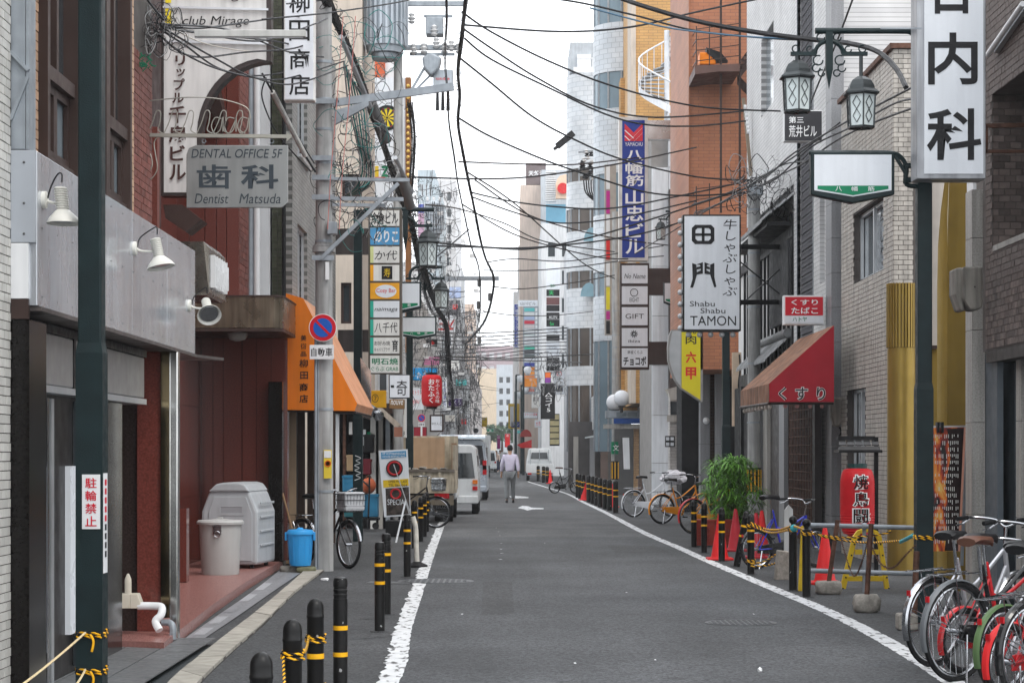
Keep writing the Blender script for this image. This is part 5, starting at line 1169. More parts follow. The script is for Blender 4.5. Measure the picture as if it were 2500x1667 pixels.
# ================================================================ FAR STREET
rnd = random.Random(5)
def wc(name, c, streak=.12): return pm(name, c, .7, var=.06, scale=.8, streak=streak)
def grid(kind, a0, a1, z0, z1, na, nz_, fa=.6, fz=.55):
    out = []
    for i in range(na):
        for j in range(nz_):
            a = a0 + (a1-a0)*(i+.5)/na; z = z0 + (z1-z0)*(j+.5)/nz_; w = (a1-a0)/na*fa/2; h = (z1-z0)/nz_*fz/2
            out.append((kind, a-w, a+w, z-h, z+h))
    return out
def fblock(name, label, px0, px1, d, py_top, wallm, depth=14, nf=(0,0), fz=(.1,.95), side=None, glassm=None):
    """far building; photo pixels of its camera-facing end, windows nf=(columns, rows)"""
    x0, x1 = xd(px0,d), xd(px1,d); h = zd(py_top, d)
    wins = grid('F', x0+.2, x1-.2, h*fz[0], h*fz[1], *nf) if nf[0] else []
    sx = (d+.6, d+depth-.6)
    if side: wins += grid('S', sx[0], sx[1], h*.12, h*.95, *side)
    return block(name, label, x0, x1, d, d+depth, h, wallm, wins=wins, winm=glassm)
# right side, near to far
fblock('far_building', 'dark windowed building under the magenta panels on the right', 1470, 1530, 98, 960, wc('fb_grey1', (.30,.29,.28)), 10)
fblock('far_building', 'grey stepped shop building with white brick bay on the right', 1395, 1500, 112, 560, wc('fb_pale', (.50,.51,.53)), 16, (3,3), (.3,.9))
fblock('far_building', 'white tower with stacked club signs down the right side', 1322, 1405, 135, 545, wc('fb_white2', (.60,.61,.62)), 18, (2,5), (.4,.95))
fblock('far_building', 'cream slab tower with dark rooftop billboard far on the right', 1270, 1345, 165, 452, wc('fb_cream', (.60,.49,.42)), 20)
fblock('far_building', 'louvred grey building with round clock sign far on the right', 1322, 1390, 160, 415, wc('fb_louvre', (.50,.53,.56)), 12)
fblock('far_building', 'narrow white building with small red windows far on the right', 1265, 1330, 185, 600, wc('fb_white3', (.62,.63,.63)), 20, (2,7), (.3,.97))
fblock('far_building', 'thin grey building behind the long blue vertical sign', 1253, 1268, 215, 712, wc('fb_grey3', (.40,.40,.40)), 20)
t = T('rooftop_billboard', 'dark brown rooftop billboard with white characters on the cream tower', 'billboard', tuple(P(1310,450,166)))
MB().box(xd(1284,166), xd(1333,166), 166, 168, zd(450,166), zd(398,166)).obj('board', pm('board_brown', (.14,.11,.11), .6), t); ftxt('天然温', 1290, 417, 1330, 430, 165.9, inkw, t, bold=.02)
t = T('blue_wall_panel', 'sky blue wall panel with white louvres above it on the right', 'panel', tuple(P(1355,545,158)))
MB().box(xd(1333,158), xd(1381,158), 158, 158.6, zd(545,158), zd(499,158)).obj('blue_panel', pm('panel_blue', (.13,.33,.46), .4, var=.05), t)
for k in range(14): MB().box(xd(1332,158), xd(1358,158), 157.8, 158.4, zd(422+k*5.4,158), zd(419+k*5.4,158)).obj('louvre', white, t)
t = T('clock_sign', 'peach rounded sign board with a red and blue disc', 'sign', tuple(P(1370,487,157)))
MB().prism([P(x,y,157) for x, y in [(1357,485),(1357,450),(1360,438),(1368,429),(1380,426),(1384,426),(1384,485)]], (0,.6,0)).obj('board', pm('board_peach', (.70,.52,.38), .5), t)
MB().cyl(P(1374,460,156.7), P(1374,460,157), .42, None, 20).obj('disc', redc, t)
t = T('white_brick_shop', 'low shop with white brick bay, pale awning and dark doors on the right', 'shop', tuple(P(1450,1160,89))); dd = 92.
MB().box(xd(1450,dd-3), xd(1494,dd-3), dd-3, dd, zd(1050,dd), zd(970,dd)).obj('white_brick_bay', brickmat('white_brick2', (.58,.58,.58), (.52,.52,.53), (.4,.4,.4), .3, .15, 'xz'), t)
MB().prism([P(1432,1066,dd-4), P(1492,1054,dd-4), P(1492,1062,dd-4), P(1432,1069,dd-4)], (0,2,0)).obj('shop_awning', pm('awning_pale', (.5,.55,.57), .5), t)
MB().box(xd(1388,dd-1), xd(1492,dd-1), dd-1, dd, 0, zd(1030,dd)).obj('shop_wall', pm('shop_dark_wall', (.09,.085,.085), .6), t)
for a, b, mt in ((1400,1412,lgran),(1440,1452,ggran),(1466,1484,pm('brown_door', (.12,.09,.08), .6))): MB().box(xd(a,dd-1.2), xd(b,dd-1.2), dd-1.2, dd-1.02, 0, zd(1066,dd)).obj('pier', mt, t)
# signs on the right, all box signs at their own distance
def board(name, label, box, d, face, items=(), fr=1, frame=black, th=.2, group=None, cat='sign', panels=None):
    return sign(name, label, cat, box, d, th, face, frame, fr, texts=items, group=group, panels=panels)
K0 = dict(bold=0.); KB = dict(bold=.02); KV = dict(bold=.01, vert=True)
board('arrow_sign', 'white vertical sign with red kana and an arrow', (1448,838,1484,921), 92, acry, [('たく丸',1454,856,1464,901,redc,KV),('Mrレディシー',1467,857,1475,900,ink,dict(bold=0., vert=True)),('●',1459,842,1470,853,redc,K0),('←',1458,906,1474,917,redc,KB)], frame=white)
board('pawn_sign', 'white vertical sign with large black character and blue square', (1352,904,1379,963), 118, acry, [('大',1360,920,1371,934,ink,KB),('□',1359,907,1371,917,redc,KB)], frame=white, panels=[(1353,905,1378,962,acry),(1358,940,1374,956,blue)])
board('black_banner', 'black banner with angular white lettering on the right', (1320,936,1355,1023), 112, black, [('△コイ5',1330,958,1349,1005,inkw,dict(bold=.01, vert=True))])
board('lamp_stack_sign', 'stack of yellow lit panels under the black banner', (1342,1010,1366,1088), 114, pm('pale_yellow_face', (.62,.54,.30), .5), [], panels=[(1343,1012+k*15,1365,1024+k*15,None) for k in range(5)])
board('magenta_panel_sign', 'tall strip sign with magenta, red and yellow panels', (1476,402,1504,818), 78, acry, [], frame=pm('strip_frame', (.34,.32,.30), .5), panels=[(1480,404,1489,462,acry),(1480,466,1489,522,pm('magenta', (.45,.02,.25), .45)),(1480,524,1489,580,acry),(1480,584,1489,634,redc),(1480,640,1489,698,acry),(1480,701,1489,756,pm('lemon', (.7,.62,.03), .45)),(1480,760,1489,780,MATS['magenta'] if 'magenta' in MATS else red),(1480,783,1489,815,ink)])
board('club_directory', 'long white club directory with black and green panels', (1333,640,1368,912), 130, acry, [('夢',1342,694,1356,702,green,K0),('天',1340,710,1352,721,pm('neon_green', (.02,.45,.12), .4),KB),('RDN',1341,770,1360,778,inkw,K0),('倩',1342,784,1353,795,pm('neon_green', (.02,.45,.12), .4),KB),('一花',1338,801,1362,813,ink,K0),('ROOM',1340,845,1360,852,steel,K0),('ARROW',1337,887,1364,894,inkw,K0)],
      panels=[(1334,642,1367,706,acry)] + [(1334,a,1366,b,m) for a, b, m in ((707,723,black),(726,744,pm('maroon', (.14,.06,.06), .5)),(745,760,black),(763,779,black),(780,797,black),(799,815,acry),(817,832,black),(834,870,acry),(873,905,black))], frame=white)
cols_ = [(.08,.45,.45),(.6,.62,.62),(.35,.42,.6),(.55,.03,.06),(.55,.5,.5),(.6,.62,.63),(.5,.55,.55),(.6,.6,.62),(.62,.63,.65),(.05,.42,.3),(.08,.08,.09),(.08,.1,.1),(.6,.62,.65),(.03,.05,.3),(.75,.25,.02),(.75,.27,.03),(.7,.2,.03),(.1,.07,.07),(.07,.07,.08),(.45,.1,.07)]
fm = [pm('dir_face_%d' % i, c, .45, var=.05) for i, c in enumerate(cols_)]
board('floor_directory', 'tall floor directory of many coloured strips under a white name board', (1277,748,1316,962), 150, acry, [('山川ビル',1268+3,737,1308,745,ink,K0)], frame=steel, panels=[(1265,733,1313,748,acry)] + [(1280,752+k*10.3,1305,760+k*10.3,fm[k]) for k in range(20)] + [(1307,752+k*10.3,1312,760+k*10.3,white) for k in range(20)])
board('blue_vertical_sign', 'long narrow blue vertical sign at the far right skyline', (1255,742,1269,848), 190, blue, [('八幡筋サンクワンビル',1258,745,1266,845,inkw,dict(bold=0., vert=True))], frame=white)
board('red_menu_sign', 'small red and white notice on the far right shops', (1305,1025,1323,1043), 120, acry, [('大市',1308,1028,1320,1040,redc,K0)], frame=white)
board('white_notice_sign', 'white and teal notice hanging by the black banner', (1279,1006,1313,1021), 122, acry, [('テナント募集',1281,1008,1312,1015,redc,K0)], frame=steel)
board('silver_notice_sign', 'pale silver notice with small print beside black banner', (1298,962,1318,996), 121, acryw, [('案内',1301,968,1315,980,ink,K0)], frame=white)
board('small_black_sign', 'black sign with white crest low on the right wall', (1420,1068,1443,1122), 104, black, [('伽羅',1426,1078,1437,1112,inkw,dict(bold=0., vert=True))])
board('dark_awning_box', 'dark box awning above the black crest sign', (1418,1012,1452,1066), 105, bluegrey, [], cat='awning box')
board('orange_blue_sign', 'orange and purple poster above the black banner', (1330,908,1345,935), 113, pm('poster_orange', (.75,.16,.03), .5), [], panels=[(1331,909,1344,922,None),(1331,922,1344,934,pm('poster_purple', (.25,.05,.35), .5))])
for lab, bx, d, mt in (('orange lit strip sign low on the far right', (1279,922,1312,945), 140, fm[14]),('small teal shop sign beside the far right awning', (1262,1050,1280,1058), 150, fm[0]),('red vertical banner near the far right pedestrians', (1232,1058,1246,1092), 160, redc),('pink vertical banner beside the red one', (1213,1062,1222,1096), 190, MATS['magenta']),
   ('yellow hanging sign far on the left', (1176,1018,1190,1042), 200, yellow),('small red sign high among the left cables', (1104,742,1118,756), 110, redc),('grey blue sign panel among left cables', (1096,700,1126,728), 125, fm[2]),('dark sign panel under the grey blue one', (1096,732,1124,775), 124, fm[10]),('white sign box low among left cables', (1096,880,1122,905), 100, acryw),('teal sign box beside the left cables', (1112,925,1140,942), 118, fm[0]),('white vertical sign far on the left shops', (1120,955,1130,1010), 128, acry),('small red lantern sign far on the left', (1126,1022,1140,1036), 132, redc),('cream sign box above the far minivan', (1086,1012,1112,1030), 90, acryw),('bright green shop sign near the street end', (1188,1046,1206,1054), 240, green)):
    board('shop_sign', lab, bx, d, mt, [('店',(bx[0]+bx[2])/2-3,bx[1]+2,(bx[0]+bx[2])/2+3,bx[1]+8,inkw if mt not in (acry,acryw,yellow) else ink,K0)], frame=steel, group='small far shop signs')
# red shop awnings and hoods far right
t = T('awning', 'small red shop awning far down on the right', 'awning', tuple(P(1285,1095,128)))
MB().prism([P(1262,1085,128), P(1298,1073,128), P(1298,1093,128), P(1272,1093,128)], (0,.6,0)).obj('cloth', redc, t)
t = T('awning', 'round red shop canopy with white print above the red awning', 'awning', tuple(P(1284,1060,130)))
MB().prism([P(1284-14*math.cos(R(a)), 1066-18*math.sin(R(a)), 130) for a in range(0,181,15)], (0,.6,0)).obj('cloth', pm('canopy_red', (.3,.04,.035), .6), t)
board('yellow_frame_sign', 'yellow framed sign board far on the right', (1241,985,1268,1046), 175, acryw, [('ラン',1249,1030,1268,1040,inkw,K0)], frame=yellow, panels=[(1245,992,1254,1040,acry),(1256,995,1266,1026,yellow),(1248,1029,1270,1043,blue)])
# far lamps on the right
for k, (px, d, py) in enumerate(((1288,140,905),(1270,155,925),(1283,150,950),(1268,165,965))):
    t = lamp_post(('distant dark lamp post with pale globes, ' + ('nearest', 'second', 'third', 'farthest')[k] + ' of the far right row'), px - 10, d, .14, zd(py,d)+.3, gname='distant lamp posts')
    MB().lathe([(.05,.3),(.22,.24),(.28,.1),(.25,-.06),(.18,-.22),(.06,-.28)], P(px,py,d), 12).obj('globe', pm('far_globe', (.62,.63,.65), .3), t, smooth=True)
    MB().bar((xd(px-10,d),d,zd(py-10,d)), (xd(px,d),d,zd(py-10,d)), .08).obj('arm', dgreen, t)
# ---- end of the street
fblock('far_building', 'mauve apartment block closing the street', 1150, 1290, 430, 845, wc('fb_mauve', (.40,.31,.33)), 20, (7,4), (.5,.97), glassm=pm('pale_panes', (.55,.55,.56), .4))
fblock('far_building', 'cream blank walled block at the end of the street', 1166, 1213, 380, 900, wc('fb_cream2', (.66,.54,.40)), 15)
fblock('far_building', 'white and blue fascia building at the end of the street', 1212, 1252, 350, 890, wc('fb_blueish', (.52,.56,.60)), 15, (2,6), (.2,.9))
# left side far
fblock('far_building', 'blue grey glazed tower far down the left side', 1020, 1062, 150, 415, wc('fl_blue', (.45,.52,.56)), 25, (3,9), (.3,.97))
fblock('far_building', 'white walled tower with grey side far down the left side', 1040, 1112, 190, 440, wc('fl_white', (.60,.60,.61)), 22, (3,12), (.3,.97))
fblock('far_building', 'grey office block behind the tangled cables far left', 1085, 1124, 230, 640, wc('fl_grey', (.38,.39,.40)), 22, (2,8), (.2,.95))
fblock('far_building', 'peach apartment block rising above the far left roofs', 1117, 1156, 300, 742, wc('fl_peach', (.60,.46,.37)), 22, (3,10), (.2,.97), glassm=pm('peach_panes', (.4,.3,.26), .4))
fblock('far_building', 'white building behind the far left lantern', 960, 1035, 100, 640, wc('fl_white2', (.55,.55,.55)), 25, (2,5), (.2,.95))
fblock('far_building', 'grey low building behind parked vehicles on the left', 900, 1010, 68, 700, wc('fl_grey2', (.34,.33,.32)), 25, (2,3), (.2,.95))
fblock('far_building', 'dark shop building beyond the red lantern on the left', 985, 1060, 115, 860, wc('fl_dark', (.20,.20,.21)), 30, (2,2), (.1,.9))
fblock('far_building', 'pale mixed frontage beyond the vans on the left', 1050, 1110, 160, 850, wc('fl_mix', (.36,.37,.38)), 60, (2,4), (.2,.9))
fblock('far_building', 'distant brown grey frontage near the street end on the left', 1100, 1150, 250, 900, wc('fl_brown', (.32,.29,.28)), 90, (2,4), (.2,.9))
# tall billboard wall with dart board
d = 52
t = T('dartboard_billboard', 'white billboard wall with a painted dart board and gold bulb strip', 'billboard', tuple(P(940,520,d)))
MB().box(xd(893,d), xd(990,d), d, d+.3, zd(560,d), zd(190,d)).obj('board', acry, t)
MB().box(xd(990,d), xd(1003,d), d-.05, d+.3, zd(860,d), zd(190,d)).obj('bulb_strip', pm('strip_brown', (.25,.11,.04), .5), t)
for k in range(22): MB().ball(P(996.5, 210 + k*14.5 + (k > 18)*0, d-.08), .045, 8, 6).obj('bulb', pm('gold_bulb', (.75,.5,.12), .3), t)
c = P(945,288,d-.02); rr = 31*d/F
MB().cyl(c, c+Vector((0,.02,0)), rr, None, 32).obj('dart_disc', ink, t)
for k in range(20):
    a, b = 2*math.pi*k/20, 2*math.pi*(k+1)/20; mt = pm('dart_yellow', (.72,.55,.02), .5) if k % 2 else pm('dart_dark', (.05,.04,.03), .5)
    q = lambda r, s: c + Vector((math.cos(s)*r*rr, -.006, math.sin(s)*r*rr))
    MB().add([q(.08,a), q(.72,a), q(.72,b), q(.08,b)], [(0,1,2,3)]).obj('dart_wedge', mt, t)
    MB().add([q(.72,a), q(.78,a), q(.78,b), q(.72,b)], [(0,1,2,3)]).obj('dart_ring', green if k % 2 else red, t)
for s, x0, x1, mt in (('Z',897,910,redc),('i',915,925,yellow),('Z',930,950,green),('I',955,975,redc)): ftxt(s, x0, 405, x1, 432, d-.02, mt, t, bold=.04)
MB().box(xd(897,d), xd(940,d), d-.02, d-.005, zd(440,d), zd(433,d)).obj('underline', redc, t)
t = T('orange_wall_panel', 'orange red wall panel behind the transformer', 'panel', tuple(P(915,245,54))); MB().box(xd(878,54), xd(940,54), 54, 54.3, zd(250,54), zd(-60,54)).obj('panel', pm('panel_orange', (.55,.12,.05), .6), t); MB().box(xd(940,54), xd(975,54), 54.1, 54.4, zd(250,54), zd(-60,54)).obj('white_side', white, t)
# floor directory, left
d = 35.0
ft = pm('dir_teal', (.03,.38,.28), .4); fo = pm('dir_orange', (.78,.36,.02), .4)
t = sign('floor_directory', 'nine panel floor directory sign with bar names left of the red lantern', 'sign', (899,510,980,912), d, .3, acryw, pm('directory_frame', (.10,.085,.07), .5), 3,
   panels=[(904,514,975,552,acryw),(904,556,975,598,pm('dir_blue', (.08,.30,.55), .4)),(904,602,975,642,acryw),(904,647,975,686,acryw),(904,691,975,730,fo),(904,735,975,775,acry),(904,780,975,819,acryw),(904,824,975,863,acryw),(904,868,975,910,acryw)],
   texts=[('今倉ビル',906,518,972,548,ink,dict(bold=.015)),('のりこ',914,563,972,592,inkw,dict(bold=.03)),('か代',914,612,970,635,ink,dict(bold=0.,shear=.2)),('naimaga',914,750,970,762,ink,dict(bold=.0,shear=.3)),('八千代',914,787,970,812,ink,dict(bold=0.,shear=.1)),('お好み焼',914,832,952,843,ink,dict(bold=.0)),('キャバリプラザ',914,848,952,858,ink,dict(bold=.0)),('育',957,829,972,858,ink,dict(bold=.012)),('明石焼',908,874,972,890,green,dict(bold=.015)),('ぐらぶ GRAB',906,894,972,906,green,dict(bold=.0))])
for y0, y1, mt in ((735,775,ft),(780,819,ft),(824,863,ft),(647,686,fo),(602,642,pm('dir_lime', (.62,.66,.3), .4))):
    MB().box(xd(904,d), xd(912,d), d-.018, d-.0125, zd(y1,d), zd(y0,d)).obj('floor_tab', mt, t)
MB().prism([P(942+26*math.cos(a)*1.0, 711+16*math.sin(a), d-.018) for a in [2*math.pi*k/24 for k in range(24)]], (0,.004,0)).obj('oval', acry, t); ftxt('Cozy Bar', 919, 704, 966, 717, d-.022, redc, t, bold=0.)
MB().box(xd(932,d), xd(958,d), d-.018, d-.013, zd(682,d), zd(650,d)).obj('dark_square', ink, t); ftxt('寿', 937, 655, 953, 677, d-.022, yellow, t, bold=0.)
# other left signs
board('calligraphy_sign', 'white box sign with brushed black calligraphy below the floor directory', (950,914,1002,972), 41, acry, [('奇',968,928,994,965,ink,K0),('一',954,940,962,946,ink,K0)], fr=2)
board('brown_round_sign', 'brown rounded shop sign under the calligraphy sign', (950,975,987,998), 42, pm('sign_brown', (.22,.12,.05), .5), [('nouve',954,972+5,984,988,inkw,dict(bold=0., shear=.2))], frame=pm('sign_brown', (.22,.12,.05), .5))
board('yellow_square_sign', 'small yellow square sign with a triangle emblem', (902,953,942,995), 38, pm('sign_amber', (.72,.36,.01), .45), [('⑦',908,962,924,982,ink,K0)], frame=pm('sign_amber', (.72,.36,.01), .45))
board('blue_left_sign', 'bright blue sign behind the red lantern', (1004,898,1068,928), 60, pm('sign_cyan', (.02,.28,.6), .45), [('たこ',1018,908,1040,924,inkw,KB)], frame=pm('sign_cyan', (.02,.28,.6), .45))
board('white_oval_sign', 'white rounded sign with red script left of the lantern', (992,946,1034,1000), 55, acry, [('Aojou',996,972,1024,988,redc,dict(bold=0., shear=.3)),('レストラン',1000,952,1030,964,redc,K0)], frame=white)
board('menu_strip_sign', 'tall white menu strip with pictures of food', (964,972,992,1068), 46, acryw, [('8',982,1052,988,1062,ink,K0)], frame=white, panels=[(966,974,990,1066,acryw),(974,998,986,1012,redc),(975,1014,985,1020,rust)])
board('dark_frame_sign', 'white notice in a thick brown frame behind the truck', (1049,1012,1083,1054), 62, acry, [('ゆたんご',1054,1030,1078,1037,ink,K0)], fr=4, frame=brownp)
board('purple_sign', 'dark purple sign with pale lettering beyond the lantern', (1094,972,1130,992), 95, pm('sign_purple', (.04,.02,.09), .5), [('さくら',1100,976,1124,988,acry,K0)], frame=white)
board('red_left_panel', 'dark red panel below the small no parking sign', (1010,1042,1042,1072), 60, pm('panel_dark_red', (.28,.015,.03), .5), [])
board('white_vertical_sign', 'narrow white vertical sign beside the red lantern', (1080,920,1091,1002), 70, acry, [('お食事処',1082,930,1089,990,blue,dict(bold=0., vert=True))], frame=white)
board('striped_arrow_sign', 'white sign with red arrow and stripes under the far lantern', (1068,770,1112,815), 80, acry, [('↙',1094,778,1110,805,redc,KB),('三',1070,776,1088,806,redc,KB)], frame=white)
board('pink_sign', 'faded pink sign behind the cables on the left', (1034,870,1074,892), 75, pm('sign_pink', (.55,.2,.35), .5), [], frame=white)
board('red_cyan_sign', 'dark sign with bright red mark up on the left', (1038,828,1068,845), 78, black, [('→',1046,832,1062,842,redc,KB)])
board('pink_vertical_sign', 'pink and blue vertical sign beside the far transformer', (1020,498,1036,580), 60, pm('sign_lilac', (.6,.4,.55), .5), [], frame=white, panels=[(1021,499,1035,520,pm('sign_blue2', (.1,.15,.55), .5)),(1021,521,1035,579,pm('sign_lilac', (.6,.4,.55), .5))])
t = T('no_entry_sign', 'round blue and white traffic sign above the distant vans', 'road sign', tuple(P(1162,1051,135))); c = P(1162,1051,135)
MB().cyl(c, c+Vector((0,.03,0)), .2, None, 24).obj('disc', white, t); MB().cyl(c-Vector((0,.01,0)), c, .17, None, 24).obj('field', ink, t); MB().bar(c+Vector((0,.04,-.2)), c+Vector((0,.04,-3)), .06).obj('post', steel, t)
no_parking('small round no parking sign on a white post behind the truck', 1029, 1020, 10, 58, (1021,1031,1037,1041))
MB().bar(P(1029,1041,58.03), P(1029,1103,58.03) - Vector((0,0,1.55)), .05).obj('post', white, bpy.data.objects['no_parking_sign.001'])
# red paper lantern, left
def paper_lantern(label, cx_, y0, y1, w, d, texts, capm, yt):
    c = P(cx_, (y0+y1)/2, d); h = (y1-y0)*d/F; r = w*d/F/2; t = T('paper_lantern', label, 'lantern', (c.x, c.y, c.z - h/2))
    prof = []; n = 26
    for i in range(n+1):
        u = -1 + 2*i/n; k = (1 - abs(u)**5)**.5 if abs(u) < 1 else 0; k = .58 + .42*k
        prof.append((r*k, u*h/2)); 
        if i < n: prof.append((r*k*.975, (u + 1/n)*h/2))
    MB().lathe(prof, c, 28).obj('paper_body', pm('lantern_red', (.52,.012,.018), .5, var=.12, scale=8), t, smooth=True)
    MB().lathe([(r*.56,-.02),(r*.56,h*.07)], c + Vector((0,0,h/2)), 20).obj('top_ring', capm, t); MB().lathe([(r*.5,-h*.06),(r*.5,.02)], c - Vector((0,0,h/2)), 20).obj('bottom_ring', black, t)
    MB().tube([c + Vector((0,0,h/2)), P(cx_, yt, d)], .01, 5).obj('hanger', black, t)
    for body, x0, ya, x1, yb, mt, kw in texts:          # lettering bent round the body
        vs, fs = text_mesh(body, kw.get('bold', .01), 0., kw.get('vert', False), 1.)
        m = MB(); o = kw.get('lift', .006)
        def on(a, b):
            px = x0 + (x1-x0)*a; py = yb + (ya-yb)*b; p = P(px, py, d); dx = p.x - c.x; u = max(-.99, min(.99, (p.z-c.z)/(h/2))); k = .58 + .42*max(0, 1-abs(u)**5)**.5
            rr_ = r*k + o; dx = max(-rr_*.98, min(rr_*.98, dx)); return (p.x, c.y - math.sqrt(max(0, rr_*rr_ - dx*dx)), p.z)
        m.add([on(a, b) for a, b in vs], fs).obj('lettering', mt, t)
    return t
paper_lantern('round red paper lantern with white lettering hanging on the left', 1054, 915, 993, 51, 40, [('おたふく',1046,926,1062,984,inkw,dict(vert=True, bold=.02)),('おふくろの味',1064,926,1074,984,inkw,dict(vert=True, bold=.005))], black, 880)
# ================================================================ BOLLARDS, CONES, BINS, BICYCLES
blk = worn('bollard_black', (.009,.0088,.0088), .70, .715, 22., (1,1,.6), (.30,.30,.30), .38)
def bollard(x, y, label, kind='dome', r=.046, h=.8, bands=(.42, .58), lean=(0,0), group='black bollards'):
    t = T('bollard', label, 'bollard', (x, y, 0), group); t.rotation_euler = (lean[0], lean[1], 0)
    if kind == 'dome':
        prof = [(r,-.02),(r,h-.11),(r*1.06,h-.105),(r*1.06,h-.095),(r,h-.09)] + [(r*math.cos(a), h-.055+.055*math.sin(a)) for a in [R(q) for q in (0,18,36,54,72,90)]]
    elif kind == 'cap':
        prof = [(r,-.02),(r,h-.14)]
        for k in range(3): prof += [(r*.93,h-.138+k*.03),(r*.93,h-.125+k*.03),(r,h-.123+k*.03),(r,h-.112+k*.03)]
        prof += [(r,h-.03),(r*.85,h-.008),(r*.3,h),(0,h)]
    else:
        prof = [(r,-.02),(r,h-.12),(r*.55,h-.112),(r*.5,h-.1)] + [(r*1.02*math.cos(a), h-.047+.05*math.sin(a)) for a in [R(q) for q in (-60,-40,-20,0,20,40,60,80,90)]]
    MB().lathe(prof, (0,0,0), 20).obj('post', blk, t, smooth=True, local=True)
    for z in bands: MB().lathe([(r+.002,z),(r+.002,z+.028)], (0,0,0), 20).obj('yellow_band', yband, t, smooth=True, local=True)
    MB().lathe([(r*1.9,.001),(r*1.9,.006),(r,.008)], (0,0,0), 14).obj('ground_ring', asp_side, t, local=True)
    return t
for px, yt, lab, k, bn in ((638,1590,'dome-topped black bollard, the nearest one at the bottom edge','dome',()),(714,1510,'scuffed dome-topped bollard with yellow rope tied round it, left one','dome',()),(770,1459,'dome-topped bollard with rope and a worn yellow band','dome',(.47,.27)),(831,1407,'flat-capped bollard with two clean yellow bands, nearest of its kind','cap',(.46,.29))):
    d = F*.8/(yt-HY); bollard(xd(px,d), d, lab, k, bands=bn)
for px, py, lab, k in ((927,1541,'flat-capped bollard with scratched paint standing in front of another','cap'),(943,1500,'flat-capped bollard half hidden behind the scratched one','cap'),(994,1408,'black bollard beside the white delineator post','cap'),(1012,1338,'black bollard just behind the delineator on the left','dome'),(1027,1322,'slim black bollard left of the white line below the menu stand','dome'),(1036,1310,'third of the black bollards lined up before the black bicycle','dome'),(1042,1298,'last black bollard next to the black bicycle wheel','dome')):
    g0 = G(px, py); bollard(g0.x, g0.y, lab, k)
for px, py, lab, k, ln in ((1694,1335,'black bollard with a hanging pale chain right of the orange bicycles','dome',(0,0)),(1719,1349,'black bollard with worn bands before the red crates','dome',(0,0)),(1762,1370,'black bollard in front of the first red cone','dome',(0,0)),(1798,1383,'leaning black bollard between the red cones','dome',(0,R(11))),(1833,1402,'black bollard with yellow rope beside the folding bicycle','dome',(0,0)),(1936,1441,'ball-topped black bollard with a turquoise knot','ball',(0,0)),(1969,1457,'ball-topped black bollard at the end of the pipe rail','ball',(0,0))):
    g0 = G(px, py); bollard(g0.x, g0.y, lab, k, r=.047, h=.79 if k == 'dome' else .86, lean=ln, bands=() if k == 'ball' else (.42,.56))
fx = [(1410,1215),(1416,1218),(1424,1221),(1437,1226),(1447,1230),(1456,1234),(1465,1238),(1477,1243),(1488,1247),(1503,1252)]
for i, (px, py) in enumerate(fx):
    g0 = G(px, py); bollard(g0.x, g0.y, 'black and yellow banded bollard, %s counted from the far end of the crowded row' % ('first second third fourth fifth sixth seventh eighth ninth tenth'.split()[i]), 'dome', r=.07, h=.85, group='crowded bollards by the school marker pole')
for i, (px, py) in enumerate(((1314,1175),(1327,1178),(1336,1180))):
    g0 = G(px, py); bollard(g0.x, g0.y, 'small distant bollard behind the parked mini truck, %s one' % ('left','middle','right')[i], 'dome', r=.09, h=.85, group='bollards behind the mini truck')
# white delineator
g0 = G(1018, 1384); t = T('delineator', 'dirty white flexible delineator on a black rubber foot', 'delineator post', tuple(g0))
MB().lathe([(.15,0),(.15,.03),(.06,.07),(.05,.08)], (g0.x,g0.y,0), 18).obj('foot', rubber, t, smooth=True)
MB().tube(spline([(g0.x,g0.y,.07),(g0.x-.01,g0.y,.3),(g0.x-.02,g0.y,.55),(g0.x-.06,g0.y,.7)], 5), .036, 12).obj('tube', pm('dirty_white', (.55,.53,.48), .6, var=.2, scale=12, streak=.3), t, smooth=True)
# ropes on the left bollards
b1, b2, b3 = [(xd(px, F*.8/(yt-HY)), F*.8/(yt-HY)) for px, yt in ((638,1590),(714,1510),(770,1459))]
t = T('barrier_rope', 'yellow and black rope looped between the nearest left bollards', 'rope', (b2[0], b2[1], .5))
rope(t, wrap(b2, .052, .65, 2.2)); rope(t, wrap(b3, .052, .60, 2.2)); rope(t, wrap(b3, .052, .33, 2.0))
rope(t, dense(sag((b2[0]+.05,b2[1]-.02,.64), (b3[0]-.03,b3[1]-.05,.60), .03), .012), .006); rope(t, dense(sag((b2[0]-.04,b2[1]-.04,.63), (b1[0]+.12,b1[1]-.1,.40), .02), .012), .006)

def cone(px, py, label, mat=None, h=.68, s=1., rot=0):
    g0 = G(px, py); t = T('traffic_cone', label, 'traffic cone', tuple(g0), 'red traffic cones'); mat = mat or redc
    MB().lathe([(.145*s,.03),(.125*s,.06),(.028*s,h-.02),(.02*s,h)], g0, 24).obj('cone', mat, t, smooth=True)
    m = MB(); q = [(-.19,-.19),(.19,-.19),(.19,.19),(-.19,.19)]; c, s_ = math.cos(rot), math.sin(rot)
    m.prism([(g0.x+(a*c-b*s_)*s, g0.y+(a*s_+b*c)*s, 0) for a, b in q], (0,0,.035)).obj('base', mat, t, bevel=.01)
cone(1757,1366,'bright red traffic cone behind the single bollard')
cone(1796,1345,'darker red cone tilted towards the crates', pm('cone_red_faded', (.42,.018,.03), .5))
cone(1846,1362,'red cone behind the folding bicycle, left of the pair', pm('cone_red_faded', (.42,.018,.03), .5)); cone(1860,1352,'red cone behind the folding bicycle, right of the pair')
cone(2014,1425,'red traffic cone behind the pipe rail next to the yellow ladder')
cone(1427,1221,'distant red cone among the crowded bollards'); cone(1495,1238,'distant red cone behind the last crowded bollard'); cone(1343,1180,'tiny red cone behind the parked mini truck')
cone(925,1268,'small red cone beside the blue crates on the left')

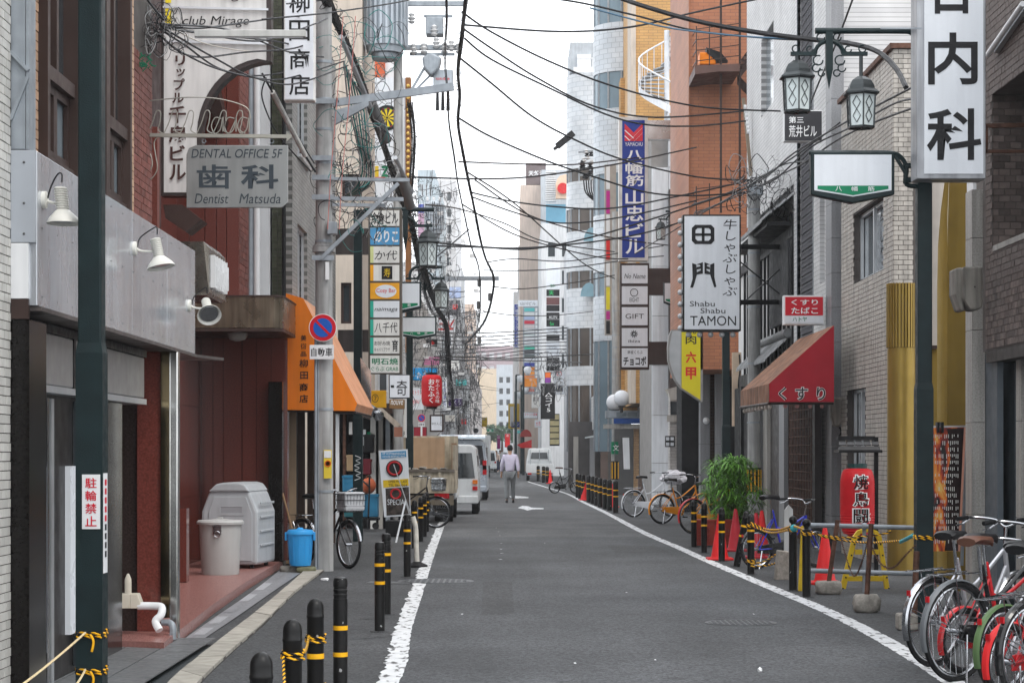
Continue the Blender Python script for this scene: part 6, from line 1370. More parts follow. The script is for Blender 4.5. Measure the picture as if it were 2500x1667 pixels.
# ---- bins
greyp = pm('bin_grey', (.40,.42,.44), .45, var=.05, scale=4, streak=.06)
t = T('dust_bin', 'large grey wheeled dust bin with sloping shoulders on the porch', 'bin', (xd(560,26.2), 26.2, .104), rz=R(-7)); w, h, D = .74, 1.1, .95
body = [(-w/2,.05),(w/2,.05),(w/2,.72),(w/2-.1,.98),(w/2-.16,1.0),(-w/2+.16,1.0),(-w/2+.1,.98),(-w/2,.72)]
MB().prism([(x,0,z) for x, z in body], (0,D,0)).obj('body', greyp, t, bevel=.035, local=True)
MB().prism([(x,-.03,z) for x, z in [(-w/2+.1,.985),(w/2-.1,.985),(w/2-.17,1.08),(w/2-.25,1.1),(-w/2+.3,1.1),(-w/2+.2,1.08)]], (0,D+.06,0)).obj('lid', greyp, t, bevel=.02, local=True)
pn = [(-w/2+.1,.1),(w/2-.07,.1),(w/2-.07,.7),(w/2-.15,.92),(-w/2+.17,.92),(-w/2+.1,.72)]
p = MB().prism([(x,-.014,z) for x, z in pn], (0,.012,0)).obj('front_panel', greyp, t, bevel=.005, local=True)
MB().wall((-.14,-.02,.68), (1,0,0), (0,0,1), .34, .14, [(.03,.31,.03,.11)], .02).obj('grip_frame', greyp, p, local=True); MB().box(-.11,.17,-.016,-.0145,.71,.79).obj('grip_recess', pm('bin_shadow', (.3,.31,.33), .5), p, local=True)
for k, z in enumerate((.28,.46,.64,.82)):
    s_ = MB().box(w/2+.0, w/2+.018, .12, D-.12, z, z+.03).obj('side_rib', greyp, t, bevel=.006, local=True)
for x in (-w/2+.1, w/2-.1):
    for y in (.1, D-.1): MB().cyl((x-.02,y,.04), (x+.02,y,.04), .04, None, 12).obj('caster', black, t, local=True)
c = Vector((xd(538,25.0), 25.0, .104)); t = T('dust_bin', 'round grey lidded dust bin in front of the larger one', 'bin', tuple(c))
gp2 = pm('bin_grey_warm', (.42,.42,.41), .5, var=.05, streak=.05)
MB().lathe([(.222,0),(.228,.02),(.258,.62)], c, 28).obj('body', gp2, t, smooth=True)
MB().lathe([(.285,.612),(.288,.64),(.27,.66),(.1,.67),(.09,.675)], c, 28).obj('lid', gp2, t, smooth=True); MB().box(c.x-.03,c.x+.03,c.y-.02,c.y+.02,c.z+.67,c.z+.7).obj('knob', gp2, t)
l = MB().box(c.x-.05,c.x+.05,c.y-.285,c.y-.25,c.z+.5,c.z+.61).obj('latch', chrome, t); MB().ring((c.x,c.y-.29,c.z+.5), (0,1,0), .035, .006, 12, 5).obj('latch_wire', chrome, l)
c = Vector((xd(733,27.0), 27.0, .1)); bp = pm('pail_blue', (.035,.30,.66), .4, var=.05); t = T('dust_bin', 'bright blue plastic lidded pail on a stone by the pole', 'bin', tuple(c))
MB().lathe([(.135,0),(.138,.01),(.165,.42)], c, 24).obj('body', bp, t, smooth=True)
for k in range(12):
    a = 2*math.pi*k/12; u = Vector((math.cos(a), math.sin(a), 0)); MB().bar(c+u*.139+Vector((0,0,.03)), c+u*.166+Vector((0,0,.40)), .012, .008, up=u).obj('rib', bp, t)
MB().lathe([(.18,.41),(.18,.44),(.16,.47),(.05,.48),(.03,.5),(0,.5)], c, 24).obj('lid', bp, t, smooth=True)
for e in (-1, 1): MB().box(c.x+e*.185-.015,c.x+e*.185+.015,c.y-.04,c.y+.04,c.z+.33,c.z+.44).obj('handle', bp, t, bevel=.008)
def rock(label, px, py, sx, sy, sz, mat, seed, name='stone_block', cat='stone', dd=None):
    g0 = G(px, py) if dd is None else Vector((xd(px,dd), dd, 0)); rr = random.Random(seed); t = T(name, label, cat, tuple(g0)); bm = bmesh.new(); bmesh.ops.create_icosphere(bm, subdivisions=3, radius=1)
    for v in bm.verts:
        k = 1 + rr.uniform(-.05,.05); q = v.co.copy(); v.co = Vector((max(-.8,min(.8,q.x))*1.2*sx*k, max(-.8,min(.8,q.y))*1.2*sy*k, (max(-.72,min(.72,q.z))*sz*k)/.72 + sz))
    me = bpy.data.meshes.new(name); bm.to_mesh(me); bm.free(); me.shade_smooth(); link('boulder', me, mat, t, local=True); return t
moss = pm('mossy_stone', (.15,.15,.09), .9, var=.35, scale=12, bump=.5); stonec = pm('rough_concrete', (.28,.26,.23), .9, var=.25, scale=18, bump=.7, bscale=50)
rock('pale flat stone under the blue pail, left one', 707, 1397, .13, .1, .045, stonec, 1); rock('mossy flat stone under the blue pail, right one', 748, 1399, .13, .1, .045, moss, 2)
# broom and white litter
t = T('broom', 'broom handle leaning against the green tile pier', 'broom', tuple(G(700,1385))); MB().cyl(P(690,1203,28.0), P(713,1290,28.0), .012).obj('handle', pm('broom_wood', (.4,.24,.13), .7), t)
for k, (px, py) in enumerate(((793,1417),(1855,1640))):
    g0 = G(px, py); t = T('litter', ('white crumpled tissue on the asphalt by the kerb','small white scrap of litter near the right line')[k], 'litter', tuple(g0)); bm = bmesh.new(); bmesh.ops.create_icosphere(bm, subdivisions=2, radius=.03)
    for v in bm.verts: v.co = Vector((v.co.x*(1.6 if k == 0 else .5), v.co.y, max(v.co.z, -.01)*.8 + .012)) * random.uniform(.7,1.3)
    me = bpy.data.meshes.new('litter'); bm.to_mesh(me); bm.free(); link('paper', me, white, t, local=True)

# ---- bicycles (x forward, rear wheel contact at the origin)
tyre_m = rubber
def bike(label, px, py, rz, col, Rw=.33, wb=1.06, lean=0, fender=None, basket=None, saddle=black, steer=0, chain=None, rack=True, fold=False, at=None, front=False, frame_r=.016, stripe=None, rim=None, group=None):
    g0 = G(px, py) if at is None else Vector(at); t = T('bicycle', label, 'bicycle', tuple(g0), group, rz); t.rotation_euler = (lean, 0, rz)
    ox = -wb if front else 0                      # front=True: the given point is under the front wheel
    A, B = Vector((ox,0,Rw)), Vector((ox+wb,0,Rw)); S = Matrix.Rotation(steer, 4, 'Z')
    def wheel(c, nm, mat4):
        f = lambda v: (c + (mat4 @ (Vector(v) - c))) if mat4 else Vector(v)
        m = MB().ring(c, (0,1,0), Rw-.018, .019, 36, 8); w = MB(); w.add([f(v) for v in m.v], m.f); wo = w.obj(nm, tyre_m, t, smooth=True, local=True)
        m = MB().ring(c, (0,1,0), Rw-.045, .011, 36, 6); w = MB(); w.add([f(v) for v in m.v], m.f); w.obj('rim', rim or chrome, wo, smooth=True)
        m = MB().cyl(c-Vector((0,.045,0)), c+Vector((0,.045,0)), .02, None, 10)
        for k in range(28):
            a = 2*math.pi*k/28; b = a + (.5 if k % 2 else -.5); m.tube([c+Vector((math.cos(b)*.02, (.03 if k % 4 < 2 else -.03), math.sin(b)*.02)), c+Vector((math.cos(a)*(Rw-.05),0,math.sin(a)*(Rw-.05)))], .0013, 3)
        w = MB(); w.add([f(v) for v in m.v], m.f); w.obj('spokes', chrome, wo)
        return wo
    wheel(A, 'rear_wheel', None); wheel(B, 'front_wheel', S)
    sc_ = Rw/.33 if not fold else .85
    bb = Vector((ox+.43*wb/1.06, 0, .28)); st = Vector((ox+.27*wb/1.06, 0, .80)); hd = Vector((ox+wb-.20, 0, .86 if not fold else .72)); hb = Vector((ox+wb-.16,0,.62)); seat = st + Vector((-.035,0,.14))
    fm_ = MB(); fm_.tube(spline([hb+Vector((-.02,0,.1)), (hb+bb)/2+Vector((0,0,-.03)), bb], 6), frame_r*1.1, 8).tube([st, bb], frame_r, 8).tube(spline([hd+Vector((-.02,0,-.02)), (hd*.4+st*.6)+Vector((0,0,-.22)), st+(bb-st)*.45], 6), frame_r*.95, 8).tube([hd, hb], frame_r*1.2, 8)
    for e in (-1,1): fm_.tube([A+Vector((0,e*.055,0)), bb+Vector((-.04,e*.025,0))], .009, 6).tube([A+Vector((0,e*.055,0)), st+Vector((.01,e*.02,-.12))], .008, 6)
    fm_.obj('frame', col, t, smooth=True, local=True)
    fk = MB(); 
    for e in (-1,1): fk.tube(spline([hb+Vector((0,e*.03,0)), hb+Vector((.03,e*.05,-.12)), B+Vector((0,e*.05,0))], 5), .010, 6)
    w = MB(); w.add([B + S @ (Vector(v)-B) for v in fk.v], fk.f); w.obj('fork', col, t, smooth=True, local=True)
    MB().tube([st+Vector((0,0,-.1)), seat], .013, 8).obj('seat_post', chrome, t, smooth=True, local=True)
    sd = []
    for u, wdt, z in ((-.13,.085,.03),(-.10,.10,.045),(-.03,.085,.045),(.05,.045,.04),(.13,.025,.035),(.15,.015,.025)): sd.append((u, wdt, z))
    m = MB(); n = 10
    for u, wd_, z in sd: m.v += [(seat.x+u, wd_*math.cos(2*math.pi*k/n), seat.z+z + (.028 if math.sin(2*math.pi*k/n) > 0 else .035)*math.sin(2*math.pi*k/n)) for k in range(n)]
    m.f += [(i*n+k, i*n+(k+1) % n, (i+1)*n+(k+1) % n, (i+1)*n+k) for i in range(len(sd)-1) for k in range(n)] + [tuple(range(n))[::-1], tuple(range((len(sd)-1)*n, len(sd)*n))]
    m.obj('saddle', saddle, t, smooth=True, local=True)
    # handlebar
    h0 = hd + Vector((.02,0,.16)); hbm = MB().tube([hd, h0], .012, 8)
    hbm.tube(spline([h0+Vector((-.22,-.28,.06)), h0+Vector((-.06,-.26,.07)), h0+Vector((.03,-.12,.05)), h0, h0+Vector((.03,.12,.05)), h0+Vector((-.06,.26,.07)), h0+Vector((-.22,.28,.06))], 5), .0115, 8)
    w = MB(); w.add([B + S @ (Vector(v)-B) for v in hbm.v], hbm.f); ho = w.obj('handlebar', chrome, t, smooth=True, local=True)
    for e in (-1,1):
        gm_ = MB().cyl(h0+Vector((-.24,e*.283,.06)), h0+Vector((-.12,e*.275,.068)), .017, None, 10); w = MB(); w.add([B + S @ (Vector(v)-B) for v in gm_.v], gm_.f); w.obj('grip', black if stripe is None else stripe, ho)
        gm_ = MB().tube([h0+Vector((-.10,e*.268,.06)), h0+Vector((-.15,e*.30,.02)), h0+Vector((-.22,e*.305,.01))], .006, 5); w = MB(); w.add([B + S @ (Vector(v)-B) for v in gm_.v], gm_.f); w.obj('brake_lever', chrome, ho)
    # mudguards
    def guard(c, a0, a1, mat, nm, mat4=None):
        m = MB(); k = 16; wv = .028
        for i in range(k+1):
            a = R(a0 + (a1-a0)*i/k); r = Rw + .012
            for e, dr in ((-1,-.008),(-.5,.004),(.5,.004),(1,-.008)): m.v.append(tuple(c + Vector((math.cos(a)*(r+dr), e*wv, math.sin(a)*(r+dr)))))
        m.f = [(i*4+q, i*4+q+1, (i+1)*4+q+1, (i+1)*4+q) for i in range(k) for q in range(3)]
        if mat4: m.v = [tuple(c + mat4 @ (Vector(v)-c)) for v in m.v]
        m.obj(nm, mat, t, smooth=True, local=True)
    fmm = fender or chrome
    guard(A, 25, 200, fmm, 'rear_mudguard'); guard(B, 10, 150, fmm, 'front_mudguard', S)
    stays = MB()
    for e in (-1,1):
        stays.tube([A+Vector((0,e*.05,0)), A+Vector((-Rw*.93,e*.03,Rw*.38))], .004, 5).tube([A+Vector((0,e*.05,0)), A+Vector((-Rw*.55,e*.03,Rw*.86))], .004, 5)
    stays.obj('stays', chrome, t, local=True)
    if rack:
        rk = MB()
        for e in (-1,1): rk.tube([A+Vector((-.25,e*.06,Rw+.05)), A+Vector((.18,e*.06,Rw+.06))], .005, 5).tube([A+Vector((-.08,e*.06,Rw+.05)), A+Vector((0,e*.05,0))], .005, 5)
        for k in range(5): rk.tube([A+Vector((-.24+k*.1,-.06,Rw+.05)), A+Vector((-.24+k*.1,.06,Rw+.05))], .004, 5)
        rk.obj('rack', chrome, t, local=True)
    MB().box(A.x-Rw*.8-.03, A.x-Rw*.8-.018, -.014, .014, Rw*1.62, Rw*1.62+.04).obj('reflector', red, t, local=True)
    cg = MB().prism([(ox-.02,-.045,Rw+.05),(bb.x+.1,-.045,bb.z+.1),(bb.x+.13,-.045,bb.z),(bb.x+.08,-.045,bb.z-.1),(ox-.02,-.045,Rw-.05)], (0,.012,0)); cg.obj('chain_guard', chain or col, t, bevel=.008, local=True)
    ck = MB().tube([bb+Vector((0,-.07,0)), bb+Vector((.1,-.07,-.13))], .009, 6).tube([bb+Vector((0,.07,0)), bb+Vector((-.1,.07,.13))], .009, 6); co = ck.obj('crank', chrome, t, local=True)
    for e, o in ((-1, Vector((.1,-.11,-.13))), (1, Vector((-.1,.11,.13)))): MB().box(bb.x+o.x-.045,bb.x+o.x+.045,o.y-.035,o.y+.035,bb.z+o.z-.012,bb.z+o.z+.012).obj('pedal', black, co)
    MB().tube([A+Vector((.04,-.06,-.02)), A+Vector((-.06,-.14,-Rw+.01))], .008, 6).obj('kickstand', chrome, t, local=True)
    if basket:
        bm_ = MB(); c = B + Vector((.06,0,Rw+.12)); 
        for z, k in ((0,.8),(.08,.87),(.16,.93),(.24,1.)):
            q = [Vector((x*k, y*k, z)) for x, y in ((-.14,-.18),(.14,-.18),(.14,.18),(-.14,.18))]
            for i in range(4): bm_.tube([c+q[i], c+q[(i+1) % 4]], .0045 if z < .24 else .007, 5)
        for i in range(4):
            a, b = [((-.14,-.18),(.14,-.18),(.14,.18),(-.14,.18))[j % 4] for j in (i, i+1)]
            for k in range(7):
                u = k/7; x, y = a[0]+(b[0]-a[0])*u, a[1]+(b[1]-a[1])*u; bm_.tube([c+Vector((x*.8,y*.8,0)), c+Vector((x,y,.24))], .003, 4)
        w = MB(); w.add([B + S @ (Vector(v)-B) for v in bm_.v], bm_.f); bo = w.obj('basket', chrome if basket == 'wire' else black, t, local=True)
        if basket not in ('wire', True):
            lm_ = MB().prism([c+Vector((x,y,.01)) for x, y in ((-.125,-.16),(.125,-.16),(.125,.16),(-.125,.16))], (0,0,.26)); w = MB(); w.add([B + S @ (Vector(v)-B) for v in lm_.v], lm_.f); w.obj('basket_cover', basket, bo, bevel=.03)
    return t
silver = pm('silver_paint', (.50,.51,.54), .3, .6); bbl = pm('bike_black', (.009,.009,.01), .25, coat=.5); brn = pm('saddle_brown', (.10,.045,.03), .45, var=.15)
borange = pm('bike_orange', (.80,.28,.01), .3, coat=.5); bgreen = pm('bike_green', (.10,.17,.07), .4); bred = pm('bike_red', (.50,.02,.025), .3, coat=.4); bblue = pm('bike_blue', (.02,.03,.35), .25, coat=.5); bwhite = pm('bike_white', (.62,.63,.66), .35)
H = R(40)
bike('silver bicycle with chrome rear mudguard beside the lamp post', 2280, 1628, H, silver, .335, fender=chrome, basket=None)
bike('black bicycle with brown saddle in the front of the right cluster', 2335, 1664, R(38), bbl, .35, fender=pm('guard_grey', (.13,.14,.15), .35), saddle=brn, basket='wire')
bike('small-wheeled bicycle with red mudguards behind the black one', 2352, 1646, R(36), bred, .24, .95, fender=bred, fold=True, rack=False)
bike('bicycle with dull green mudguard at the right edge', 2450, 1693, R(40), silver, .29, fender=bgreen)
bike('small bicycle with bright red mudguard and yellow tag', 2462, 1712, R(42), bred, .25, .95, fender=redc, fold=True, rack=False)
bike('black bicycle cut off by the right picture edge', 2515, 1722, R(40), bbl, .33, fender=bbl, basket='wire', stripe=brn)
bike('white bicycle with bag on its basket beside the white wall', 1547, 1262, R(27), bwhite, .33, fender=bwhite, basket='wire', rim=chrome)
bike('orange bicycle with chain guard in front of the stone pillars', 1616, 1279, R(27), borange, .33, fender=borange, chain=borange, saddle=black)
bike('orange bicycle with red rear mudguard next to the plant crates', 1692, 1303, R(30), borange, .34, fender=bred, chain=borange, saddle=black)
bike('black and blue folding bicycle tied with rope by the concrete block', 1848, 1389, R(28), bblue, .27, 1.0, fold=True, rack=False, fender=bbl, chain=bbl)
bike('small folding bicycle parked across the far right line', 1354, 1204, R(4), bbl, .22, .8, fold=True, rack=False, fender=chrome, saddle=brn)
bike('dark red bicycle behind the lamp post by the flame menu', 2300, 1400, R(150), pm('bike_maroon', (.12,.01,.015), .3), .33, fender=bbl, front=True)
bike('bicycle with covered front basket behind the concrete pole', 851, 1388, R(-48), bbl, .33, fender=chrome, basket=pm('basket_cover', (.42,.43,.45), .45, var=.12, scale=20, bump=.5, bscale=25), front=True, steer=R(-8))
bike('black bicycle with foil wrapped basket next to the truck', 1064, 1289, R(-12), bbl, .33, fender=bbl, basket=pm('foil', (.55,.58,.6), .2, .8, var=.3, scale=30, bump=1., bscale=22), front=True)
t = T('carrier_bag', 'crumpled white plastic bag on the white bicycle basket', 'bag', tuple(P(1645,1165,51))); bm = bmesh.new(); bmesh.ops.create_icosphere(bm, subdivisions=3, radius=.24)
for v in bm.verts: v.co = Vector((v.co.x*1.4, v.co.y, v.co.z*.75)) * random.uniform(.85,1.12)
me = bpy.data.meshes.new('bag'); bm.to_mesh(me); bm.free(); link('bag', me, pm('plastic_bag', (.62,.6,.63), .25, var=.1, bump=.6, bscale=15), t, local=True)

# ---- right pavement clutter
def stone_post(label, top, base, sx, sh, seed, d):
    t = rock(label, base[0], 0, sx, sx*.75, sh, stonec, seed, 'barrier_post', 'barrier post', d); b = Vector((xd(base[0],d), d, sh*1.6))
    MB().cyl(b, P(*top, d), .026, None, 12).obj('rusty_pipe', rust, t, smooth=True); return t
sp1 = stone_post('leaning rusty post set in a rounded stone', (2045,1269), (2023,1450), .15, .075, 11, 23.0)
sp2 = stone_post('upright rusty post with red collar set in a concrete lump', (2127,1278), (2116,1485), .135, .09, 12, 20.4)
MB().cyl(P(2116,1463,20.4), P(2116,1457,20.4), .034, None, 14).obj('red_collar', red, sp2)
t = T('barrier_post', 'rusty post in a square concrete block behind the bicycles', 'barrier post', tuple(G(2216,1545))); dd = 18.4
MB().box(xd(2190,dd), xd(2238,dd), dd-.08, dd+.1, 0, .15).obj('block', stonec, t, bevel=.02); MB().cyl(P(2232,1500,dd), P(2238,1345,dd), .028, None, 12).obj('rusty_pipe', rust, t, smooth=True)
t = T('pipe_rail', 'grey scaffold pipe barrier along the right pavement', 'barrier', tuple(P(1970,1450,23.4))); dd = 23.3
for y0, y1 in ((1281,1288),(1392,1400)):
    MB().cyl(P(1966,y0,dd), P(2240,y1,dd-3.4 if False else dd), .027, None, 12).obj('pipe', steel, t, smooth=True)
for x in (1975, 2110): MB().cyl(P(x,1284,dd+.03), Vector((xd(x,dd+.03), dd+.03, 0)), .022).obj('upright', steel, t)
for x in (2045, 2110): MB().cyl(P(x-5,1284,dd-.03), P(x+5,1284,dd-.03), .04, None, 10).obj('coupler', steel, t)
# yellow folding ladder stand
t = T('ladder_stand', 'yellow plastic folding barrier stand behind the pipe rail', 'barrier', tuple(G(2112,1440))); dd = 23.9
lw = [(2050,1443),(2064,1443),(2092,1318),(2100,1303),(2122,1298),(2136,1303),(2143,1318),(2162,1448),(2174,1448),(2153,1310),(2143,1296),(2118,1288),(2094,1294),(2082,1310)]
MB().prism([P(x,y,dd) for x, y in lw], (0,.06,0)).obj('legs', yellow, t, bevel=.006)
for y, x0, x1 in ((1345,2088,2146),(1410,2068,2156)): MB().box(xd(x0,dd), xd(x1,dd), dd+.01, dd+.05, zd(y+8,dd), zd(y-4,dd)).obj('rung', yellow, t)
for k in range(5):
    for e in (0, 1): x = (2056+k*7 if e == 0 else 2168-k*5); MB().box(xd(x,dd), xd(x+4,dd), dd-.004, dd-.001, zd(1434-k*27,dd), zd(1446-k*27-8,dd)).obj('slot', black, t)
# concrete block, grey pointed post, yellow board
t = T('concrete_block', 'weathered concrete block by the folding bicycle', 'block', tuple(G(1912,1415))); dd = gd(1415)
MB().prism([P(1893,1416,dd), P(1930,1416,dd), P(1927,1346,dd), P(1900,1343,dd)], (0,.2,0)).obj('block', stonec, t, bevel=.015)
t = T('pointed_post', 'grey timber post with pointed top behind the concrete block', 'post', tuple(G(1926,1400))); MB().prism([P(x,y,26.5) for x, y in [(1915,1405),(1936,1405),(1936,1243),(1926,1232),(1915,1246)]], (0,.06,0)).obj('post', pm('grey_timber', (.38,.39,.39), .7, streak=.2), t)
t = T('yellow_board', 'narrow yellow board standing between the ball-topped bollards', 'board', tuple(G(1953,1442))); dd = gd(1442); MB().prism([P(1949,1443,dd), P(1961,1443,dd), P(1962,1283,dd), P(1956,1283,dd)], (0,.03,0)).obj('board', yellow, t)
# ropes on the right
rp = [P(1833,1276,26.6), P(1870,1291,26.6), P(1905,1292,25), P(1936,1284,23.5), P(1968,1295,22.5)]
t = T('barrier_rope', 'yellow and black rope strung from the bollard to the ball-topped posts', 'rope', tuple(rp[0])); rope(t, dense(spline(rp, 8), .015), .011, .08); rope(t, dense(spline([P(1833,1279,26.6), P(1880,1300,26), P(1936,1290,23.5)], 8), .015), .011, .08)
for px, py, z in ((1833,1402,.66),(1936,1441,.72),(1969,1457,.72),(1833,1402,.2)): g0 = G(px,py); rope(t, wrap((g0.x,g0.y), .055, z, 2.2), .009)
MB().ball(P(1938,1289,23.4), .045, 10, 6).obj('turquoise_knot', pm('turquoise', (.05,.42,.48), .5), t)
t = T('barrier_rope', 'yellow and black rope sagging along the pipe rail to the lamp post', 'rope', tuple(P(1970,1296,22.5)))
rope(t, dense(spline([P(1968,1296,22.5), P(2020,1312,22.6), P(2070,1320,22.6), P(2130,1324,22), P(2200,1319,21)], 8), .015), .010, .08); rope(t, dense(spline([P(1978,1302,22.5), P(2060,1312,22.8), P(2150,1304,22.8), P(2175,1296,22.8)], 8), .015), .010, .08)
MB().tube(spline([P(2199,1322,21), P(2215,1314,20.5), P(2230,1306,20)], 5), .02, 8).obj('turquoise_end', MATS['turquoise'], t); rope(t, wrap((xd(2255,19.2), 19.2), .085, zd(1305,19.2), 2, True), .01)
t = T('barrier_rope', 'lower yellow and black rope around the concrete block', 'rope', tuple(P(1833,1375,26.6))); rope(t, dense(spline([P(1833,1376,26.5), P(1865,1370,26.5), P(1895,1352,26.3)], 8), .015), .010, .08); rope(t, dense(spline([P(1833,1382,26.5), P(1870,1380,26.5), P(1893,1374,26.3)], 8), .015), .010, .08)
def chain(t, pts, s=.022):
    pts = dense(pts, s*1.1); m = MB()
    for i in range(len(pts)-1):
        a, b = pts[i], pts[i+1]; d_ = (b-a).normalized(); n_ = d_.orthogonal().normalized(); n_ = n_ if i % 2 else d_.cross(n_)
        w_ = d_.cross(n_); c = (a+b)/2; m.tube([c + d_*math.cos(q)*s*.75 + w_*math.sin(q)*s*.42 for q in [2*math.pi*k/8 for k in range(8)]], s*.14, 4, close=True)
    m.obj('links', rust, t, kind='stuff')
t = T('rusty_chain', 'rusty chain hanging in loops between the stone-footed posts', 'chain', tuple(P(2045,1280,23))); chain(t, spline([P(2046,1278,22.9), P(2060,1340,22.4), P(2078,1395,22), P(2090,1403,21.8), P(2108,1360,21), P(2125,1290,20.5)], 8)); chain(t, spline([P(2127,1330,20.4), P(2150,1375,20), P(2180,1385,19.5), P(2215,1350,18.8), P(2236,1330,18.5)], 8))
# lantern with little roof stand
d = 25.2
t = T('lantern_stand', 'black stand with small slatted roof over the red lantern', 'stand', (xd(2146,d), d, 0))
MB().box(xd(2138,d), xd(2148,d), d+.1, d+.15, 0, zd(1066,d)).obj('post', black, t)
for k in range(5): MB().prism([P(2048+k*20,1088,d-.1), P(2066.5+k*20,1088,d-.1), P(2064+k*20-2,1074,d+.25), P(2050+k*20-2,1074,d+.25)], (0,0,.015)).obj('roof_slat', pm('roof_sheet', (.06,.06,.062), .5), t)
MB().box(xd(2045,d), xd(2150,d), d-.12, d+.3, zd(1105,d), zd(1098,d)).obj('roof_edge', black, t); MB().prism([P(2045,1098,d-.12), P(2150,1098,d-.12), P(2147,1089,d-.1), P(2050,1089,d-.1)], (0,.02,0)).obj('roof_front', MATS['roof_sheet'], t)
MB().box(xd(2048,d), xd(2140,d), d+.1, d+.16, zd(1074,d), zd(1064,d)).obj('beam', black, t)
T0 = [(c, 2074, 1157 + k*41, 2116, 1195 + k*41, inkw, dict(bold=.07, lift=.006)) for k, c in enumerate('焼鳥闘')] + [(c, 2077, 1159 + k*41, 2113, 1193 + k*41, ink, dict(bold=.008, lift=.011)) for k, c in enumerate('焼鳥闘')] + [('しや', 2112, 1240, 2120, 1275, inkw, dict(vert=True, bold=.01))]
paper_lantern('tall red paper lantern with outlined black grill lettering at right', 2093, 1143, 1308, 85, d, T0, pm('cap_green', (.02,.06,.06), .4), 1100)
# flame menu board
d = 21.9
t = T('menu_stand', 'flame patterned menu stand behind the lamp post', 'menu stand', (xd(2310,d), d, 0))
def flame():
    m = bpy.data.materials.new('flame_print'); m.use_nodes = True; n, l = m.node_tree.nodes, m.node_tree.links; b = n['Principled BSDF']
    g = n.new('ShaderNodeNewGeometry'); mp = n.new('ShaderNodeMapping'); mp.inputs['Scale'].default_value = (9,1,2.6); l.new(g.outputs['Position'], mp.inputs[0])
    z = n.new('ShaderNodeTexNoise'); z.inputs['Scale'].default_value = 1.; z.inputs['Detail'].default_value = 5; z.inputs['Distortion'].default_value = .8; l.new(mp.outputs[0], z.inputs['Vector'])
    r = n.new('ShaderNodeValToRGB'); e = r.color_ramp.elements; e[0].position = .40; e[0].color = (.012,.008,.008,1); e[1].position = .64; e[1].color = (.8,.5,.12,1)
    for p, c in ((.45,(.16,.01,.01,1)),(.5,(.5,.05,.01,1)),(.57,(.75,.22,.02,1))): q = e.new(p); q.color = c
    l.new(z.outputs['Fac'], r.inputs[0]); l.new(r.outputs[0], b.inputs['Base Color']); b.inputs['Roughness'].default_value = .4; return m
MB().prism([P(2265,1044,d), P(2354,1043,d), P(2340,1345,d), P(2262,1345,d)], (0,.03,0)).obj('printed_sheet', flame(), t)
MB().prism([P(2354,1043,d-.01), P(2359,1043,d-.01), P(2344,1345,d-.01), P(2339,1345,d-.01)], (0,.05,0)).obj('peach_edge', pm('peach_edge', (.62,.30,.22), .5), t)
MB().prism([P(2360,1043,d+.02), P(2367,1043,d+.02), P(2352,1380,d+.02), P(2345,1380,d+.02)], (0,.03,0)).obj('frame_leg', steel, t); MB().bar(P(2366,1045,d+.1), P(2378,1380,d+.5), .025).obj('back_leg', steel, t); MB().bar(P(2262,1042,d+.02), P(2368,1040,d+.02), .02).obj('top_rail', alu, t)
MB().prism([P(2312,1046,d-.0005), P(2353,1045,d-.0005), P(2339,1344,d-.0005), P(2306,1344,d-.0005), P(2316,1250,d-.0005), P(2308,1180,d-.0005), P(2320,1120,d-.0005)], (0,-.001,0)).obj('dark_print', pm('menu_dark', (.02,.010,.010), .4, var=.5, scale=10), t)
pr = MB(); rr = random.Random(3)
for j in range(17):
    for i in range(14):
        if rr.random() < (.35 if i < 6 and 4 < j < 11 else .7): x = 2278 + i*4.6; y = 1060 + j*16; hh = rr.uniform(5,11); pr.box(xd(x,d), xd(x+1.6,d), d-.004, d-.002, zd(y+hh,d), zd(y,d))
pr.obj('printed_columns', acryw, t, kind='stuff')
for x in (2286, 2296): MB().box(xd(x,d), xd(x+6,d), d-.05, d+.05, zd(1056,d), zd(1030,d)).obj('clip_lamp', black, t)
# plant in red crates
cr_ = pm('crate_red', (.26,.03,.018), .5, var=.15)
for k, (x0, x1) in enumerate(((1700,1745),(1748,1790))):
    dd = 34.5; t = T('red_crate', 'red plastic crate under the green plant, ' + ('left one' if k == 0 else 'right one'), 'crate', (xd(x0,dd), dd, 0), 'red plant crates'); b_ = MB().wall((xd(x0,dd), dd, .02), (1,0,0), (0,0,1), xd(x1,dd)-xd(x0,dd), .42, [(.03+.07*i, .08+.07*i, .06+.13*j, .15+.13*j) for i in range(3) for j in range(2)], .03).box(xd(x0,dd), xd(x1,dd), dd+.04, dd+.35, .02, .4).obj('crate_box', cr_, t)
    MB().box(xd(x0,dd)-.01, xd(x1,dd)+.01, dd-.015, dd+.36, .42, .45).obj('crate_rim', cr_, b_)
t = T('potted_plant', 'bushy bright green plant with narrow leaves in red crates', 'plant', tuple(G(1780,1320)))
lf = pm('leaf_green', (.13,.33,.03), .45, var=.5, scale=5, spec=.4); rr = random.Random(8); m = MB(); stm = MB(); base = P(1785,1285,35.2)
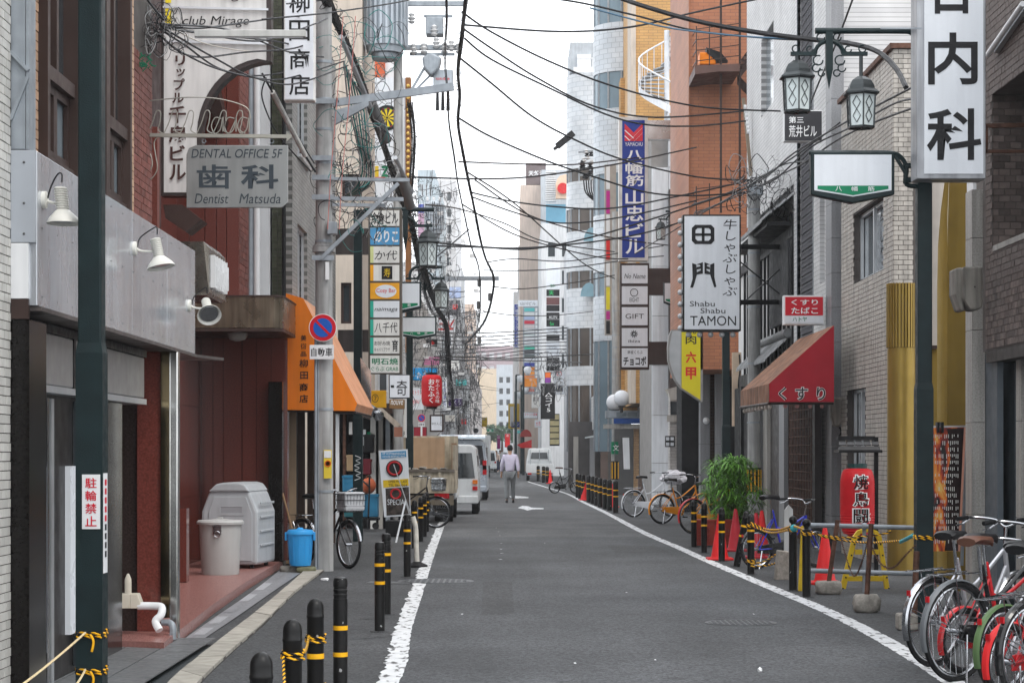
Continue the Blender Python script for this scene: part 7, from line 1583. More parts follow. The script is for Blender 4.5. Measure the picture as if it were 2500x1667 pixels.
for k in range(330):
    ang = rr.uniform(0, 2*math.pi); hh = rr.uniform(.05, 1.08); rad = rr.uniform(.0, .40) * (1.25 - .55*abs(hh-.5)); c = Vector((base.x + .02*hh + rad*math.cos(ang)*.98, base.y + rad*math.sin(ang), .42 + hh))
    if k % 6 == 0: stm.tube(spline([(base.x+rr.uniform(-.2,.2), base.y+rr.uniform(-.1,.1), .35), ((base.x+c.x)/2, (base.y+c.y)/2, c.z*.6), c], 4), .006, 4)
    for j in range(9):
        a = ang + rr.uniform(-1.9,1.9); el = rr.uniform(-.5, .7); L = rr.uniform(.16,.32); u = Vector((math.cos(a)*math.cos(el), math.sin(a)*math.cos(el), math.sin(el))); v = u.cross(Vector((0,0,1))).normalized()*.011; tip = c + u*L - Vector((0,0,L*L*1.3)); mid_ = c + u*L*.5
        m.add([c, mid_+v, tip, mid_-v], [(0,1,2,3)])
m.obj('foliage', lf, t, kind='stuff'); stm.obj('stems', pm('stem_green', (.08,.13,.03), .6), t, kind='stuff')
# menu A-stand on the left and its neighbours
d = 38.5
t = T('event_stand', 'white framed music event poster stand on the left pavement', 'poster stand', tuple(G(955,1320)))
q = [(924,1100),(995,1096),(1003,1258),(938,1262)]
MB().prism([P(x,y,d) for x, y in q], (0,.04,0)).obj('frame', acry, t)
MB().prism([P(x,y,d-.006) for x, y in [(930,1104),(991,1100),(992,1115),(931,1120)]], (0,.004,0)).obj('blue_header', pm('poster_blue', (.04,.25,.48), .5), t); ftxt('HIP HOP/R&B/REGGAE', 933, 1104, 989, 1110, d-.012, inkw, t, bold=0.); ftxt('HOUSE/EDM/ALLMIX', 934, 1112, 989, 1117, d-.012, inkw, t, bold=0.)
MB().prism([P(x,y,d-.006) for x, y in [(935,1172),(997,1168),(998,1185),(936,1190)]], (0,.004,0)).obj('yellow_band', yellow, t); ftxt('OPEN PM6 LAST', 948, 1172, 994, 1178, d-.012, ink, t, bold=0.); ftxt('TEL 06-0064', 948, 1181, 994, 1187, d-.012, ink, t, bold=0.)
MB().cyl(P(963,1143,d-.012), P(963,1143,d-.006), .16, None, 20).obj('dark_emblem', ink, t); MB().ring(P(963,1143,d-.014), (0,1,0), .12, .022, 20, 6).obj('red_emblem', red, t)
MB().prism([P(x,y,d-.006) for x, y in [(941,1192),(998,1188),(1001,1254),(944,1258)]], (0,.004,0)).obj('dark_photo', pm('poster_dark', (.05,.04,.035), .5, var=.8, scale=12), t); MB().ring(P(966,1205,d-.014), (0,1,0), .09, .02, 16, 6).obj('red_emblem', red, t); ftxt('SPECIAL', 946, 1218, 994, 1232, d-.012, acry, t, bold=0.)
MB().box(xd(942,d), xd(1000,d), d-.1, d+.5, .02, .3).obj('base_box', black, t)
t = T('display_easel', 'thin aluminium easel leaning on the event poster', 'easel', tuple(G(990,1330)))
for a, b in (((961,1133),(1004,1258)),((990,1223),(966,1328)),((990,1223),(1004,1270))): MB().bar(P(*a,37.8), P(*b,37.8 if b[1] < 1300 else 36), .03, .015).obj('leg', alu, t)
t = T('hand_cart', 'black hand cart leaning by the left shop', 'cart', tuple(G(900,1298))); d = 41
MB().tube([P(902,1160,d-.1), P(902,1190,d-.1), P(898,1292,d-.1)], .02, 6).tube([P(884,1172,d-.1), P(902,1188,d-.1)], .02, 6).obj('frame', black, t); MB().box(xd(884,d), xd(924,d), d-.05, d+.5, zd(1270,d), zd(1264,d)).obj('deck', black, t)
for x in (896, 917): MB().cyl(P(x,1283,d-.05), P(x,1283,d+.02), .07, None, 12).obj('wheel', rubber, t)
tg = []
def goods(name, label, cat, x0, y0, x1, y1, dd, mt, th=.3):
    t = T(name, label, cat, (xd(x0,dd), dd, max(0, zd(y1,dd)))); MB().box(xd(x0,dd), xd(x1,dd), dd, dd+th, max(.01, zd(y1,dd)), zd(y0,dd)).obj('shell', mt, t, bevel=.02); MB().box(xd(x0,dd)-.01, xd(x1,dd)+.01, dd-.012, dd+th, zd(y0,dd)-.05, zd(y0,dd)-.005).obj('rim', mt, t)
cb_ = pm('crate_blue', (.03,.17,.30), .5, var=.3)
goods('blue_crate', 'blue plastic crate loaded on the hand cart', 'crate', 885, 1206, 922, 1262, 41, cb_, .4); goods('blue_crate', 'dark blue crate behind the graffiti post', 'crate', 836, 1160, 866, 1200, 41.3, cb_)
goods('cardboard_box', 'brown cardboard box stacked in the left shop', 'box', 846, 1110, 872, 1150, 42, pm('card', (.35,.24,.14), .8)); goods('teal_box', 'teal box low in the left shop', 'box', 840, 1205, 866, 1262, 41.8, pm('teal_box', (.03,.14,.16), .6)); goods('maroon_box', 'maroon box beside the teal one', 'box', 884, 1120, 905, 1158, 42, pm('maroon_box', (.16,.02,.03), .6)); goods('black_case', 'black case hanging in the left shop', 'case', 888, 1060, 912, 1105, 42, black)
t = T('orange_bag', 'round orange bag on top of the blue crate', 'bag', tuple(P(900,1206,41.1))); MB().ball(P(900,1185,41.1), .15, 14, 10, 1.1).obj('bag', pm('bag_orange', (.42,.10,.04), .5, bump=.5), t, smooth=True); MB().ring(P(900,1166,41.05), (0,1,0), .05, .01, 12, 5).obj('tie', rust, t)
t = T('side_awning', 'dusty beige awning with a hanging frill beyond the orange one', 'awning', tuple(P(940,1040,41))); MB().add([P(905,985,41), P(925,988,41), P(980,1038,41), P(965,1042,41)], [(0,1,2,3)]).add([P(905,988,41.3), P(980,1042,41.3), P(980,1045,43.3), P(905,990,43.3)], [(0,1,2,3)]).obj('cloth', pm('awning_beige', (.40,.34,.28), .7, streak=.2), t); MB().box(xd(962,41), xd(982,41), 41, 41.1, zd(1066,41), zd(1042,41)).obj('frill', pm('frill_brown', (.28,.12,.08), .7), t)
t = T('mirror_sign', 'chrome framed angled sign beside the orange awning', 'sign', tuple(P(893,960,33))); MB().prism([P(880,873,33), P(884,1018,33), P(905,1025,33), P(905,905,33)], (0,.12,0)).obj('panel', pm('mirror_panel', (.55,.57,.58), .12, .9, var=.4, scale=6), t)
for x, y in ((908,1002),(922,1012)): MB().lathe([(.02,-.1),(.07,-.08),(.09,.05),(.05,.08)], P(x,y,32.9), 14, (.5,-.6,-.5)).obj('spotlight_head', chrome, t, smooth=True)
# ================================================================ VEHICLES AND PEOPLE
beige = pm('truck_beige', (.50,.44,.34), .6, var=.22, scale=6, streak=.35); ply = pm('plywood', (.42,.29,.19), .75, var=.1, scale=3, streak=.1); carw = pm('car_white', (.62,.64,.65), .3, var=.05, coat=.4, streak=.08); cars = pm('car_silver', (.38,.42,.47), .3, .5, var=.05, coat=.4)
lred = pm('tail_lamp_red', (.42,.01,.015), .2); lor = pm('tail_lamp_orange', (.6,.15,.01), .2)
def wheel_(t, x, y, r, w):
    o = MB().lathe([(r*.6,-w/2),(r*.95,-w/2),(r,-w*.35),(r,w*.35),(r*.95,w/2),(r*.6,w/2)], (x,y,r), 24, (1,0,0)).obj('wheel', rubber, t, smooth=True)
    MB().lathe([(r*.62,-w*.42),(r*.3,-w*.3),(r*.25,-w*.45),(r*.25,w*.45),(r*.3,w*.3),(r*.62,w*.42)], (x,y,r), 18, (1,0,0)).obj('rim', steel, o)
# small tipper truck
x0, x1, y0 = xd(945,46), xd(1110,46), 46.0; t = T('tipper_truck', 'worn beige tipper truck with plywood boards parked on the left', 'truck', ((x0+x1)/2, 48, 0))
MB().box(x0, x1, y0, 48.9, .72, .80).obj('bed_floor', beige, t)
MB().box(x0, x1, y0-.05, y0, .66, 1.18).obj('tailgate', beige, t, bevel=.01)
for k in range(5): MB().box(x0+.08+k*.36, x0+.13+k*.36, y0-.085, y0-.051, .68, 1.16).obj('tailgate_rib', beige, t)
MB().box(x0, x1, y0-.09, y0+.02, 1.14, 1.20).obj('tailgate_rim', pm('truck_dark_edge', (.16,.14,.12), .7, var=.3), t)
for x in (x0, x1-.05): MB().box(x, x+.05, y0, 48.9, .80, 1.75).obj('side_board', beige, t)
MB().box(x0, x1, 48.85, 48.93, .8, 1.97).obj('front_board', beige, t)
MB().box(x0+.35, x0+1.2, 48.78, 48.84, 1.05, 1.93).obj('plywood_sheet', ply, t); MB().box(x0+1.38, x0+1.5, 48.3, 48.36, .85, 1.8).obj('plywood_sheet', pm('plywood_dark', (.28,.17,.11), .8), t)
m = MB(); rr = random.Random(2)
for k in range(60): m.box(*[q for q in (lambda x, z: (x, x+rr.uniform(.05,.16), y0+.1, y0+.3, z, z+rr.uniform(.02,.06)))(rr.uniform(x0+.1,x1-.2), rr.uniform(1.1,1.2))])
m.obj('rubble_load', pm('rubble', (.45,.42,.38), .9, var=.3, scale=20), t, kind='stuff')
MB().box(x0+.05, x1-.05, 48.95, 50.5, .45, 1.95).obj('cab', carw, t, bevel=.06); MB().box(x1-.055, x1+.0, 49.2, 50.2, 1.25, 1.75).obj('cab_window', glass, t)
MB().box(x0+.2, x1-.2, 46.2, 50.2, .45, .66).obj('chassis', black, t); MB().box(x0+.1, x1-.02, y0-.02, y0+.04, .40, .62).obj('rear_bar', pm('truck_bar', (.2,.17,.13), .7), t)
MB().box(x1-.45, x1-.12, y0-.05, y0-.03, .55, .66).obj('tail_lamp', lred, t)
MB().box(x1-.5, x1-.05, y0+.25, y0+.27, .15, .5).obj('mud_flap', black, t); txt('ISUZU', (x1-.42, y0+.245, .32), (.3,0,0), (0,0,.07), steel, t, bold=0.)
for x in (x0+.2, x1-.16, x1-.38): wheel_(t, x, 46.9, .33, .19)
wheel_(t, x1-.15, 49.8, .33, .18); wheel_(t, x0+.2, 49.8, .33, .18)
def van(name, label, cat, x0, x1, y0, L, h, body, win, lamp_z, hood=.0, lamps=(lred,), top_in=.07, rw=.29, wz=(.52,.88), open_=False):
    t = T(name, label, cat, ((x0+x1)/2, y0+L/2, 0)); w = x1-x0; zb = .28
    pr = [(x0,zb),(x1,zb),(x1,h*.52),(x1-top_in,h-.1),(x1-top_in-.12,h),(x0+top_in+.12,h),(x0+top_in,h-.1),(x0,h*.52)]
    MB().prism([(x,y0,z) for x, z in pr], (0,L,0)).obj('body', body, t, bevel=.04)
    a, b = h*wz[0], h*wz[1]
    q = MB().prism([(x0+.09,y0-.012,a),(x1-.09,y0-.012,a),(x1-top_in-.1,y0-.012,b),(x0+top_in+.1,y0-.012,b)], (0,.02,0)).obj('rear_window', win, t)
    MB().box(x0+.02, x1-.02, y0-.09, y0+.05, zb, zb+.2).obj('bumper', body, t, bevel=.03)
    for x in (x0+.02, x1-.15):
        for k, lm_ in enumerate(lamps): MB().box(x, x+.13, y0-.03, y0+.06, lamp_z[0]+k*.16, lamp_z[1]+k*.16).obj('tail_lamp', lm_, t)
    for k in range(3):
        ya = y0+.25+k*(L-.5)/3; MB().box(x1-top_in*.55-.01, x1-top_in*.55+.012, ya, ya+(L-.5)/3-.1, a+.03, b-.06).obj('side_window', win, t)
    MB().box(x0+w*.32, x0+w*.68, y0-.105, y0-.085, zb+.22, zb+.36).obj('number_plate', acryw, t)
    for x in (x0+.1, x1-.09):
        for y in (y0+.7, y0+L-.7): wheel_(t, x, y, rw, .17)
    return t
van('mini_van', 'white mini truck van squeezed between the tipper and silver minivan', 'van', -2.35, xd(1168,52), 52.0, 3.2, 1.78, carw, glass, (.62,.72), lamps=(lred,lor))
t = van('silver_minivan', 'silver grey minivan with tall red tail lamps on the left', 'minivan', -2.45, xd(1190,67.5), 67.0, 4.3, 2.0, cars, pm('van_dark_glass', (.035,.035,.04), .1), (.85,1.15), lamps=(lred,lred), rw=.33, wz=(.58,.9))
MB().prism([(-2.4,66.4,2.02),(-.86,66.4,2.02),(-.9,67.3,2.1),(-2.36,67.3,2.1)], (0,0,.05)).obj('raised_hatch', pm('hatch_pale', (.52,.62,.70), .25, coat=.5), t); MB().box(xd(1160,66.9), xd(1172,66.9), 66.85, 66.9, .9, 1.35).obj('mirror', chrome, t)
# box truck and cars farther on
t = T('box_truck', 'white box truck beyond the silver minivan', 'truck', (-2.1, 128, 0)); MB().box(-3.2, xd(1196,125), 125, 130, .75, 2.6).obj('box_body', carw, t, bevel=.03); MB().box(-3.1, xd(1195,125)-.05, 125.2, 132, .4, .74).obj('chassis', black, t); MB().box(-3.1, xd(1195,130)-.1, 130.05, 131.6, .5, 2.2).obj('cab', carw, t)
for y in (126.2, 130.8): wheel_(t, xd(1194,125)-.1, y, .36, .2)
van('white_car', 'white car beside the two distant pedestrians', 'car', xd(1198,175), xd(1245,175)-.1, 175, 4.2, 1.55, carw, glass, (.7,.85))
van('white_wagon', 'white wagon far ahead between the box truck and pedestrians', 'car', xd(1196,158)-.6, xd(1212,158), 158, 4, 1.7, carw, glass, (.7,.85))
# mini truck, right
x0, x1, y0 = xd(1284,110), xd(1352,110), 110.; t = T('mini_truck', 'small white pickup truck parked facing away on the right', 'truck', ((x0+x1)/2, 111, 0)); w = x1-x0
MB().box(x0, x1, y0, y0+2.0, .55, .63).obj('bed_floor', carw, t); MB().box(x0, x1, y0-.04, y0, .45, .92).obj('tailgate', carw, t, bevel=.015)
for x in (x0, x1-.04): MB().box(x, x+.04, y0, y0+2.0, .63, .92).obj('side_board', carw, t)
MB().prism([(x0+.02,y0+2.05,.5),(x1-.02,y0+2.05,.5),(x1-.04,y0+2.05,1.1),(x1-.15,y0+2.05,1.72),(x1-.25,y0+2.05,1.78),(x0+.25,y0+2.05,1.78),(x0+.15,y0+2.05,1.72),(x0+.04,y0+2.05,1.1)], (0,1.2,0)).obj('cab', carw, t, bevel=.03)
MB().prism([(x0+.28,y0+2.02,1.2),(x1-.28,y0+2.02,1.2),(x1-.33,y0+2.02,1.55),(x0+.33,y0+2.02,1.55)], (0,.02,0)).obj('rear_window', glass, t); MB().prism([(x0+.6,y0+1.9,.7),(x1-.1,y0+1.9,.7),(x1-.2,y0+1.9,1.1),(x0+.7,y0+1.9,1.12)], (0,.1,0)).obj('cargo_sheet', pm('cargo_sheet', (.4,.42,.43), .5, bump=.5, bscale=8), t)
gr = MB().bar((x0+.1,y0+1.98,1.05),(x1-.1,y0+1.98,1.05),.035)
for k in range(3): gr.bar((x0+.25+k*.5,y0+1.98,.7),(x0+.25+k*.5,y0+1.98,1.7),.03)
gr.obj('cab_guard', steel, t); MB().box(x0+.1, x0+.3, y0-.06, y0-.04, .36, .46).obj('tail_lamp', lred, t); MB().box(x1-.3, x1-.1, y0-.06, y0-.04, .36, .46).obj('tail_lamp', lred, t); MB().box(x0+.06, x1-.06, y0-.04, y0+.02, .32, .44).obj('rear_bar', steel, t)
for x in (x0+.12, x1-.12):
    for y in (y0+.55, y0+2.7): wheel_(t, x, y, .27, .15)

# ---- people
def skinned(name, verts, edges, rads, mat, parent, root=0, sub=2):
    me = bpy.data.meshes.new(name); me.from_pydata([tuple(v) for v in verts], edges, []); o = link(name, me, mat, parent, local=True)
    s = o.modifiers.new('skin', 'SKIN'); s.use_smooth_shade = True
    for i, r in enumerate(rads):
        dv = me.skin_vertices[0].data[i]; dv.radius = (r, r) if not isinstance(r, tuple) else r; dv.use_root = (i == root)
    b = o.modifiers.new('subdivision', 'SUBSURF'); b.levels = sub; b.render_levels = sub; return o
def person(label, loc, rz, H, shirt, pants, hairm, stride=.12, arm_swing=.1, shoes=black, detail=True):
    t = T('person', label, 'person', loc, rz=rz); s = H/1.78
    skin = pm('skin', (.50,.30,.21), .5, var=.08)
    V = lambda x, y, z: Vector((x*s, y*s, z*s))
    pel, wst, chs, nk, hd0, hd1 = V(0,0,.93), V(0,0,1.08), V(0,.01,1.33), V(0,.005,1.50), V(0,.02,1.58), V(0,.025,1.68)
    vs = [pel, wst, chs, nk, hd0, hd1]; rs = [.095,.095,.115,.055,.075,.085]; es = [(0,1),(1,2),(2,3),(3,4),(4,5)]
    joints = {}
    for e, k in ((-1,-1),(1,1)):
        i = len(vs); st = stride*k
        hip, kn, an, to = V(e*.09,0,.88), V(e*.095,st*.55+.02,.49), V(e*.10,st,.09), V(e*.105,st+.13,.035)
        sh, el, wr, hnd = V(e*.185,0,1.43), V(e*.245,-arm_swing*k*.35-.01,1.16), V(e*.26,-arm_swing*k+.04,.93), V(e*.262,-arm_swing*k+.06,.86)
        vs += [hip, kn, an, to, sh, el, wr, hnd]; rs += [.085,.055,.038,.03,.062,.045,.03,.034]; es += [(0,i),(i,i+1),(i+1,i+2),(i+2,i+3),(2,i+4),(i+4,i+5),(i+5,i+6),(i+6,i+7)]; joints[e] = (hip, kn, an, to, sh, el, wr, hnd)
        if detail:
            for q, (dx, dy, L) in enumerate(((-.018,.0,.075),(-.006,.012,.085),(.006,.012,.08),(.016,.004,.065),(-.03,.02,.05))):
                j = len(vs); b_ = hnd + V(dx*.6, dy, -.02); vs += [b_, b_ + V(dx*.4,.01,-L*.55), b_ + V(dx*.2,.025,-L)]; rs += [.010,.009,.007]; es += [(i+7,j),(j,j+1),(j+1,j+2)]
    skinned('body', vs, es, [r*s for r in rs], skin, t)
    # head shape, face, ears, hair
    m = MB(); n, k = 16, 12; c = V(0,.03,1.665)
    for i in range(k+1):
        a = math.pi*i/k
        for j in range(n):
            b_ = 2*math.pi*j/n; x = .076*math.sin(a)*math.cos(b_); y = .095*math.sin(a)*math.sin(b_); z = .118*math.cos(a); 
            if z < 0: x *= 1 + z*2.2; y = y*(1 + z*.8) + (.012 if y > 0 else .0)
            m.v.append(tuple(c + V(x,y,z)))
    m.f = [(i*n+j, (i+1)*n+j, (i+1)*n+(j+1) % n, i*n+(j+1) % n) for i in range(k) for j in range(n)]
    ho = m.obj('head', skin, t, smooth=True, local=True)
    MB().lathe([(.004*s,0),(.016*s,-.03*s),(.012*s,-.04*s)], c+V(0,.098,.02), 8).obj('nose', skin, ho); MB().bar(c+V(-.025,.092,-.05), c+V(.025,.092,-.05), .008*s).obj('mouth', pm('lips', (.35,.12,.1), .5), ho)
    for e in (-1,1): MB().ball(c+V(e*.03,.083,.012), .011*s, 8, 6).obj('eye', ink, ho); MB().ball(c+V(e*.078,.0,-.0), .022*s, 8, 6, 1.4).obj('ear', skin, ho)
    hm = MB(); hm.lathe([(.0,.128),(.045,.12),(.078,.085),(.09,.03),(.086,-.03),(.07,-.06)], c+V(0,-.012,.0), 16, squash=1.08); hm.v = [tuple(Vector(v)) for v in hm.v]; hm.obj('hair', hairm, ho, smooth=True)
    # clothing grown over the same joints
    sv = [pel+V(0,0,-.02), wst, chs, V(0,.005,1.46)]; sr = [.155,.15,.172,.085]; se = [(0,1),(1,2),(2,3)]
    for e in (-1,1):
        hip, kn, an, to, sh, el, wr, hnd = joints[e]; i = len(sv); sv += [sh, el, wr+V(0,0,.03)]; sr += [.082,.066,.046]; se += [(2,i),(i,i+1),(i+1,i+2)]
    skinned('shirt', sv, se, [(r*s, r*s*.85) if k < 3 else r*s for k, r in enumerate(sr)], shirt, t)
    tv = [pel]; tr = [.155]; te = []
    for e in (-1,1):
        hip, kn, an, to, *_ = joints[e]; i = len(tv); tv += [hip, kn, an+V(0,-.01,.0)]; tr += [.108,.078,.062]; te += [(0,i),(i,i+1),(i+1,i+2)]
        q = MB().lathe([(.0,0),(.05,.0),(.052,.05),(.035,.09),(.0,.1)], (0,0,0), 12); q.v = [tuple(Vector((v[0]*.85*s, v[1]*(2.3 if v[1] > 0 else 1.2)*s, v[2]*s)) + Vector((an.x, an.y, 0))) for v in q.v]; q.obj('shoe', shoes, t, smooth=True, local=True)
    skinned('trousers', tv, te, [r*s for r in tr], pants, t)
    MB().lathe([(.128*s,0),(.128*s,.035*s)], pel+V(0,0,.045), 20, squash=.85).obj('belt', black, t, local=True)
    return t
g0 = G(1245, 1227)
person('man in pale lavender shirt and grey trousers walking away up the road', (g0.x, g0.y, .004), 0, 1.80, pm('lavender_shirt', (.58,.54,.66), .8, var=.08, scale=10, bump=.3, bscale=14), pm('grey_trousers', (.17,.18,.185), .85, var=.1, scale=8), pm('black_hair', (.012,.011,.011), .6), .13, .12)
g0 = G(1212, 1152); person('distant person in beige top and dark jeans near the white car', (g0.x, g0.y, .004), R(170), 1.66, pm('beige_top', (.48,.36,.30), .8), pm('dark_jeans', (.03,.04,.08), .8), pm('brown_hair', (.05,.03,.02), .6), .1, .05, white, False)
g0 = G(1221, 1150); person('distant person in white top beside the one in beige', (g0.x, g0.y, .004), R(175), 1.72, pm('white_top', (.65,.65,.66), .8), pm('dark_jeans', (.03,.04,.08), .8), pm('black_hair', (.012,.011,.011), .6), .1, .05, white, False)
# street tree far away
t = T('street_tree', 'small green tree at the end of the street', 'tree', (xd(1228,330), 330, 0)); c = Vector((xd(1226,330), 330, zd(1058,330))); rr = random.Random(6); m = MB()
MB().cyl((c.x,c.y,0), (c.x,c.y,c.z), .25, .12, 8).obj('trunk', rust, t)
for k in range(700):
    a, b, r = rr.uniform(0,6.28), rr.uniform(-1,1), rr.uniform(.3,1)**.5; p = c + Vector((math.cos(a)*r*2.6, math.sin(a)*2, b*r*1.5)); u = Vector((rr.uniform(-1,1), rr.uniform(-1,1), rr.uniform(-1,1))).normalized()*.3; v = u.orthogonal().normalized()*.2
    m.add([p-u, p+v, p+u, p-v], [(0,1,2,3)])
m.obj('crown', pm('tree_leaf', (.05,.10,.05), .6, var=.4, scale=2), t, kind='stuff')
# ================================================================ OVERHEAD CABLES
def path(pts, d0, d1): 
    n = len(pts) - 1; return spline([P(x, y, d0 + (d1-d0)*i/n) for i, (x, y) in enumerate(pts)], 7)
ORD = 'first second third fourth fifth sixth seventh eighth ninth tenth eleventh twelfth thirteenth fourteenth fifteenth sixteenth seventeenth eighteenth nineteenth twentieth twenty-first twenty-second twenty-third twenty-fourth'.split()
def wires(name, label, group, lists, r, mat=None, cat='cable'):
    order = sorted(lists, key=lambda q: sum(p[1] for p in q[0])/len(q[0]))
    for pts, d0, d1 in lists:
        p = path(pts, d0, d1); tag(MB().tube(p, r, 5).obj(name, mat or cable, smooth=True), label % ORD[order.index((pts, d0, d1))] if '%s' in label else label, cat, group)
SKY = [([(1135,62),(1369,78),(1544,66),(1700,30),(1900,-12)],31,36), ([(1110,-20),(1369,0),(1544,37),(1700,76),(1900,96),(2020,98)],30,36), ([(1128,30),(1200,79),(1340,150),(1500,212),(1700,260),(1905,272)],32,37),
 ([(1130,70),(1200,119),(1310,190),(1450,260),(1600,287),(1815,272)],32,40), ([(1135,95),(1200,146),(1340,215),(1480,280),(1580,305),(1700,308),(1820,296)],32,40), ([(1120,140),(1200,204),(1300,285),(1400,340),(1520,390),(1700,432),(1835,440)],31,40),
 ([(1122,290),(1200,335),(1340,395),(1450,432),(1580,470),(1700,478),(1838,468)],33,40), ([(1010,433),(1200,437),(1330,428),(1510,400),(1700,360)],34,45), ([(1120,395),(1250,400),(1400,402),(1560,385)],40,55),
 ([(1150,470),(1250,492),(1370,506),(1500,508),(1700,470),(1835,440)],42,40), ([(1150,480),(1260,520),(1370,545),(1520,530),(1700,490)],45,44), ([(1040,590),(1120,598),(1250,606),(1400,596),(1560,572),(1700,530)],37,42),
 ([(1050,600),(1180,604),(1290,608),(1420,585),(1560,545),(1835,455)],37,40), ([(1130,500),(1250,570),(1380,610),(1500,632),(1620,625)],46,57), ([(1160,440),(1280,520),(1400,560),(1520,585),(1640,600)],42,57), ([(1190,640),(1260,632),(1380,638),(1500,620),(1620,600)],60,60),
 ([(1180,660),(1300,660),(1420,650),(1560,630)],60,62), ([(1145,560),(1050,640),(1015,660)],48,44), ([(1040,500),(1120,510),(1230,545),(1330,590),(1500,615)],45,60), ([(1140,420),(1260,500),(1420,640),(1500,680)],40,62), ([(1205,700),(1280,705),(1400,690),(1500,672)],62,70), ([(1180,760),(1260,770),(1350,770),(1450,760)],65,85)]
wires('overhead_cable', 'thin black overhead cable across the pale sky, %s counted from the top', 'cables across the sky', SKY, .0165)
LOW = [([(1010,805+k*9),(1100,812+k*10),(1200,812+k*9),(1300,806+k*8),(1420,798+k*9)],70+k*4,95+k*3) for k in range(8)] + [([(1060,870),(1150,872),(1250,875),(1380,868),(1500,862)],60,86), ([(1060,878),(1160,879),(1280,880),(1420,885)],60,88)]
wires('overhead_cable', 'low dark cable between the far sign stacks, %s counted from the top', 'low cables far down the street', LOW, .024)
wires('service_hose', 'thick black service hose curving above the right lanterns', None, [([(1485,-15),(1570,15),(1700,52),(1850,80),(1990,98),(2070,106),(2140,125),(2185,165),(2212,215)],30,24)], .034)
wires('blue_cable', 'blue tinted cable crossing in front of the orange brick building', 'blue tinted cables', [([(1440,20),(1600,62),(1700,78),(1850,92),(2000,96)],34,30)], .014, pm('cable_blue', (.05,.11,.17), .5))
RGT = [([(1840,450),(1880,425),(1930,380),(2010,330),(2100,280),(2235,210)],39,22), ([(1842,462),(1900,430),(1960,400),(2040,345),(2120,305),(2235,262)],39,22), ([(1838,455),(1890,440),(1980,360),(2080,310),(2180,255),(2240,240)],39,22.5), ([(1700,520),(1770,490),(1850,440),(1950,375),(2050,300)],44,30), ([(1690,500),(1780,470),(1860,430),(1920,400),(1985,395)],44,34), ([(1550,620),(1650,560),(1750,500),(1838,450)],54,40), ([(1620,560),(1720,515),(1838,462)],55,40), ([(2085,-10),(2040,110),(2000,200),(1960,300)],26,34)]
wires('service_cable', 'black service cable fanning out from the right utility pole, %s from the top', 'cables at the right utility pole', RGT, .014)
LFT = [([(392,58),(480,70),(600,55),(700,42),(770,40)],17,27), ([(395,66),(500,84),(640,100),(760,62),(800,45)],17,27), ([(390,72),(450,110),(540,170),(640,185),(770,160)],17,27), ([(385,80),(430,120),(520,165),(620,190),(700,192),(840,150)],17,27), ([(392,62),(470,78),(560,90),(660,100),(770,120)],17,27), ([(400,70),(520,140),(620,190),(720,205),(850,160)],17,27), ([(380,75),(440,128),(500,140),(600,128),(720,118),(780,90)],17,27), ([(400,60),(560,74),(700,126),(790,140)],17,27), ([(650,190),(640,240),(680,330),(760,420)],27,27), ([(660,195),(720,320),(768,400)],27,27), ([(400,50),(360,0),(350,-30)],17,17), ([(700,10),(800,0),(1000,-20)],24,30), ([(640,48),(800,32),(950,10),(1050,-10)],22,30)]
wires('drop_cable', 'thin black drop cable between left shops and concrete pole, %s from the top', 'drop cables on the left', LFT, .010)
wires('pale_cable', 'pale sagging cable between the club sign and concrete pole', None, [([(358,0),(400,55),(480,100),(560,120),(640,126),(770,118)],17,27)], .006, pm('cable_pale', (.5,.46,.4), .6))
# conduit tube beside the concrete pole
t = T('white_conduit', 'white service conduit slanting down to the concrete pole', 'conduit', tuple(P(720,300,26))); MB().tube([P(665,225,25.5), P(745,380,26.8)], .035, 8).obj('tube', pm('conduit_white', (.55,.54,.51), .5, streak=.2), t); MB().tube([P(640,180,25.3), P(665,225,25.5)], .014, 6).tube([P(745,380,26.8), P(770,420,27)], .014, 6).obj('tail', cable, t)
# main cable bundle
B1 = [(780,-40),(815,40),(855,130),(890,225),(918,300),(950,390),(975,460),(1000,530),(1018,600),(1040,680),(1066,750),(1088,790),(1092,850),(1096,905)]
def bundle(name, label, pts, d0, d1, n, spread, r, rings, rr_, rad=None, parent=None):
    rn = random.Random(len(pts)*7+n); p = path(pts, d0, d1); t = T(name, label, 'cable bundle', tuple(p[0]))
    for k in range(n):
        a = 2*math.pi*k/n; ph = rn.uniform(0,6); rr = rn.uniform(.5,1)*spread
        MB().tube([q + Vector((math.cos(a + i*.05 + ph*.1), .3*math.sin(a), math.sin(a + i*.05)))*rr*(1 + .25*math.sin(i*.31+ph)) for i, q in enumerate(p)], r*rn.uniform(.7,1.25), 5).obj('strand', cable, t)
    m = MB()
    for k in range(rings):
        q = rn.choice(p); tg = Vector((rn.uniform(-1,1), rn.uniform(-.4,.4), rn.uniform(-1,1))); m.ring(q + Vector((rn.uniform(-1,1), rn.uniform(-.5,.5), rn.uniform(-1,1)))*spread*1.2, tg, rn.uniform(.6,1.5)*rr_, r*.28, 10, 3, 0, rn.uniform(4,6.28))
    if rings: m.obj('loops', cable, t, kind='stuff')
    return t
t = bundle('cable_bundle', 'thick black cable bundle dropping from the concrete pole down the left side', B1, 26, 56, 9, .055, .021, 150, .07)
for a, b in (((905,245),(945,345)),((978,430),(1002,505))):
    MB().cyl(P(*a,30.5), P(*b,31), .075, None, 16).obj('sleeve', pm('sleeve_grey', (.12,.12,.12), .5), t, smooth=True)
t = T('metal_conduit', 'pale metal conduit beside the thick cable bundle', 'conduit', tuple(P(850,180,28))); MB().tube([P(832,90,27.5), P(905,262,29)], .034, 8).obj('tube', alu, t); MB().tube([P(965,385,30), P(1005,470,31)], .034, 8).obj('tube', alu, t)
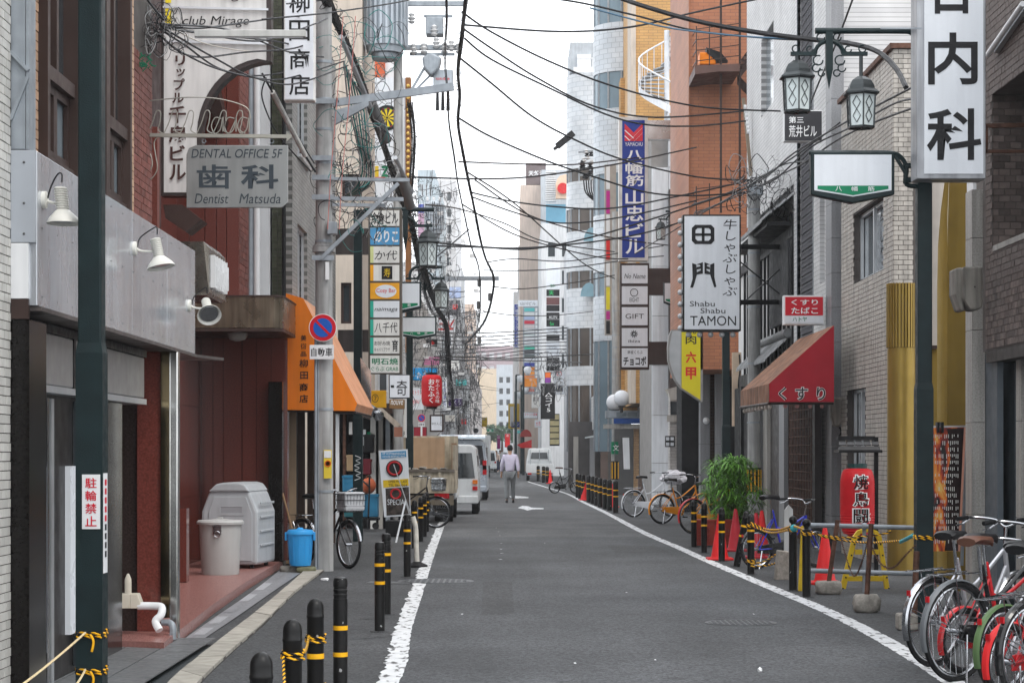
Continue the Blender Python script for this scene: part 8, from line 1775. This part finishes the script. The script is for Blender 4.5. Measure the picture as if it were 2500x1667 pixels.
t2 = bundle('cable_bundle', 'twisted cable bundle hanging against the sky in the centre', [(1140,-30),(1132,50),(1128,90),(1118,170),(1122,230),(1118,300),(1130,370),(1145,450),(1160,520),(1172,580),(1185,630),(1205,680),(1198,740),(1180,790),(1150,825),(1135,840)], 24, 62, 5, .026, .013, 120, .04)
bundle('cable_bundle', 'thinner chained cable left of the central sky bundle', [(1088,-30),(1090,60),(1086,140),(1092,220),(1096,300),(1108,380),(1118,450),(1135,530),(1150,600),(1170,660),(1172,760),(1160,820)], 26, 60, 3, .018, .008, 90, .035)
bundle('cable_bundle', 'dark cables wrapped round the far left lamp arms', [(1000,250),(1010,330),(1005,420),(1000,520),(1012,600),(1030,690),(1055,760),(1085,790),(1098,900),(1106,1000)], 44, 75, 6, .05, .014, 160, .08)
for k, (x, y, dd) in enumerate(((1170,690,58),(1196,725,60),(1168,745,60),(1170,830,64))): MB().lathe([(.02,-.12),(.06,-.1),(.06,.1),(.02,.12)], P(x,y,dd), 10).obj('splice_box', pm('splice_grey', (.10,.10,.10), .5), t2, smooth=True)
# steel arm at far end of the sky bundle
t = T('cable_support', 'grey steel arm holding the central sky bundle', 'cable support', tuple(P(1060,680,56))); MB().bar(P(1050,680,57), P(1215,680,60), .09, .12).obj('arm', steel, t)
t, gp = pole('utility_pole', 'far concrete pole rising behind the floor directory on the left', 972, 1284, .24, 13.5, taper=.7, bands=False); dd = gp.y
# transformers
def transformer(label, px, y0, y1, w, d, group=None):
    c = P(px, (y0+y1)/2, d); h = (y1-y0)*d/F; r = w*d/F/2; t = T('transformer', label, 'transformer', (c.x, c.y, c.z-h/2)); tm = pm('transformer_grey', (.40,.44,.48), .45, .2, var=.06, streak=.1)
    b = MB().lathe([(r*.8,-h/2-.12),(r*.85,-h/2),(r*.9,-h/2+.02),(r*.9,h/2),(r*.6,h/2+.08)], c, 28).obj('tank', tm, t, smooth=True)
    for k in range(26):
        a = 2*math.pi*k/26; u = Vector((math.cos(a), math.sin(a), 0)); MB().bar(c+u*r*.95-Vector((0,0,h*.49)), c+u*r*.95+Vector((0,0,h*.46)), .05*r/.5, .10*r/.5, up=u).obj('fin', tm, t)
    MB().lathe([(r*.55,-h/2-.26),(r*.6,-h/2-.22),(r*.6,-h/2-.13)], c, 24).obj('base_plate', steel, t)
    for k in range(3): MB().lathe([(.03,0),(.07,.03),(.03,.06),(.07,.09),(.03,.12),(.05,.16)], c + Vector((-.2+.2*k, -r*.3, h/2+.06)), 10).obj('bushing', white, t)
    return t
transformer('large grey finned pole transformer at the top left of the sky', 940, -15, 118, 108, dd - .4)
ftxt('102', 976, 45, 992, 56, dd - .95, steel, bpy.data.objects['transformer'], bold=0.)
transformer('smaller grey finned transformer behind the left lantern', 1059, 498, 562, 50, 66)
t = T('crossarm_rack', 'steel cross arms with insulators and switch boxes beside the big transformer', 'cross arms', tuple(P(1040,120,dd)))
for y, x0, x1 in ((10,960,1135),(40,1035,1105),(117,985,1125),(133,1000,1110)): MB().bar(P(x0,y,dd), P(x1,y,dd), .09, .10 if y in (10,117) else .05).obj('arm', steel, t)
for x, y in ((1010,120),(1035,118),(1065,105),(1085,118),(1102,112),(1120,118),(1005,45),(1060,75)): MB().lathe([(.03,-.12),(.08,-.08),(.04,-.05),(.09,0),(.04,.03),(.07,.08),(.02,.12)], P(x,y,dd-.1), 10).obj('insulator', pm('insulator_white', (.6,.6,.6), .3), t, smooth=True)
MB().box(xd(1040,dd), xd(1082,dd), dd-.1, dd+.3, zd(86,dd), zd(44,dd)).obj('switch_box', steel, t, bevel=.02); MB().box(xd(1058,dd), xd(1106,dd), dd-.1, dd+.3, zd(212,dd), zd(172,dd)).obj('switch_box', MATS['transformer_grey'], t, bevel=.02)
ftxt('昭和電機', 1064, 190, 1098, 196, dd-.11, redc, t, bold=0.)
MB().prism([P(x,y,dd-.3) for x, y in [(1030,140),(1052,128),(1078,140),(1070,170),(1052,185),(1034,165)]], (0,.4,0)).obj('round_unit', steel, t, bevel=.04); MB().bar(P(1000,228,dd-.1), P(1040,160,dd-.1), .05).bar(P(1010,225,dd-.1), P(1050,185,dd-.1), .04).obj('strut', steel, t)
for k in range(3): MB().cyl(P(1068+k*13,212,dd), P(1068+k*13,270,dd), .025, .04, 8).obj('hanging_fuse', cable, t)
# distant insulators on the right
t = T('insulator_rack', 'cluster of insulators and wires on the right above the blue hoods', 'insulators', tuple(P(1450,400,86))); rr = random.Random(9)
for k in range(26): MB().lathe([(.04,-.1),(.12,-.05),(.05,0),(.1,.05),(.03,.1)], P(rr.uniform(1420,1475), rr.uniform(370,440), 86), 8).obj('insulator', MATS['insulator_white'] if k % 3 == 0 else cable, t)
for k in range(8): MB().tube(path([(1425+k*6,440),(1430+k*5,470),(1450+k*3,490+k*2),(1470,508)], 86, 86), .03, 4).obj('lead', cable, t)
for y in (372, 400, 428): MB().bar(P(1412,y,86), P(1492,y-6,86), .08).obj('arm', steel, t)
MB().bar(P(1360,358,84), P(1400,325,84), .25).bar(P(1352,365,84), P(1392,338,84), .12).obj('switch', black, t)
# tangles
def tangle(label, n, box, dr, r, seed, rad=(8,32), mats=None, straight=0.):
    rn = random.Random(seed); t = T('cable_tangle', label, 'cables', tuple(P((box[0]+box[2])/2, box[3], dr[0]))); t['kind'] = 'stuff'; ms = mats or [cable]; mb = [MB() for _ in ms]
    for k in range(n):
        x, y = rn.uniform(box[0], box[2]), rn.uniform(box[1], box[3]); d = rn.uniform(*dr); R0 = rn.uniform(*rad); ph = rn.uniform(0,6.28); sp = rn.uniform(2.5,7.5); ex = rn.uniform(.6,1.8)
        if rn.random() < straight:
            L, an = rn.uniform(12,60), rn.choice((rn.gauss(0,.18), rn.gauss(1.57,.1), rn.uniform(0,3.1))); mb[k % len(ms)].tube(sag(P(x-L*math.cos(an), y-L*math.sin(an), d), P(x+L*math.cos(an), y+L*math.sin(an), d+rn.uniform(-3,6)), .05, 5), r*rn.uniform(.6,1.2)*d/30, 4); continue
        pts = [P(x + R0*math.cos(ph+sp*i/7)*(1+.2*i/7), y + R0*ex*math.sin(ph+sp*i/7) + i*rn.uniform(-2,4), d + .1*math.sin(i)) for i in range(8)]
        mb[k % len(ms)].tube(spline(pts, 3), r*rn.uniform(.6,1.3)*d/30, 4)
    for m, mt in zip(mb, ms): m.obj('loose_wires', mt, t, kind='stuff')
teal = pm('cable_teal', (.03,.16,.15), .5); gry = pm('cable_grey', (.25,.25,.25), .5)
tangle('wild tangle of thin wires around the concrete pole and its arms', 110, (790,60,960,560), (26.5,31), .0055, 21, (8,45), [cable, cable, teal, gry])
tangle('knot of wires on the wall beside the club sign', 50, (345,20,440,120), (17,17.6), .006, 22, (6,26), [cable, cable, gry])
tangle('mess of wires and fittings along the far left poles', 420, (990,430,1112,1000), (50,64), .0036, 23, (2,10), [cable, cable, cable, gry], .55)
tangle('wire knot at the head of the right utility pole', 70, (1790,400,1960,510), (37,40), .0055, 24, (5,24), [cable, cable, gry])
tangle('snarl of far wires above the distant shops on the left', 520, (1078,760,1172,1040), (80,130), .0034, 25, (1.5,6), [cable, cable, gry], .6)
tangle('fuzzy wires among the far right signs', 60, (1300,870,1400,960), (95,130), .0035, 26, (3,14), [cable, gry])
rr = random.Random(31)
t = T('pole_fittings', 'small white insulators and boxes scattered on the far left poles', 'pole fittings', tuple(P(1060,900,60))); t['kind'] = 'stuff'; m = MB()
for k in range(70):
    c = P(rr.uniform(1000,1170), rr.uniform(440,1010), rr.uniform(62,120)); q = rr.uniform(.03,.11); m.box(c.x-q, c.x+q*rr.uniform(.3,1.5), c.y, c.y+q, c.z-q*.6, c.z+q*rr.uniform(.3,.9))
m.obj('fittings', MATS['insulator_white'], t, kind='stuff')
t = T('green_cable_run', 'teal and grey cables falling past the billboard on the left', 'cables', tuple(P(860,520,30)))
for k in range(7): MB().tube(path([(840+k*5,150+k*10),(850+k*7,250),(868+k*6,330+k*8),(880+k*5,400),(870+k*6,450),(840+k*3,480)], 28.5, 29.5), .013, 5).obj('cable', teal if k % 2 else gry, t)
for x0, x1 in ((838,800),(868,828)): MB().tube(path([(x0,40),(x0-14,230),(x1+8,420),(x1,560)], 27.2, 27.2), .006, 5).obj('cord', pm('cord_pink', (.5,.2,.18), .6), t)
t = T('green_net', 'scrap of green netting caught on the wall wires', 'netting', tuple(P(345,150,17))); m = MB(); rr = random.Random(5)
for k in range(40): a = P(rr.uniform(334,368), rr.uniform(136,165), 17); m.tube([a, a+Vector((rr.uniform(-.05,.05), 0, rr.uniform(-.04,.04)))], .004, 4)
m.obj('net', pm('net_green', (.01,.15,.08), .6), t, kind='stuff')
# vertical antique shop sign
d = 25.5
sign('antique_shop_sign', 'white vertical antique shop sign with black kanji beside the concrete pole', 'sign', (693,-60,768,246), d, .2, acry, acryw, 3, texts=[(c, 706, y, 756, y+50, ink, dict(bold=.01)) for c, y in (('柳',-18),('田',50),('商',120),('店',183))])
# ================================================================ AIR
hm = bpy.data.materials.new('street_air'); hm.use_nodes = True; n, l = hm.node_tree.nodes, hm.node_tree.links; n.remove(n['Principled BSDF'])
pv_ = n.new('ShaderNodeVolumePrincipled'); pv_.inputs['Density'].default_value = .0005; pv_.inputs['Color'].default_value = (.96,.97,1,1); pv_.inputs['Anisotropy'].default_value = .2
l.new(pv_.outputs[0], n['Material Output'].inputs['Volume'])
hz_ = MB().box(-265, 265, -12, 1510, -1, 30).obj('haze', hm); hz_['kind'] = 'stuff'
